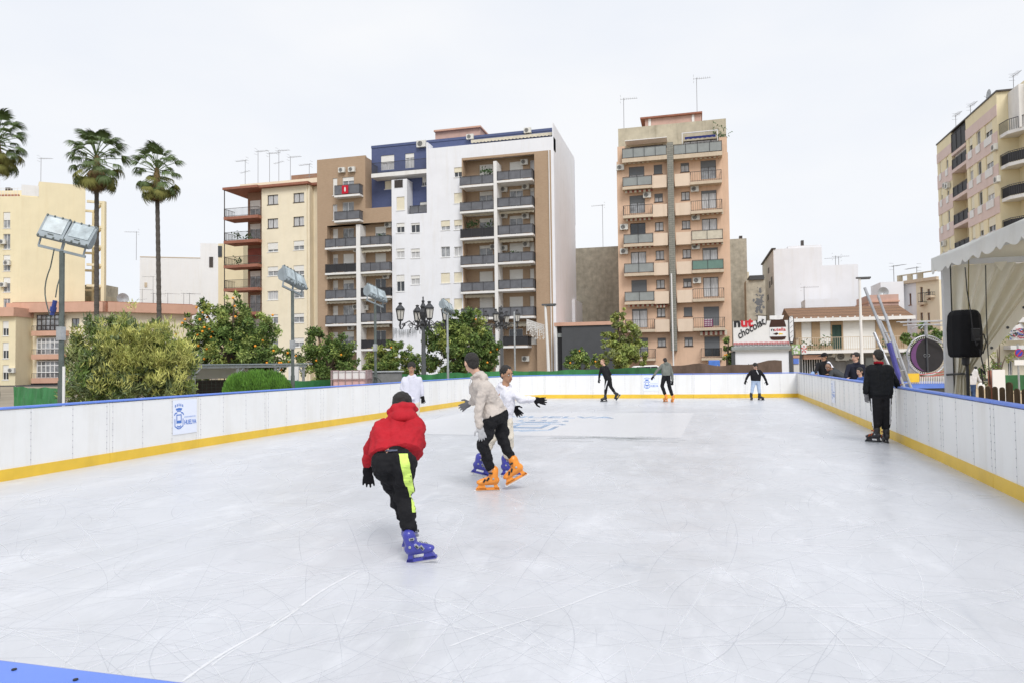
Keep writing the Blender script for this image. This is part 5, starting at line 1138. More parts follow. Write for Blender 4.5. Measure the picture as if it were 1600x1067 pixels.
wp = P(459, 590, 20); mb = MB(); mb.box(-.14, .14, -.04, .04, 0, P(459, 572, 20).z-GZ); o = mb.build('white_board', M['slab']); o.location = (wp.x, wp.y, GZ); o.rotation_euler.z = YAW; tag(o, 'upright white board beside the second floodlight pole', 'board')
c = P(550, 590, 21); root = empty('water_tank', (c.x, c.y, GZ), 'white caged plastic water tank with pinkish contents behind the left barrier', 'water tank', rz=YAW+.05); zt = P(550, 577.5, 21).z-GZ
mb = MB(); mb.box(-.48, .48, -.5, .5, zt-1.0, zt-.02); o = mb.build('tank', mat('pink_plastic', (.72, .45, .42), .4, .15, 2), root); bv = o.modifiers.new('b', 'BEVEL'); bv.width = .06; bv.segments = 3
mb = MB(); mb.box(-.485, .485, -.505, .505, zt-.30, zt-.015); o = mb.build('tank_top', mat('milky_plastic', (.78, .74, .72), .4, .05, 2), root); bv = o.modifiers.new('b', 'BEVEL'); bv.width = .05; bv.segments = 2
mb = MB()
for k in range(6): x = -.5+k*.2; mb.bar((x, -.53, zt-1.05), (x, -.53, zt), .022); mb.bar((-.52, x, zt-1.05), (-.52, x, zt), .022); mb.bar((.52, x, zt-1.05), (.52, x, zt), .022)
for k in range(5): z = zt-1.0+k*.245; mb.bar((-.52, -.54, z), (.52, -.54, z), .022); mb.bar((-.53, -.5, z), (-.53, .5, z), .022); mb.bar((.53, -.5, z), (.53, .5, z), .022)
mb.build('cage', mat('cage_steel', (.35, .25, .25), .5, .2, 4), root); mb = MB(); mb.box(-.55, .55, -.55, .55, 0, .12); mb.build('pallet', M['dgrey'], root)
c = P(603, 590, 22.6); root = empty('equipment_box', (c.x, c.y, GZ), 'dull grey metal equipment box right of the caged water tank', 'equipment box', rz=YAW+.25); zt = P(603, 581, 22.6).z-GZ
mb = MB(); mb.box(-.5, .5, -.3, .3, .1, zt); o = mb.build('casing', mat('dull_metal', (.22, .225, .22), .5, .25, 3, metal=.3, dirt=.2), root); bv = o.modifiers.new('b', 'BEVEL'); bv.width = .03
mb = MB(); mb.box(-.55, .55, -.35, .35, zt+.002, zt+.04); mb.build('lid', M['galv'], root)
mb = MB(); mb.tube([(-.45+.28*math.cos(PI*k/10), -.5, zt-.4+.28*math.sin(PI*k/10)) for k in range(11)], .02, 6); mb.build('hose', M['polep'], root)
# parked white van roof glimpsed beyond the netting
c = P(1004, 560, 50); root = empty('parked_car', (c.x, c.y, GZ), 'white parked car, mostly hidden by the netting near the yellow-green tree', 'car', rz=.2); mb = MB()
sec = [(-2.0, .35), (-2.05, .75), (-1.7, .95), (-1.1, 1.02), (-.6, 1.5), (.9, 1.55), (1.6, 1.1), (2.0, .95), (2.05, .4)]; mb.prism(sec, Matrix.Rotation(PI/2, 4, 'X'), 1.65); o = mb.build('body', M['slab'], root); bv = o.modifiers.new('b', 'BEVEL'); bv.width = .08; bv.segments = 3
mb = MB(); mb.prism([(-.95, 1.05), (-.52, 1.43), (.85, 1.47), (1.4, 1.1)], Matrix.Rotation(PI/2, 4, 'X'), 1.67); mb.build('window', M['glassd'], root)
for x in (-1.3, 1.3):
    for y in (-.78, .78): mb = MB(); mb.tube([(x, y-.1, .32), (x, y+.1, .32)], .32, 16); mb.build('wheel', M['black'], root)
c = P(1116, 575, 36); mb = MB(); mb.box(-.28, .28, -.3, .3, 0, P(1116, 562.5, 36).z-GZ); o = mb.build('crate', mat('blue_crate', (.08, .2, .6), .5), None); o.location = (c.x, c.y, GZ); tag(o, 'blue crate showing above the brown netting left of the kiosk', 'crate'); bv = o.modifiers.new('b', 'BEVEL'); bv.width = .03
# ------------------------------------------------------------------ kiosk
K = Bld('food_kiosk', 'white food kiosk with a rooftop sign advertising chocolate spread', 'kiosk', (0, 42))
x0, x1 = K.at(1149, 560)[0], K.at(1233, 560)[0]; zr = K.at(1190, 546)[1]; zs0 = K.at(1190, 541)[1]; zs1 = K.at(1170, 502)[1]
K.block('white', x0, x1, .05, 2.2, GZ, zr-.06, 'body'); K.block('dgrey', x0-.2, x0-.01, .0, 2.2, GZ, zr-.1, 'corner_post'); K.block('dgrey', x1+.01, x1+.15, .0, 2.2, GZ, zr-.1, 'corner_post')
K.block('slab', x0-.15, x1+.05, -.1, 2.3, zr-.055, zr+.0, 'roof_edge'); K.block('frost', x0-.2, x1+.1, -.15, 2.35, zr+.001, zs0, 'roof')
sx0, sx1 = K.at(1146, 520)[0], K.at(1234, 520)[0]; sgn = K.block('slab', sx0, sx1, .2, .28, zs0+.003, zs1, 'sign_board')
q0, q1 = K.at(1203, 520)[0], K.at(1229, 520)[0]; jc = (q0+q1)/2; jw = (q1-q0)/2; jt = K.at(1215, 493)[1]; jb = K.at(1215, 531)[1]; hh = jt-jb
def fl(pts, m, name, y=.19, d=.02, par=None):
    mb = MB(); mb.prism([(x, z) for x, z in pts], Matrix.Translation((0, y, 0)) @ Matrix.Rotation(PI/2, 4, 'X'), d); return mb.build(name, m, par or K.o)
brn = mat('chocolate_brown', (.045, .014, .006), .3, .2, 3); redp = mat('sign_red', (.55, .02, .03), .5); K_sil = mat('sign_light', (.8, .8, .8), .5)
jar = fl([(jc-jw*.95, jt-.0), (jc-jw*.95, jt+.0-hh*.16), (jc+jw*.95-.15, jt-hh*.16), (jc+jw*.8, jt)], K_sil, 'jar_lid')
fl([(jc-jw*.78, jt-hh*.17), (jc+jw*.78, jt-hh*.17), (jc+jw, jt-hh*.42), (jc+jw, jt-hh*.48), (jc-jw, jt-hh*.48), (jc-jw, jt-hh*.42)], brn, 'jar_spread', .185)
fl([(jc-jw, jt-hh*.482), (jc+jw, jt-hh*.482), (jc+jw, jt-hh*.86), (jc-jw, jt-hh*.86)], K_sil, 'jar_label', .185)
fl([(jc-jw, jt-hh*.862), (jc+jw, jt-hh*.862), (jc+jw*.85, jt-hh*.97), (jc+jw*.5, jt-hh), (jc-jw*.5, jt-hh), (jc-jw*.85, jt-hh*.97)], brn, 'jar_base', .185)
RX = Matrix.Rotation(PI/2, 4, 'X')
def kt(s, x, z, size, m, name, rot=0, **kw): return text(name, s, size, m, Matrix.Translation((x, .17, z)) @ Matrix.Rotation(-rot, 4, 'Y') @ RX, K.o, **kw)
kt('n', jc-jw*.85, jt-hh*.64, .26, M['black'], 'label_letter', bold=.006, width=.16); kt('utella', jc-jw*.85+.17, jt-hh*.64, .26, redp, 'label_lettering', bold=.006, width=jw*1.85-.2)
fl([(jc-jw*.6, jt-hh*.76), (jc-jw*.1, jt-hh*.70), (jc+jw*.1, jt-hh*.76), (jc-jw*.2, jt-hh*.81)], brn, 'bread_picture', .172, .004)
fl([(jc+jw*.15, jt-hh*.72), (jc+jw*.5, jt-hh*.74), (jc+jw*.7, jt-hh*.78), (jc+jw*.1, jt-hh*.8)], M['yel_pl'], 'knife_picture', .172, .004)
xx = K.at(1147, 520)[0]; zz = K.at(1155, 510.5)[1]; wn = K.at(1157, 520)[0]-xx
kt('n', xx, zz, .70, M['black'], 'sign_letter', bold=.03, width=wn); kt('ut', xx+wn+.03, zz, .70, redp, 'sign_letters', bold=.03, width=K.at(1177.5, 520)[0]-xx-wn-.04)
xx, zz = K.at(1155, 530); x2 = K.at(1200, 510)[0]
kt('chocolat', xx, zz, .62, M['black'], 'sign_script', rot=math.radians(30), shear=.35, bold=.008, width=(x2-xx)*1.08)
cx_, cz_ = K.at(1190, 499)
mb = MB(); [mb.bar(p, q, .05, .03) for p, q in (((cx_-.25, .19, cz_-.2), (cx_-.2, .19, cz_+.25)), ((cx_-.2, .19, cz_+.25), (cx_+.3, .19, cz_+.2)), ((cx_+.3, .19, cz_+.2), (cx_+.25, .19, cz_-.3)), ((cx_-.25, .19, cz_-.2), (cx_+.25, .19, cz_-.3)))]; mb.build('cup_drawing', M['black'], K.o); fl([(cx_-.2, cz_-.18), (cx_-.17, cz_+.2), (cx_+.26, cz_+.16), (cx_+.22, cz_-.25)], K_sil, 'cup', .2)
for k in range(3):
    z = K.at(1190, 535.5+k*2)[1]; mb = MB(); n = 22
    for j in range(n): a_ = sx0+(sx1-sx0)*j/n; b_ = sx0+(sx1-sx0)*(j+.85)/n; mb.bar((a_, .185, z+.03*(j % 2)), (b_, .185, z+.03*((j+1) % 2)), .03, .03)
    mb.build('sign_stripe', redp if k < 2 else M['dgrey'], K.o)
# big waffle/can shape
q0, q1 = K.at(1233, 520)[0], K.at(1241.5, 520)[0]; qt, qb = K.at(1237, 494)[1], K.at(1237, 536.5)[1]; r_ = (q1-q0)/2; qc = (q0+q1)/2
out = [(qc+r_*math.cos(t*PI/8), qt-r_+r_*math.sin(t*PI/8)) for t in range(9)]+[(q0, qb+.3), (q0+.06, qb), (q1-.08, qb), (q1, qb+.3)]
fl(out, M['black'], 'waffle_outline', .16, .03); inn_ = [(qc+(x-qc)*.72, qt-r_+(z-qt+r_)*.93) for x, z in out]; fl(inn_, K_sil, 'waffle', .135, .01)
mb = MB(); [mb.bar((qc-r_*.5, .125, qb+.3+k*.28), (qc+r_*.5, .125, qb+.45+k*.28), .035, .02) for k in range(5)]; mb.build('waffle_grid', M['frost'], K.o)
# side stall signs right of the kiosk
G = Bld('stall', 'narrow stall with green and orange flower signs between kiosk and brick house', 'market stall', (0, 43))
grn = mat('sign_green', (.35, .5, .22), .6, .4, 2.5); G.block('slab', G.at(1240, 570)[0], G.at(1249, 570)[0], 0, .1, GZ, G.at(1244, 556)[1], 'post'); G.block('blue_pl', G.at(1239.5, 565)[0], G.at(1248, 565)[0], -.05, -.002, G.at(1244, 568)[1], G.at(1244, 560)[1], 'blue_notice')
G.block('salmon', G.at(1239, 555)[0], G.at(1249, 555)[0], -.05, -.002, G.at(1244, 559)[1], G.at(1244, 555)[1], 'orange_notice')
sgb = MB(); x0, x1, z0, z1 = G.rect(1237, 1250, 538, 553, 0); sgb.box(x0, x1, -.06, -.0, z0, z1); sb = sgb.build('flower_sign', grn, G.o)
mb = MB(); rd = random.Random(3)
for k in range(14): x, z = rd.uniform(x0+.05, x1-.05), rd.uniform(z0+.05, z1-.05); mb.add([(x+.06*math.cos(i), -.064-.0005*k, z+.06*math.sin(i)) for i in range(6)], [tuple(range(6))])
mb.build('sign_pattern', M['slab'], sb)
x0, x1, z0, z1 = G.rect(1252, 1260, 538, 553, 0); mb = MB(); mb.box(x0, x1, -.06, 0, z0, z1); sb = mb.build('flower_sign', M['slab'], G.o); mb = MB(); xm, zm = (x0+x1)/2, (z0+z1)/2
[mb.add([(xm, -.063, zm), (xm+.14*math.cos(t*1.256), -.064, zm+.2*math.sin(t*1.256)), (xm+.16*math.cos(t*1.256+.5), -.065, zm+.22*math.sin(t*1.256+.5))], [(0, 1, 2)]) for t in range(5)]; mb.build('red_flower', redp, sb)
mb = MB(); mb.bar((G.at(1251, 570)[0], -.05, GZ), (G.at(1251, 540)[0], -.05, G.at(1251, 538)[1]), .05); mb.build('post', M['dgrey'], G.o)
# ------------------------------------------------------------------ amusement ride
al = mat('aluminium', (.40, .41, .43), .45, .15, 4, metal=.5)
rt = empty('trampoline_ride', P(1400, 600, 27)*Vector((1, 1, 0))+Vector((0, 0, GZ)), 'leaning aluminium masts of a bungee trampoline ride with blue padding', 'amusement ride'); off = rt.location.copy()
for a, b, z_ in (((1351, 450), (1418, 618), 26), ((1372, 462), (1428, 618), 27), ((1384, 492), (1402, 560), 26.6), ((1366, 520), (1410, 618), 26.3), ((1374, 500), (1432, 620), 28)):
    mb = MB(); mb.tube([P(*a, z_+1.2), P(*b, z_)], .055, 8); mb.build('mast', al, rt, off=off)
for f in (.3, .42, .54, .66, .78, .9):
    a = P(1351, 450, 27.2).lerp(P(1418, 618, 26), f); b = P(1372, 462, 28.2).lerp(P(1428, 618, 27), f-.03); mb = MB(); mb.tube([a, b], .02, 6); mb.build('rung', al, rt, off=off)
mb = MB(); mb.tube([P(1389, 535, 26.4), P(1408, 600, 26.2)], .09, 8); mb.build('padding', mat('blue_padding', (.07, .07, .30), .6, .2, 3), rt, off=off)
Z = 30; c = P(1448, 555, Z); rt = empty('trampoline', (c.x, c.y, GZ), 'round black trampoline disc with purple crescent tilted upright beside the tent post', 'trampoline'); off = (c.x, c.y, GZ)
u = CX.copy(); u.z = 0; u.normalize(); v = Vector((0, 0, 1)); nf = Vector((u.y, -u.x, 0)); 
if nf.dot(c) > 0: nf = -nf
R_ = 31*Z/F
def disc(mb, r0, r1, o_, n=48, cx=0): 
    p = [c+u*(r*math.cos(2*PI*k/n)+cx)+v*r*math.sin(2*PI*k/n)*.98+nf*o_ for r in (r0, r1) for k in range(n)]; mb.add(p, [(k, (k+1) % n, n+(k+1) % n, n+k) for k in range(n)])
mb = MB(); disc(mb, .001, R_*.86, 0); disc(mb, .001, R_*.86, -.03); mb.build('mat', mat('trampoline_mat', (.02, .018, .02), .7, .2, 3), rt, off=off)
mb = MB(); n = 24; pu = []
for k in range(n+1): t = PI/2+PI*k/n; pu.append(((c+u*(R_*.80*math.cos(t))+v*R_*.8*math.sin(t)+nf*.012), (c+u*(R_*.55*math.cos(t)-R_*.0)+v*R_*.8*math.sin(t)+nf*.012)))
for p, q in zip(pu, pu[1:]): mb.quad(p[0], p[1], q[1], q[0])
mb.build('purple_crescent', mat('purple_print', (.14, .05, .15), .7), rt, off=off)
mb = MB(); mb.tube([c+u*R_*math.cos(2*PI*k/40)+v*R_*math.sin(2*PI*k/40)*.98 for k in range(41)], .035, 8, cap=False); mb.build('rim', al, rt, off=off)
mb = MB(); [mb.bar(c+(u*math.cos(t)+v*math.sin(t)*.98)*R_*.86, c+(u*math.cos(t)+v*math.sin(t)*.98)*R_, .015) for t in [2*PI*k/60 for k in range(60)]]; mb.build('springs', M['slab'], rt, off=off)
mb = MB(); mb.tube([c+v*.05*R_-v*R_*.9+nf*.03, c+v*R_*.9+nf*.03], .04, 6); mb.build('brace', M['dgrey'], rt, off=off)
for sx in (-.09, .06): mb = MB(); mb.tube([c+u*(sx+.055*math.cos(t*.4))+v*(.03*sx+.06*math.sin(t*.4))+nf*.03 for t in range(17)], .007, 5, cap=False); mb.build('emblem', M['galv'], rt, off=off)
mb = MB(); tp = c+v*R_*1.0; mb.tube([tp, tp+v*.55], .07, 8); [mb.tube([tp+v*h_-u*1.1+nf*w_, tp+v*(h_+.04)+u*.9+nf*w_], .02, 6) for h_, w_ in ((.55, 0), (.42, .2), (.6, -.3))]
[mb.tube([tp+v*.5, tp+u*sx+v*.25+nf*.8], .018, 6) for sx in (-1.1, -.7, .9)]; mb.tube([tp, tp-u*.05+nf*.15-v*.1, tp+u*.8+nf*.2-v*.45], .03, 6); mb.build('overhead_frame', al, rt, off=off)
mb = MB(); [mb.tube([c+u*R_*sx, Vector((c.x, c.y, GZ))+u*(R_*sx*1.1)], .04, 6) for sx in (-.9, .9)]; mb.build('leg', al, rt, off=off)
c2 = P(1448, 598, 28); rt = empty('ride_platform', (c2.x, c2.y, GZ), 'low ride platform with blue edge and red white fringe under the trampoline', 'platform', rz=YAW); zz = P(1448, 592, 28).z-GZ
mb = MB(); mb.box(-.85, .9, -.3, 1.2, zz-.35, zz-.12); mb.build('blue_edge', M['blue_pl'], rt); mb = MB(); mb.box(-.85, .9, -.25, 1.1, 0, zz-.352); mb.build('base', M['dgrey'], rt); mb = MB(); [mb.box(-.85+k*.07, -.82+k*.07, -.32, -.3, zz-.16, zz+.12) for k in range(25)]; mb.build('fringe', M['slab'], rt)
mb = MB(); [mb.tube([(-.8, -.28, zz+.05+k*.1), (0, -.28, zz+.12+k*.12), (.9, -.28, zz+.25+k*.1)], .014, 5) for k in range(2)]; mb.build('red_rope', redp, rt); mb = MB(); mb.box(-.95, -.5, -.36, -.33, zz-.1, zz+.25); mb.build('yellow_sign', M['yel_pl'], rt)

# ------------------------------------------------------------------ tent
tc_ = mat('tent_fabric', (.86, .86, .84), .6, .04, 1, dirt=.12); ti = mat('tent_lining', (.80, .77, .66), .7, .05, 1, dirt=.08)
def translucent(m, f):
    t = m.node_tree; p = t.nodes['Principled BSDF']; o_ = [n for n in t.nodes if n.type == 'OUTPUT_MATERIAL'][0]; tl = t.nodes.new('ShaderNodeBsdfTranslucent'); mx_ = t.nodes.new('ShaderNodeMixShader'); mx_.inputs[0].default_value = f
    t.links.new(p.inputs['Base Color'].links[0].from_socket, tl.inputs[0]); t.links.new(p.outputs[0], mx_.inputs[1]); t.links.new(tl.outputs[0], mx_.inputs[2]); t.links.new(mx_.outputs[0], o_.inputs[0])
translucent(tc_, .5); translucent(ti, .22)
tp_ = mat('tent_post', (.58, .59, .60), .4, .08, 3, metal=.3)
root = empty('marquee_tent', (4.35, 14.0, GZ), 'white marquee with scalloped valance and tied cream curtain at the right edge', 'marquee'); off = (4.35, 14.0, GZ)
TX, TY = 4.28, 14.0; ZE = 3.29; y0 = 4.0; W = 6.0
mb = MB(); mb.box(TX, TX+.11, TY-.055, TY+.055, GZ, ZE-.1); mb.build('corner_post', tp_, root, off=off)
mb = MB(); mb.box(TX+.112, TX+.13, TY-.057, TY-.03, GZ, ZE-.12); mb.build('post_seal', M['black'], root, off=off)
# roof: eave on the rink side, ridge inland
mb = MB(); nx, ny = 10, 16
def roofz(x): t = max(0, (x-TX+.12)/W); return ZE+1.55*t**.92
vs = [(TX-.12+W*i/nx, TY+.15-(TY+.15-y0)*j/ny, roofz(TX-.12+W*i/nx)-.05*math.sin(PI*((j*.8) % 1))) for i in range(nx+1) for j in range(ny+1)]
fs = [(i*(ny+1)+j, i*(ny+1)+j+1, (i+1)*(ny+1)+j+1, (i+1)*(ny+1)+j) for i in range(nx) for j in range(ny)]
mb.add(vs, fs); o = mb.build('roof', tc_, root, True, off=off); so_ = o.modifiers.new('s', 'SOLIDIFY'); so_.thickness = .01
# scalloped valance on rink side
mb = MB(); n = 240; ln = TY+.15-y0; prev = None
for k in range(n+1):
    y = TY+.15-ln*k/n; s_ = abs(math.sin(PI*y/.42)); z1 = ZE-.0; z0 = ZE-.215-.08*s_; off_x = .02*math.sin(y*9); cur = ((TX-.12, y, z1), (TX-.135+off_x, y, z0))
    if prev: mb.quad(prev[0], prev[1], cur[1], cur[0])
    prev = cur
o = mb.build('valance', tc_, root, off=off); so_ = o.modifiers.new('s', 'SOLIDIFY'); so_.thickness = .006
mb = MB(); prev = None
for k in range(100):
    x = TX-.12+W*k/100; z1 = roofz(x); z0 = z1-.2-.085*abs(math.sin(PI*x/.42)); cur = ((x, TY+.155, z1), (x, TY+.165, z0))
    if prev: mb.quad(prev[0], prev[1], cur[1], cur[0])
    prev = cur
o = mb.build('end_valance', tc_, root, off=off)
mb = MB(); mb.box(TX, TX+.1, y0, TY-.08, ZE-.12, ZE-.02); mb.bar((TX+.1, TY, ZE-.1), (TX+W-.1, TY, ZE-.1), .08, .1); mb.bar((TX+.1, TY, ZE-.04), (TX+W, TY, roofz(TX+W)-.06), .07, .07); mb.bar((TX+2.0, TY, ZE-.05), (TX+2.0, TY, roofz(TX+2)-.1), .05)
mb.build('beam', tp_, root, off=off)
mb = MB(); mb.box(TX+.1, TX+W, TY-.01, TY+.0, ZE-.05, ZE+.05); nn_ = 12
vs = [(TX+.1+(W-.1)*k/nn_, TY+.03, ZE-.04) for k in range(nn_+1)]+[(TX+.1+(W-.1)*k/nn_, TY+.03, roofz(TX+.1+(W-.1)*k/nn_)-.03) for k in range(nn_+1)]; mb.add(vs, [(k, k+1, nn_+2+k, nn_+1+k) for k in range(nn_)]); mb.build('gable_cloth', ti, root, off=off)
# little pennant flaps under the beam
for x in (.75, 1.45, 1.75): mb = MB(); mb.add([(TX+x, TY-.2, ZE-.15), (TX+x+.2, TY-.2, ZE-.15), (TX+x+.1, TY-.205, ZE-.32)], [(0, 1, 2)]); mb.build('pennant', ti, root, off=off)
# curtain gathered to the post: top spread, bottom tied
mb = MB(); nu, nv = 64, 26; tie = 1.2; vs = []
for j in range(nv+1):
    t = j/nv; z = ZE-.16-(ZE-.16-GZ)*t; zt_ = 1-(z-tie)/(ZE-.16-tie) if z > tie else 1
    for i in range(nu+1):
        s_ = i/nu; topx = TX+.14+1.62*s_; tiex = TX+.13+.22*s_
        f_ = min(1, max(0, zt_)); f_ = f_**.95
        if z < tie: g = (tie-z)/(tie-GZ); xx = tiex+(s_-.7)*.28*g
        else: xx = topx*(1-f_)+tiex*f_
        amp = .085+.02*f_ if z > tie else .05; vs.append((xx, TY-.05+amp*math.sin(s_*2*PI*6.5+.6*math.sin(t*4))+.04*math.sin(s_*31), z))
fs = [(j*(nu+1)+i, j*(nu+1)+i+1, (j+1)*(nu+1)+i+1, (j+1)*(nu+1)+i) for j in range(nv) for i in range(nu)]
mb.add(vs, fs); mb.build('curtain', ti, root, True, off=off)
mb = MB(); mb.tube([(TX-.02, TY-.12, tie), (TX+.2, TY-.16, tie+.02), (TX+.38, TY-.1, tie)], .02, 6); mb.build('tie', M['dgrey'], root, off=off)
# hem band with eyelets along the curtain's free edge
mb = MB(); ey = MB(); a = Vector((TX+1.78, TY-.14, ZE-.16)); b = Vector((TX+.42, TY-.16, tie+.12))
u_ = (b-a).normalized(); s_ = Vector((u_.z, 0, -u_.x))*.11; 
n = 16; prev = None
for k in range(n+1):
    p = a.lerp(b, k/n); q = s_*(1.35-.9*k/n); cur = (p-q*.9+Vector((0, -.01, 0)), p+q*.9+Vector((0, -.02, 0)))
    if prev: mb.quad(prev[0], prev[1], cur[1], cur[0])
    prev = cur
    if k % 3 == 1: ey.ell(p+Vector((0, -.025, 0)), (.025, 0, 0), (0, .006, 0), (0, 0, .025), 10, 5)
o = mb.build('hem', ti, root, off=off); ey.build('eyelets', M['dgrey'], root, off=off)
mb = MB(); mb.tube([(TX+.33, TY-.3, ZE-.1), (TX+.3, TY-.3, 2.3), (TX+.28, TY-.3, 1.0)], .008, 5); mb.build('seam_cord', mat('olive_cord', (.2, .17, .06), .8), root, off=off)
# speaker on a stand
sp = P(1511, 560, 10.4); root = empty('speaker_stand', (sp.x, sp.y, -.012), 'black speaker pole stand behind the right barrier', 'speaker stand')
mb = MB(); mb.tube([(0, 0, .35), (0, 0, 1.62)], .022, 10); mb.build('pole', M['black'], root); mb = MB(); [mb.tube([(0, 0, .42), (.3*math.cos(t), .3*math.sin(t), .02)], .014, 6) for t in (.4, 2.5, 4.6)]; mb.build('leg', M['black'], root)
spk = mat('speaker_plastic', (.006, .006, .007), .8, .2, 6, bump=.2, bs=80)
root = empty('speaker', (sp.x-.02, sp.y, 1.14), 'black plastic loudspeaker seen from behind on its pole', 'speaker', rz=YAW+.12); H2 = P(1505, 485, 10.4).z-P(1505, 558, 10.4).z; z0 = P(1505, 558, 10.4).z-1.14
mb = MB(); pr = [(-.18, -.14), (-.205, .0), (-.19, .14), (-.09, .17), (.09, .17), (.19, .14), (.205, 0), (.18, -.14), (.08, -.205), (-.08, -.205)]
vs = []; 
for zz_, k_ in ((0, .82), (.04, .95), (.18, 1), (H2*.6, 1), (H2-.08, .93), (H2-.02, .8), (H2, .62)): vs += [(x*k_, y*k_, z0+zz_) for x, y in pr]
m_ = len(pr); mb.add(vs, [(i*m_+k, i*m_+(k+1) % m_, (i+1)*m_+(k+1) % m_, (i+1)*m_+k) for i in range(6) for k in range(m_)]+[tuple(range(m_-1, -1, -1)), tuple(6*m_+k for k in range(m_))])
cab = mb.build('cabinet', spk, root); bv = cab.modifiers.new('b', 'BEVEL'); bv.width = .02; bv.segments = 2
mb = MB(); mb.box(-.07, .07, -.210, -.19, z0+H2*.33, z0+H2*.6); mb.box(-.06, -.03, -.216, -.2105, z0+H2*.36, z0+H2*.56); mb.build('rear_panel', M['black'], cab); mb = MB(); mb.box(-.065, .065, -.217, -.2105, z0+H2*.585, z0+H2*.6); mb.box(-.01, .065, -.217, -.2105, z0+H2*.36, z0+H2*.375); mb.build('trim', M['dgrey'], cab)
mb = MB(); mb.lathe((0, 0, z0-.12), [(.03, 0), (.05, .02), (.05, .11), (.12, .118)], 10); mb.build('pole_mount', M['black'], root)
# cables hanging from the tent beam
for i, (px, pts) in enumerate(((1508, [(1508, 418), (1511, 455), (1517, 490), (1520, 520), (1526, 540), (1528, 535)]), (1540, [(1540, 415), (1541, 480), (1543, 540), (1547, 600)]), (1530, [(1528, 528), (1537, 522), (1541, 535), (1536, 552), (1530, 545), (1536, 570), (1540, 585), (1533, 575), (1536, 600)]))):
    mb = MB(); pp = [P(x, y, 10.9 if i == 1 else 10.15) for x, y in pts]; sm = []
    for a, b in zip(pp, pp[1:]): sm += [a.lerp(b, k/4) for k in range(4)]
    mb.tube([s - sm[0] for s in sm]+[pp[-1]-sm[0]], .0085, 6); o = mb.build('cable', M['black']); o.location = sm[0]
    tag(o, ('black cable hanging from the tent beam across the loudspeaker', 'straight black cable hanging right of the loudspeaker', 'tangled black cable loops beside the loudspeaker')[i], 'cable')
# picket fence
wd = mat('brown_stained_wood', (.085, .06, .035), .8, .35, 3, bump=.3, bs=15, stretch=(4, 4, .6)); a = P(1530, 612, 15.5); b = P(1625, 612, 14.2); root = empty('picket_fence', (a.x, a.y, GZ-.1), 'dark brown wooden picket fence with rounded tops beside the tent', 'picket fence'); off = root.location.copy(); u = (b-a); u.z = 0; L0 = u.length; u.normalize(); nn = Vector((u.y, -u.x, 0)); zt = P(1540, 602, 15.4).z; L0 *= 2.3; b = a+u*L0; n = 19
for k in range(n):
    p = a+u*(L0*(k+.3)/n); mb = MB(); T = Matrix((((u.x, 0, nn.x, p.x-off.x), (u.y, 0, nn.y, p.y-off.y), (0, 1, 0, 0), (0, 0, 0, 1)))); h = zt-off.z-.008*min(k, 7)
    if k in (4, 11, 18): h += .12
    w_ = .055 if k not in (4, 11, 18) else .07
    mb.prism([(-w_, 0), (w_, 0), (w_, h-.05)]+[(w_*math.cos(t*PI/6), h-.05+.055*math.sin(t*PI/6)) for t in range(1, 6)]+[(-w_, h-.05)], T, .03); mb.build('picket', wd, root)
mb = MB()
for z in (.28, .62): mb.obox(Vector(((a.x+b.x)/2-off.x, (a.y+b.y)/2-off.y, z))+nn*-.03, u*L0/2, nn*.012, (0, 0, .04))
mb.build('cross_rail', wd, root)
# folding board held up by the walking man and street sign
c = P(1557, 600, 21); root = empty('notice_board', (c.x, c.y, GZ-.35), 'white folding notice board standing behind the picket fence', 'notice board', rz=YAW+.2); zt = P(1557, 577, 21).z-root.location.z
mb = MB(); mb.obox((0, -.08, zt/2), (.22, 0, 0), (0, .015, 0), (0, 0.0, zt/2)); mb.build('front_panel', M['slab'], root); mb = MB(); mb.obox((.1, .12, zt/2-.02), (.24, 0, 0), (0, .015, 0), (0, .03, zt/2)); mb.build('rear_panel', M['terra'], root)
c = P(1591, 565, 24); root = empty('road_sign', (c.x, c.y, GZ-.3), 'round blue and white no-parking sign on a grey post', 'road sign', rz=YAW); z = P(1591, 551, 24).z-root.location.z
mb = MB(); mb.tube([(0, 0, 0), (0, 0, z+.3)], .03, 8); mb.build('post', M['galv'], root); mb = MB(); mb.tube([(0, -.04, z), (0, -.055, z)], .145, 24); dsc = mb.build('disc', mat('sign_red_rim', (.5, .03, .04), .4), root); mb = MB(); mb.tube([(0, -.056, z), (0, -.062, z)], .12, 24); mb.build('blue_face', mat('sign_blue', (.04, .05, .4), .4), dsc)
mb = MB(); mb.obox((0, -.066, z), (.09, 0, .09), (0, .003, 0), (-.014, 0, .014)); mb.build('red_bar', bpy.data.materials['sign_red_rim'], dsc); mb = MB(); mb.box(-.17, .17, -.06, -.045, z-.42, z-.24); mb.build('plate', M['slab'], root)
c = P(1583, 575, 27); root = empty('bar_table', (c.x, c.y, GZ-.5), 'green sheet and dark chairs of a terrace at the right edge', 'terrace furniture', rz=YAW); mb = MB(); mb.box(-.45, .45, -.03, .03, 1.0, 1.6); mb.build('green_sheet', M['dkgreen_net'], root); mb = MB()
for x in (-.3, .1, .4): mb.tube([(x, 0, 0), (x, 0, .9)], .02, 6); mb.tube([(x-.2, .1, .9), (x+.2, .1, .9)], .02, 6); mb.tube([(x-.2, .1, .0), (x-.2, .1, .9)], .02, 6); mb.tube([(x+.2, -.3, .0), (x+.2, -.3, .5)], .02, 6)
mb.build('frame', M['iron'], root)
sheet('sandy_plaza', [(5.7, 14), (40, 8), (45, 40), (10, 60)], GZ+.002, mat('sand_surface', (.50, .38, .23), .95, .12, 1.5))
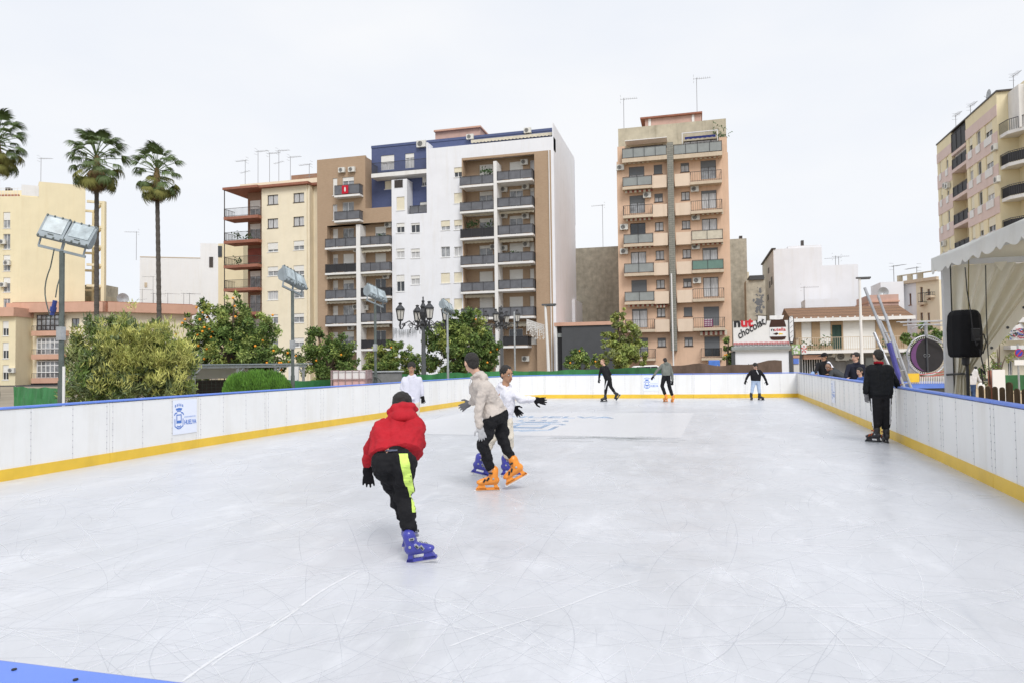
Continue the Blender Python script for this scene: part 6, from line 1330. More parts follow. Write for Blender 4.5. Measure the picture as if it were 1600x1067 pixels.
# ------------------------------------------------------------------ crest drawn on the ice
ii = mat('ice_ink', (.40, .56, .82), .35, .35, .9, alpha=.38)
Mi = Matrix(((1, 0, 0, -4.6), (0, 1, 0, 15.0), (0, 0, 1, .006), (0, 0, 0, 1)))
crest_mb(Mi @ Matrix.Scale(3.0, 4), .001).build('crest', ii, dk)
text('lettering', 'HUELVA', .8, ii, Matrix.Translation((-5.2, 18.7, .0065)) , dk, bold=.02, width=3.0)
mb = MB(); rd = random.Random(8)
for k in range(26):
    x, y = rd.uniform(-2.6, -.6), rd.gauss(13.9, .25); a = rd.uniform(-.25, .25); l_ = rd.uniform(.15, .6); mb.obox((x, y, .0045+.0001*k), (l_*math.cos(a), l_*math.sin(a), 0), (-.02*math.sin(a), .03*math.cos(a), 0), (0, 0, .0001))
tag(mb.build('worn_ice_patch', mat('worn_ice', (.42, .45, .45), .5, .1, 3, alpha=.16)), kind='stuff')
# ------------------------------------------------------------------ people
SK = {}
def cloth(name, c, var=.12, rough=.9, vs=10, bump=.35, bs=22, **k): return mat(name, c, rough, var, vs, bump=bump, bs=bs, **k)
SK['light'] = mat('skin_light', (.62, .38, .27), .55, .06, 12); SK['tan'] = mat('skin_tan', (.42, .23, .14), .55, .06, 12); SK['dark'] = mat('skin_brown', (.30, .17, .11), .55, .06, 12)
HAIR = mat('black_hair', (.016, .013, .011), .6, .4, 60, bump=.6, bs=140); HAIRB = mat('light_brown_hair', (.22, .13, .07), .6, .3, 60, bump=.5, bs=120)
EYEW = mat('eye_white', (.7, .68, .66), .3); EYED = mat('eye_dark', (.015, .01, .008), .2); LIP = mat('lips', (.42, .15, .12), .5)
BLK = cloth('black_cloth', (.014, .014, .016)); GLB = cloth('black_glove', (.010, .010, .012), vs=30)
wr_tex = bpy.data.textures.new('wrinkle', 'CLOUDS'); wr_tex.noise_scale = .085; wr_tex.noise_depth = 2
hair_tex = bpy.data.textures.new('curls', 'CLOUDS'); hair_tex.noise_scale = .03; hair_tex.noise_depth = 2
def organic(name, mb, vox, m, parent, off, smooth=4, disp=0, tex=None):
    me = mb.mesh(name); me.materials.append(m); o = bpy.data.objects.new(name, me); COL.objects.link(o)
    r = o.modifiers.new('r', 'REMESH'); r.mode = 'VOXEL'; r.voxel_size = vox; r.use_smooth_shade = True
    if smooth: s_ = o.modifiers.new('s', 'SMOOTH'); s_.iterations = smooth; s_.factor = .5
    if disp: d = o.modifiers.new('d', 'DISPLACE'); d.texture = tex or wr_tex; d.strength = disp; d.mid_level = .5; d.texture_coords = 'LOCAL'
    dg = bpy.context.evaluated_depsgraph_get(); dg.update(); nm = bpy.data.meshes.new_from_object(o.evaluated_get(dg)); bpy.data.objects.remove(o); bpy.data.meshes.remove(me)
    nm.transform(Matrix.Translation(-Vector(off))); nm.polygons.foreach_set('use_smooth', [True]*len(nm.polygons))
    if not nm.materials: nm.materials.append(m)
    return link(name, nm, parent)
def hand(mb, wr, tip, side, k=1.0, curl=.5):
    """palm, four fingers of unequal length and a thumb; side = direction of the thumb"""
    wr, tip = Vector(wr), Vector(tip); d = (tip-wr).normalized(); L_ = .175*k; s = (side-d*side.dot(d)).normalized(); n = d.cross(s)
    pal = wr+d*L_*.28; mb.ell(pal, d*L_*.34, s*.040*k, n*.017*k, 12, 7)
    for i, (o, ln, an) in enumerate(((.030, .40, .16), (.010, .45, .05), (-.010, .42, -.05), (-.029, .33, -.18))):
        b0 = wr+d*L_*.50+s*o*k; dd = (d+s*an).normalized(); c1 = (dd+n*curl*.5).normalized(); c2 = (dd*.8+n*curl*1.2).normalized()
        j1 = b0+dd*L_*ln*.42; j2 = j1+c1*L_*ln*.34; j3 = j2+c2*L_*ln*.24
        mb.capsule(b0, j1, .0105*k, .0098*k, 8, 3); mb.capsule(j1, j2, .0098*k, .009*k, 8, 3); mb.capsule(j2, j3, .009*k, .0078*k, 8, 3)
    t0 = wr+d*L_*.18+s*.030*k; t1 = t0+(d*.6+s*.8).normalized()*L_*.22; t2 = t1+(d*.9+s*.35+n*.2).normalized()*L_*.2
    mb.capsule(t0, t1, .013*k, .0115*k, 8, 3); mb.capsule(t1, t2, .0115*k, .009*k, 8, 3)
def skate(parent, off, an, toe, up, col, name='skate', k=1.0, bk=None, detail=True, blade=None):
    """an: ankle centre, toe: direction vector, up: direction vector"""
    x = Vector(toe).normalized(); z = (Vector(up)-x*Vector(up).dot(x)).normalized(); y = z.cross(x); an = Vector(an)
    T = Matrix(((x.x, y.x, z.x, an.x), (x.y, y.y, z.y, an.y), (x.z, y.z, z.z, an.z), (0, 0, 0, 1))) @ Matrix.Scale(k, 4)
    mb = MB()
    def E(c, a, b, d): mb.ell(T @ Vector(c), T.to_3x3() @ Vector((a, 0, 0)), T.to_3x3() @ Vector((0, b, 0)), T.to_3x3() @ Vector((0, 0, d)), 14, 9)
    def C(p, q, r0, r1): mb.capsule(T @ Vector(p), T @ Vector(q), r0*k, r1*k, 12, 4)
    C((-.012, 0, .06), (-.005, 0, -.03), .058, .055); C((-.02, 0, -.05), (.05, 0, -.055), .052, .048); E((-.03, 0, -.055), .052, .046, .05)
    C((.05, 0, -.06), (.135, 0, -.075), .047, .040); E((.15, 0, -.078), .048, .043, .032); C((-.04, 0, -.088), (.15, 0, -.092), .026, .024)
    o = organic(name, mb, .009*k if detail else .014*k, col, parent, off, 3)
    mb = MB(); T3 = T.to_3x3()
    M2 = T @ Matrix.Rotation(PI/2, 4, 'X')
    for pts in ([(-.085, -.165), (-.02, -.165), (-.01, -.10), (-.05, -.10), (-.06, -.13)], [(.075, -.165), (.20, -.16), (.165, -.10), (.10, -.10)], [(-.075, -.168), (.20, -.168), (.20, -.142), (-.075, -.142)]): mb.prism(pts, M2, .034)
    mb.build('blade_holder', col, o, off=None).matrix_basis = Matrix.Translation(-Vector(off)); 
    mb = MB(); mb.prism([(-.095, -.188), (.205, -.188), (.224, -.166), (-.09, -.166)], M2, .008); mb.build('blade', blade or M['galv'], o).matrix_basis = Matrix.Translation(-Vector(off))
    if detail:
        for (cx, cz, wd_, tl) in ((.045, .035, .05, 0), (.075, -.035, .045, .9), (.118, -.052, .042, 1.0)):
            for sy in (-1, 1):
                mb = MB(); c = T @ Vector((cx-.012, sy*(.054 if cx < .06 else .046), cz)); u = T3 @ Vector((math.cos(tl), 0, -math.sin(tl)))*.022/1; v = T3 @ Vector((math.sin(tl), 0, math.cos(tl)))*.010; mb.obox(c, u, T3 @ Vector((0, .008, 0)), v)
                mb.build('buckle', bk or M['galv'], o).matrix_basis = Matrix.Translation(-Vector(off))
            mb = MB(); [mb.obox(T @ Vector((cx-.008, sy*.063, cz)), T3 @ Vector((math.cos(tl), 0, -math.sin(tl)))*.014, T3 @ Vector((0, .003, 0)), T3 @ Vector((math.sin(tl), 0, math.cos(tl)))*.0045) for sy in (-1, 1)]; mb.build('buckle_slot', M['black'], o).matrix_basis = Matrix.Translation(-Vector(off))
        mb = MB(); [mb.ell(T @ Vector((-.0, sy*.057, -.03)), T3 @ Vector((.013, 0, 0)), T3 @ Vector((0, .005, 0)), T3 @ Vector((0, 0, .013)), 10, 5) for sy in (-1, 1)]; mb.build('rivet', M['galv'], o).matrix_basis = Matrix.Translation(-Vector(off))
    return o
def cv(d):     # camera-space direction -> world (x right, y up, z away)
    return CX*d[0]+CY*d[1]+CZ*d[2]
def person(label, Z, J, k=1.0, face=(0, 0, -1), headup=(0, 1, 0), skin='light', hair=HAIR, top=None, legs=BLK, gloves=GLB, hood=True, sleeve=1.0, skates=None, group=None, vox=.012, torso=1.0,
           headr=1.0, cat='person', tilt=0, loose=1.0, hairfull=1.0, features=True, shoes=None, disp=.012, base=None, hair_big=0, trouser_w=1.0, cap_=None, ground=0.0, hemn=None):
    W = {n: P(v[0], v[1], Z+(v[2] if len(v) > 2 else 0)) for n, v in J.items()}
    b = base or Vector(((W['anL'].x+W['anR'].x)/2, (W['anL'].y+W['anR'].y)/2, ground)); b = Vector((b.x, b.y, ground)); off = b
    root = empty('person', b, label, cat, group)
    fw = cv(face).normalized(); up = cv(headup); up = (up-fw*up.dot(fw)).normalized(); rt = fw.cross(up); hc = W['head']; h = headr*k
    # body (skin): one continuous mesh
    mb = MB()
    mb.ell(hc+up*.022*h-fw*.008*h, rt*.073*h, fw*.092*h, up*.088*h, 16, 11); mb.ell(hc-up*.045*h+fw*.018*h, rt*.056*h, fw*.066*h, up*.066*h, 14, 9)
    mb.ell(hc-up*.085*h+fw*.052*h, rt*.026*h, fw*.026*h, up*.022*h, 10, 7)      # chin
    mb.capsule(hc-up*.0*h+fw*.084*h, hc-up*.032*h+fw*.100*h, .009*h, .014*h, 8, 3)    # nose
    for sgn in (-1, 1): mb.ell(hc+rt*sgn*.078*h-up*.012*h-fw*.005*h, rt*.010*h, fw*.020*h, up*.030*h, 8, 6)
    mb.capsule(hc-up*.05*h-fw*.01*h, W['neck'], .046*h, .050*h, 12, 4)
    ch = (W['shL']+W['shR'])/2; pl = W['pel']
    mb.capsule(W['neck'], ch.lerp(pl, .15), .05*k, .07*k); mb.capsule(ch.lerp(pl, .15), pl, .085*k, .085*k); mb.capsule(W['shL'], W['shR'], .042*k, .042*k)
    for s in 'LR':
        mb.capsule(W['sh'+s], W['el'+s], .043*k, .036*k); mb.capsule(W['el'+s], W['wr'+s], .035*k, .024*k)
        mb.capsule(pl, W['hip'+s], .08*k, .075*k); mb.capsule(W['hip'+s], W['kn'+s], .072*k, .050*k); mb.capsule(W['kn'+s], W['an'+s], .048*k, .034*k)
        if gloves is None: hand(mb, W['wr'+s], W['tip'+s], (cv((0, 0, -1)) if abs((W['tip'+s]-W['wr'+s]).normalized().dot(CX)) < .8 else CY), k)
    organic('body', mb, .009 if gloves is not None else .008, SK[skin], root, off, 3)
    # hair
    mb = MB(); hf = hairfull
    mb.ell(hc+up*(.034+hair_big*.3)*h-fw*.020*h, rt*(.079+hair_big)*h, fw*(.091+hair_big)*h, up*(.083+hair_big)*h, 16, 11)
    mb.ell(hc-up*.010*h-fw*.052*h, rt*.070*h, fw*.050*h, up*.066*h*hf, 14, 9)
    if hf > 0: organic('hair', mb, .008, hair, root, off, 1, .016, hair_tex)
    if cap_:
        mb = MB(); mb.ell(hc+up*.052*h-fw*.005*h, rt*.085*h, fw*.100*h, up*.075*h, 14, 9); c0 = hc+up*.052*h+fw*.10*h
        mb.obox(c0+fw*.03*h, fw*.055*h, rt*.065*h, up*.006*h); organic('cap', mb, .009, cap_, root, off, 2)
    if features:
        for sgn in (-1, 1):
            e = hc+rt*sgn*.031*h-up*.0*h+fw*.083*h; mb = MB(); mb.ell(e, rt*.014*h, fw*.008*h, up*.0065*h, 8, 6); eo = mb.build('eye', EYEW, root, True, off); mb = MB(); mb.ell(e+fw*.005*h, rt*.006*h, fw*.005*h, up*.006*h, 8, 6); mb.build('iris', EYED, eo, True, off)
            mb = MB(); mb.capsule(e+up*.019*h-rt*.016*h, e+up*.021*h+rt*.016*h, .0042*h, .0042*h, 6, 2); mb.build('eyebrow', hair, root, True, off)
        m_ = hc-up*.062*h+fw*.083*h; mb = MB(); mb.capsule(m_-rt*.02*h, m_+rt*.02*h, .006*h, .006*h, 8, 3); mb.build('mouth', LIP, root, True, off)
    # top garment
    mb = MB(); sl_ = []; lat = (W['shR']-W['shL']); lt = lat.normalized() if lat.length > .02 else CX; lo = loose; bw = .105*k*torso
    hl, hr_ = W['hipL'], W['hipR']; wl = pl.lerp(ch, .02)
    sp = (hr_-hl); 
    for f, q in ((0.06, 0), (.94, 0), (.5, 0)):
        mb.capsule(W['shL'].lerp(W['shR'], f)-(ch-pl).normalized()*.035*k, hl.lerp(hr_, f)+(ch-pl)*.02, bw*.9*lo, bw*lo*1.07, 14, 4)
    mb.capsule(W['shL'], W['shR'], .062*k*lo, .062*k*lo); mb.capsule(W['neck']-(W['neck']-ch)*.35, ch, .060*k, .09*k)
    for s in 'LR':
        m2 = MB(); m2.capsule(W['sh'+s], W['el'+s], .066*k*lo*sleeve, .054*k*lo*sleeve); m2.capsule(W['el'+s], W['wr'+s], .053*k*lo*sleeve, .041*k*lo*sleeve)
        dd_ = (W['el'+s]-W['wr'+s]).normalized(); m2.capsule(W['wr'+s]+dd_*.045, W['wr'+s]+dd_*.035, .050*k*lo, .047*k*lo); m2.capsule(W['wr'+s]+dd_*.02, W['wr'+s], .038*k*lo, .036*k*lo); sl_.append(m2)
    nk = W['neck']; bk = -fw
    if hood:
        axis = (nk-ch).normalized() if (nk-ch).length > .01 else up
        hb = hood if isinstance(hood, tuple) else None; bd = cv(hb).normalized() if hb else (bk-axis*bk.dot(axis)).normalized(); sd = bd.cross(axis)
        ring = [nk-axis*.01+bd*(.066*k*math.cos(t))+sd*(.074*k*math.sin(t))-axis*.02*k+axis*(.02*math.cos(t)) for t in [2*PI*i/12 for i in range(13)]]
        for i in range(12): r_ = (.020+.014*max(0, math.cos(2*PI*i/12)))*k; mb.capsule(ring[i], ring[i+1], r_, r_, 8, 3)
        mb.ell(nk+bd*.085*k-axis*.065*k, sd*.085*k, bd*.045*k, axis*.060*k, 12, 8)
    else:
        axis = (nk-ch).normalized(); mb.capsule(nk-axis*.02, nk-axis*.0, .062*k, .058*k)
    tp = organic('jacket' if top and 'jacket' in top.name else 'hoodie', mb, vox, top or BLK, root, off, 5, disp)
    ax_ = (ch-pl).normalized(); hp = W['hem'] if 'hem' in W else pl-ax_*.045*k; hn = cv(hemn).normalized() if hemn else ax_
    bm = bmesh.new(); bm.from_mesh(tp.data); g_ = bmesh.ops.bisect_plane(bm, geom=bm.verts[:]+bm.edges[:]+bm.faces[:], plane_co=hp-off, plane_no=hn, clear_inner=True)
    try: bmesh.ops.contextual_create(bm, geom=[e for e in g_['geom_cut'] if isinstance(e, bmesh.types.BMEdge)])
    except Exception: pass
    bm.to_mesh(tp.data); bm.free()
    for m2 in sl_: organic('sleeve', m2, vox, top or BLK, tp, off, 4, disp)
    # trousers
    mb = MB(); tw = trouser_w
    mb.capsule(hl, hr_, .105*k*tw, .105*k*tw); mb.capsule(pl+(ch-pl).normalized()*.02, pl-Vector((0, 0, .03)), .10*k*tw, .105*k*tw)
    for s in 'LR':
        mb.capsule(W['hip'+s], W['kn'+s], .098*k*tw, .070*k*tw); mb.capsule(W['kn'+s], W['an'+s]+(W['kn'+s]-W['an'+s]).normalized()*.125, .070*k*tw, .060*k*tw)
    tr = organic('trousers', mb, vox, legs, root, off, 4, disp*1.3)
    if gloves is not None:
        gl = gloves if isinstance(gloves, (tuple, list)) else (gloves, gloves)
        for s, g in zip('LR', gl):
            if g is None: continue
            mb = MB(); d = (W['tip'+s]-W['wr'+s]); side = J.get('th'+s); side = cv(side) if side else (Vector(CX)*(1 if s == 'L' else -1)+CZ*.3)
            mb.capsule(W['wr'+s]-(d.normalized()*.035), W['wr'+s]+d.normalized()*.02, .032*k, .028*k, 10, 3); hand(mb, W['wr'+s], W['tip'+s], side, k*1.12, .45)
            organic('glove', mb, .0062 if vox < .015 else .009, g, root, off, 2)
    return root, W, tp, tr, off
def on_surface(objs, off, grid, name, m, parent, lift=.006):
    """a printed stripe: grid of picture points laid on the garment's surface"""
    bvs = []
    for o in objs:
        bvs.append(BVHTree.FromPolygons([v.co+off for v in o.data.vertices], [tuple(p.vertices) for p in o.data.polygons]))
    rows = []
    for row in grid:
        r = []
        for px, py in row:
            d = ray(px, py).normalized(); hit = None
            for bv in bvs:
                h_ = bv.ray_cast(Vector((0, 0, EYE)), d)
                if h_[0] is not None and (hit is None or h_[3] < hit[3]): hit = h_
            r.append(hit[0]+hit[1]*lift if hit else None)
        rows.append(r)
    mb = MB()
    for a, b in zip(rows, rows[1:]):
        for i in range(len(a)-1):
            if all(q is not None for q in (a[i], a[i+1], b[i], b[i+1])):
                qs = (a[i], a[i+1], b[i+1], b[i])
                if max((qs[j]-qs[(j+1) % 4]).length for j in range(4)) < .15: mb.quad(*qs)
    if mb.f: return mb.build(name, m, parent, True, off)
def band(p0, p1, w0, w1, n=18, m=4):
    return [[(p0[0]+(p1[0]-p0[0])*i/n+(w0+(w1-w0)*i/n)*(j/m-.5), p0[1]+(p1[1]-p0[1])*i/n) for j in range(m+1)] for i in range(n+1)]
def boots(root, off, W, L_, R_, col, k, **kw):
    """L_, R_: (toe dir, up dir) in camera space; the ankle sits so that the blade touches the ice"""
    for s, d in (('L', L_), ('R', R_)):
        if d is None: continue
        toe, up = d[0], d[1]; cc = d[2] if len(d) > 2 else 0
        an = W['an'+s].copy(); T = cv(toe).normalized(); U = cv(up).normalized()
        skate(root, off, an, T, U, col, k=k, **kw)
BLUE = mat('blue_skate_plastic', (.045, .05, .33), .3, .12, 10, coat=.3); ORAN = mat('orange_skate_plastic', (.78, .27, .03), .35, .12, 8, coat=.2); BSK = mat('black_skate', (.02, .02, .024), .4, .2, 10)
# --- boy in red
RED = cloth('red_hoodie', (.42, .018, .028), .12, .9, 6, .4, 30); LIME = mat('lime_stripe', (.60, .82, .16), .7, .05, 8)
J = dict(head=(629, 634, .56), neck=(627, 650, .45), shL=(597, 670, .34), shR=(649, 664, .36), elL=(579, 700, .42), wrL=(574, 726, .50), tipL=(576, 760, .52), elR=(655, 692, .45), wrR=(648, 716, .62), tipR=(640, 738, .68),
         pel=(615, 716, .05), hipL=(601, 722, .05), hipR=(629, 722, .02), knR=(630, 771, .10), anR=(643, 846, .0), knL=(621, 772, .22), anL=(637, 822, .34), thL=(1, 0, .2), hem=(610, 706, .08))
r, W, tp, tr, off = person('boy in red hoodie and black trousers with lime stripe skating bent forward, nearest skater', 5.3, J, 1.0, face=(.35, -.45, .8), headup=(.15, .75, .6), skin='light', top=RED, hood=(-.1, .55, -.6), vox=.010, torso=1.12, disp=.052, features=False, headr=1.02, trouser_w=1.0, hemn=(-.16, .75, .65))
on_surface([tr], off, band((630, 709), (639, 758), 14, 12)+band((641, 760), (644, 776), 9, 9, 6), 'lime_stripe', LIME, tr)
on_surface([tr], off, band((644.5, 778), (646, 800), 6, 5, 8), 'lime_piping', LIME, tr)
mb = MB()
for (x_, y_, z_, r_) in ((613, 643, .42, .045), (620, 637, .40, .05), (630, 634, .40, .05), (641, 634, .42, .046), (647, 639, .46, .036), (626, 650, .34, .075), (638, 650, .34, .07), (612, 658, .36, .06), (643, 654, .38, .06)): q_ = P(x_, y_, 5.3+z_); mb.ell(q_, CX*r_*1.12, CY*r_*.8, CZ*r_*1.3)
organic('hood', mb, .01, RED, tp, off, 9, .015)
wb = MB(); on_surface([tr, tp], off, [[(589+i*2.6, 703.5-.05*i) for i in range(13)], [(589+i*2.6, 706.5-.05*i) for i in range(13)]], 'waistband', cloth('grey_waistband', (.10, .11, .16)), tr, .012)
BLADE = mat('pale_blade', (.75, .74, .72), .4, .05, 8)
boots(r, off, W, ((.25, -.08, .95), (0, 1, 0)), ((.93, .22, -.25), (-.16, 1, 0)), BLUE, .88, blade=BLADE)
# --- boy in beige
BEI = cloth('beige_hoodie', (.53, .475, .43), .06, .9, 6, .35, 30); GRG = cloth('grey_glove', (.42, .42, .43), .12); DGG = cloth('dark_grey_glove', (.17, .17, .18), .12)
J = dict(head=(736, 566, .05), neck=(745, 583, .05), shL=(742, 603, .16), shR=(757, 603, -.12), elL=(744, 622, .34), wrL=(736, 628, .44), tipL=(717, 639, .48), elR=(748, 640, -.18), wrR=(749, 664, -.20), tipR=(756, 690, -.20),
         pel=(772, 646), hipL=(770, 650, -.08), hipR=(781, 648, .10), knL=(754, 694, -.10), anL=(770, 742, 0), knR=(786, 686, .08), anR=(804, 725, .05), thL=(0, 1, 0), thR=(-1, 0, -.3), hem=(767, 649))
r, W, tp, tr, off = person('boy in beige hoodie and grey gloves with orange skates, looking away from the camera', 8.25, J, 1.0, face=(-.55, -.05, .82), headup=(-.08, 1, 0), skin='light', top=BEI, hood=(.85, .1, -.3), gloves=(DGG, GRG), vox=.010, torso=1.06, disp=.046, features=False, headr=1.05, hemn=(-.36, .93, 0), trouser_w=.98)
boots(r, off, W, ((-.97, .0, -.15), (.03, 1, 0)), ((-.88, -.47, -.1), (-.47, .88, 0)), ORAN, 1.0, bk=BSK, blade=BLADE)
mb = MB(); mb.tube([W['neck']+cv((-.06, -.05, -.05)), W['neck']+cv((-.09, -.15, -.06)), W['neck']+cv((-.085, -.24, -.05))], .004, 5); mb.build('drawstring', GRG, r, off=off)
# --- boy in white
WHT = cloth('white_hoodie', (.72, .72, .78), .04, .9, 6, .3, 30); CRM = cloth('cream_trousers', (.64, .59, .50), .06, .9)
J = dict(head=(792, 584), neck=(790, 600, .02), shL=(780, 610, .12), shR=(797, 612, -.06), elL=(792, 630, .12), wrL=(801, 634, .06), tipL=(811, 646, .02), elR=(815, 624, -.10), wrR=(833, 624, -.12), tipR=(850, 626, -.12),
         pel=(783, 650), hipL=(779, 652, .02), hipR=(789, 652, .0), knL=(768, 686, .05), anL=(749, 720, .1), knR=(795, 684, -.06), anR=(791, 722, .05), thL=(1, .2, 0), thR=(0, -1, 0))
r, W, tp, tr, off = person('boy in white hoodie and cream trousers stretching one arm out, behind the beige one', 9.2, J, 1.0, face=(.62, -.10, -.78), headup=(-.12, 1, 0), skin='tan', top=WHT, legs=CRM, hood=(-.4, .1, .5), vox=.010, torso=.96, disp=.042, headr=1.0, trouser_w=1.0, hair_big=.004)
boots(r, off, W, ((.96, -.22, -.1), (.25, 1, 0)), ((.98, .04, -.1), (0, 1, 0)), BLUE, .95, blade=BLADE)
# --- white shirt boy far
PLW = cloth('pale_grey_hoodie', (.62, .62, .70), .06, .9, 8)
J = dict(head=(643, 574), neck=(643, 585), shL=(632, 592), shR=(655, 592), elL=(628, 606), wrL=(637, 617, -.1), tipL=(644, 622, -.15), elR=(659, 605), wrR=(660, 617), tipR=(661, 625), pel=(644, 628), hipL=(638, 630), hipR=(649, 630), knL=(637, 653), anL=(637, 670), knR=(650, 653), anR=(651, 670))
r, W, tp, tr, off = person('boy in pale grey hoodie facing the camera, behind the red hoodie boy', 14.5, J, .98, face=(.0, -.3, -.95), skin='tan', top=PLW, legs=CRM, gloves=(PLW, GLB), vox=.014, disp=.014, loose=.92, hair_big=.008)
boots(r, off, W, ((0, 0, -1), (0, 1, 0)), ((.2, 0, -1), (0, 1, 0)), BSK, .95, detail=False)
# --- far skater striding
WS = mat('white_stripe', (.75, .75, .76), .7, .03, 8)
J = dict(head=(941.2, 565), neck=(944, 571), shL=(940, 574, -.1), shR=(948, 573.5, .1), elL=(937, 584), wrL=(936, 591), tipL=(935.5, 598), elR=(954, 584), wrR=(950, 590, .15), tipR=(948, 593, .18), pel=(950, 590), hipL=(948.5, 592, -.05), hipR=(952, 592, .05), knL=(947, 605), anL=(945.5, 619.5), knR=(954.5, 604), anR=(962, 614.5))
r, W, tp, tr, off = person('fair-haired skater in black hoodie with white stripes on the trousers, far end left', 26.6, J, .95, face=(-.75, -.15, -.6), skin='light', hair=HAIRB, top=cloth('black_hoodie', (.016, .016, .018)), vox=.016, disp=.012, loose=.95)
on_surface([tr], off, band((948.8, 594), (944.8, 608), 1.6, 1.6, 10, 3), 'stripe', WS, tr)
boots(r, off, W, ((-.95, -.05, -.2), (0, 1, 0)), ((-.55, -.75, 0), (-.7, .7, 0)), BSK, 1.0, detail=False)
# --- far olive jacket
OLV = cloth('olive_grey_jacket', (.16, .17, .15), .15, .7, 8, .5, 14)
J = dict(head=(1039, 563.5), neck=(1041, 566), shL=(1035.5, 570), shR=(1045.5, 569.5), elL=(1027, 578.5), wrL=(1021.5, 586.5), tipL=(1017.5, 592.5), elR=(1050, 583), wrR=(1051, 594), tipR=(1050, 602), pel=(1041, 584), hipL=(1038.5, 586), hipR=(1043.5, 586), knL=(1034.5, 602), anL=(1040.5, 619.5), knR=(1045.5, 602), anR=(1051.5, 621))
r, W, tp, tr, off = person('skater in olive grey padded jacket with orange skates seen from behind, far end middle', 25.6, J, 1.0, face=(-.1, -.4, .9), top=OLV, vox=.016, disp=.02, features=False, loose=1.05, hood=(0, .3, -.9), headr=.95)
boots(r, off, W, ((-.35, -.1, .9), (-.1, 1, 0)), ((-.1, -.25, .9), (.15, 1, 0)), ORAN, 1.0, detail=False)
# --- far jeans
LJ = cloth('light_jeans', (.42, .52, .68), .12, .9, 12); 
J = dict(head=(1180, 571.5), neck=(1181, 577), shL=(1174.5, 580), shR=(1187, 579.5), elL=(1168.5, 586.5), wrL=(1165.5, 593), tipL=(1164, 598), elR=(1193.5, 587), wrR=(1197, 594.5), tipR=(1198.8, 600), pel=(1180.5, 592.5), hipL=(1178, 595), hipR=(1184, 595), knL=(1176, 605), anL=(1173.7, 617.5), knR=(1185.5, 604.5), anR=(1187, 617.5))
r, W, tp, tr, off = person('skater in black hoodie and light blue jeans leaning forward, far end right', 26.3, J, .98, face=(.15, -.5, -.85), skin='light', top=cloth('black_jacket', (.014, .014, .017)), legs=LJ, vox=.016, disp=.012, hair_big=.01)
mb = MB(); mb.tube([P(1182, 578, 26.0), P(1185, 584, 26.0)], .014, 5); mb.build('drawstring', WS, r, off=off)
boots(r, off, W, ((-.1, -.15, -1), (0, 1, 0)), ((.6, 0, -.8), (0, 1, 0)), BSK, 1.0, detail=False)
# --- man in black by the right board
PUF = mat('black_padded_jacket', (.010, .011, .013), .8, .15, 5, bump=.5, bs=9, stretch=(1, 1, 3.5)); REDC = cloth('red_scarf', (.30, .01, .02), .1)
J = dict(head=(1371.5, 556), neck=(1373, 566), shL=(1361, 576), shR=(1387, 576), elL=(1354.5, 596), wrL=(1352.5, 612), tipL=(1355, 627), elR=(1397, 592, .0), wrR=(1403, 603, .05), tipR=(1411, 608, .1), pel=(1375, 612), hipL=(1369, 618), hipR=(1382, 618), knL=(1371, 650), anL=(1369, 675), knR=(1384, 651), anR=(1384.5, 677), thR=(0, 1, 0))
r, W, tp, tr, off = person('man in black padded jacket and red scarf holding the right barrier, seen from behind', 12.45, J, 1.06, face=(-.1, -.1, 1), top=PUF, hood=False, gloves=(DGG, None), vox=.011, disp=.03, features=False, torso=1.12, loose=1.08, trouser_w=1.15)
for s, n in zip((tp,), range(1)):
    mb = MB(); nn_ = 7; c0 = W['neck']; [mb.capsule(c0+cv((.062*math.cos(t), .012*math.sin(t*2)-.005, .062*math.sin(t))), c0+cv((.062*math.cos(t+.9), .0, .062*math.sin(t+.9))), .024, .024, 8, 3) for t in [k*.9 for k in range(7)]]; organic('scarf', mb, .009, REDC, r, off, 3)
    mb = MB(); 
    for t in range(6):
        a = W['shL'].lerp(W['hipL'], .25+.13*t)+cv((.07, 0, -.125)); b_ = W['shR'].lerp(W['hipR'], .25+.13*t)+cv((-.07, 0, -.125)); m_ = (a+b_)/2-Vector((0, 0, .03))
mb = MB(); hand(mb, W['wrR'], W['tipR'], CY, 1.05, .5); organic('hand', mb, .007, SK['tan'], r, off, 2)
for p0, p1, w_ in (((1361.8, 622), (1364.5, 668), 1.6), ((1390.8, 622), (1390.5, 662), 1.4)): on_surface([tr], off, band(p0, p1, w_, w_, 14, 2), 'stripe', WS, tr)
STR = mat('orange_strap', (.6, .12, .03), .5)
for s, toe in (('L', (-.55, -.05, .8)), ('R', (.15, -.1, 1))):
    skate(r, off, W['an'+s], cv(toe), cv((0, 1, 0)), BSK, k=1.0, bk=STR, blade=M['galv'])
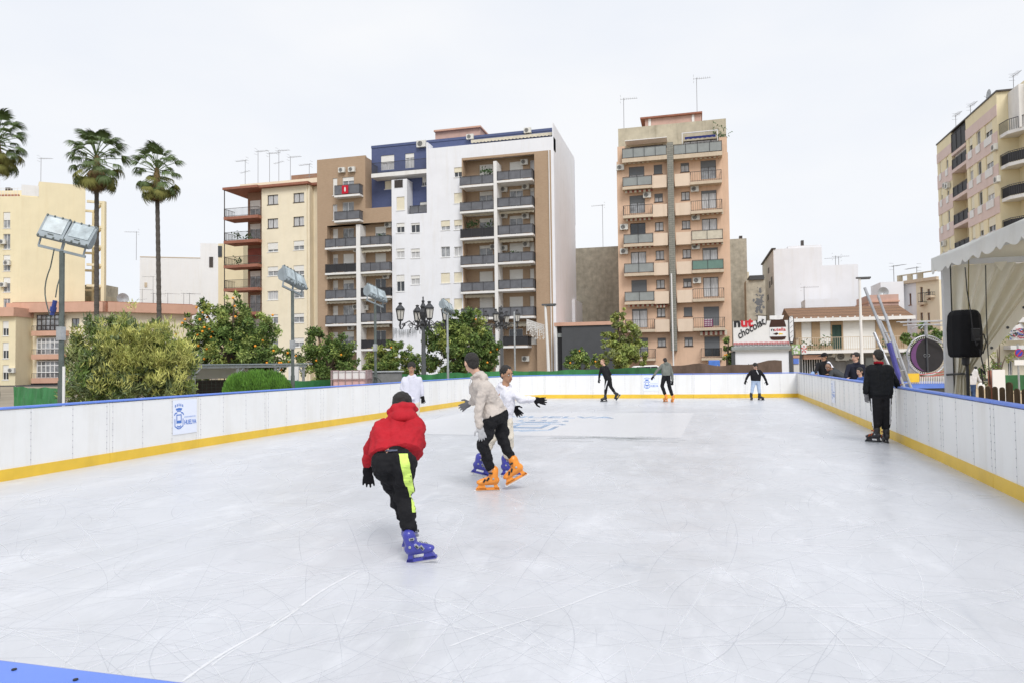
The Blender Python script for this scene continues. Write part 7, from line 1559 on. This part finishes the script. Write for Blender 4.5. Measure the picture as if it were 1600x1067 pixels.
# --- onlookers
def bystander(label, px, py, s, zt, J0, ground=-.01, **kw):
    pass
NV = cloth('navy_coat_jacket', (.02, .022, .035)); GR = cloth('dark_grey_jacket', (.06, .065, .07)); LB = cloth('light_blue_hoodie', (.30, .42, .65)); NB = cloth('blue_child_jacket', (.06, .12, .35)); 
def stand(px, Z, hy, sc, lean=0, arms='rail', sw=11):
    """simple standing pose leaning on the rail; px,hy = head; all offsets in metres -> pixels"""
    q = F/Z; f = lambda x, y, dz=0: (px+x*q, hy+y*q, dz)
    return dict(head=f(0, 0), neck=f(.02-lean*.2, .13), shL=f(-.17-lean*.1, .24), shR=f(.19-lean*.1, .24), elL=f(-.24-lean*.25, .50, -.1), wrL=f(-.18-lean*.45, .56, -.3), tipL=f(-.16-lean*.55, .60, -.42), elR=f(.26, .5, -.1), wrR=f(.12, .58, -.3), tipR=f(.06, .61, -.42),
                pel=f(.02+lean*.3, .74, .1), hipL=f(-.07+lean*.3, .78, .1), hipR=f(.11+lean*.3, .78, .1), knL=f(-.08+lean*.3, 1.18, .1), knR=f(.12+lean*.3, 1.18, .1), anL=f(-.08+lean*.3, 1.52, .1), anR=f(.13+lean*.3, 1.52, .1))
def shoes(root, off, W, toe=(-.5, 0, -.8)):
    for s in 'LR': mb = MB(); mb.capsule(W['an'+s]-Vector((0, 0, .05)), W['an'+s]+cv(toe).normalized()*.15-Vector((0, 0, .06)), .045, .035, 10, 3); organic('shoe', mb, .012, BSK, root, off, 2)
for lab, px, Z, hy, k, face, top, kw in (
    ('man in black cap and black and white jacket leaning over the right barrier', 1288, 23.5, 557, 1.02, (-.95, -.2, -.2), cloth('black_jacket_b', (.018, .018, .02)), dict(skin='tan', cap_=BLK, lean=.2)),
    ('child in light blue top peering over the rail below the capped man', 1277, 25.6, 572, .9, (-.6, -.5, -.6), LB, dict(skin='tan', lean=.1)),
    ('shaven-headed man in grey jacket bent low over the right rail', 1294, 22.3, 573, 1.02, (-.6, -.35, -.6), GR, dict(skin='dark', lean=-.0, bent=True, hairfull=.6)),
    ('dark-haired young man in navy hooded coat watching beside the man with the scarf', 1337, 18.6, 557.5, .98, (-.95, -.1, -.3), NV, dict(skin='light', lean=.1)),
    ('small dark-haired child in blue jacket peering over the right rail', 1343, 17.6, 580, .8, (-.9, -.2, -.4), NB, dict(skin='light', lean=0))):
    J = stand(px, Z, hy, k, kw.get('lean', 0))
    if kw.get('bent'):
        q = F/Z; f = lambda x, y, dz=0: (px+x*q, hy+y*q, dz)
        J.update(neck=f(.1, .08), shL=f(.12, .16, -.15), shR=f(.24, .13, .15), elL=f(.05, .36, -.25), wrL=f(-.1, .38, -.35), tipL=f(-.2, .36, -.4), elR=f(.3, .36, .1), wrR=f(.15, .42, 0), tipR=f(.05, .44, -.05), pel=f(.62, .40, .1), hipL=f(.62, .45, -.0), hipR=f(.66, .45, .15), knL=f(.58, .85), knR=f(.66, .85, .1), anL=f(.6, 1.3), anR=f(.68, 1.3, .1))
    W_ = P(*J['anL'][:2], Z)
    r, W, tp, tr, off = person(lab, Z, J, k, face=face, skin=kw['skin'], top=top, gloves=None, headr=1.1, vox=.016, disp=.012, cap_=kw.get('cap_'), hairfull=kw.get('hairfull', 1), group='onlookers at the right barrier', hood=True, ground=-.012, hair_big=.006 if not kw.get('hairfull') else -.004)
    shoes(r, off, W)
    if kw.get('cap_'):
        mb = MB(); mb.capsule(W['shR']+cv((-.05, .02, -.03)), W['elR']+cv((0, .1, -.02)), .075, .066, 10, 3); organic('white_sleeve_panel', mb, .014, WHT, r, off, 2)
# --- walking man
J = dict(head=(1516.5, 567.5), neck=(1516.5, 573.5), shL=(1509, 578), shR=(1524, 578), elL=(1503, 588), wrL=(1503.5, 597), tipL=(1505, 603), elR=(1527, 588), wrR=(1531.5, 596), tipR=(1534, 600), pel=(1516.5, 598), hipL=(1512.5, 600), hipR=(1520, 600), knL=(1512, 619), knR=(1521, 618), anL=(1511, 636), anR=(1522, 636))
r, W, tp, tr, off = person('balding man in white sweater and blue jeans walking behind the picket fence', 23.8, J, 1.0, face=(.1, -.2, -1), skin='light', hair=mat('grey_hair', (.2, .18, .17), .8), hairfull=.75, headr=1.15, top=cloth('white_sweater', (.62, .61, .62), .08), legs=cloth('blue_jeans', (.05, .09, .20)), gloves=None, vox=.016, disp=.012, ground=GZ-.02, hood=False, hair_big=-.006)
shoes(r, off, W, (0, 0, -1))
bg = MB(); c = P(1533, 604, 23.6); bg.ell((0, 0, 0), (.12, 0, 0), (0, .06, 0), (0, 0, .15), 12, 8); bg.tube([(-.05, 0, .12), (0, 0, .25), (.05, 0, .12)], .01, 5); o = bg.build('plastic_bag', M['slab'], None, True); o.location = c; tag(o, 'white plastic bag in the walking man\'s hand', 'bag')
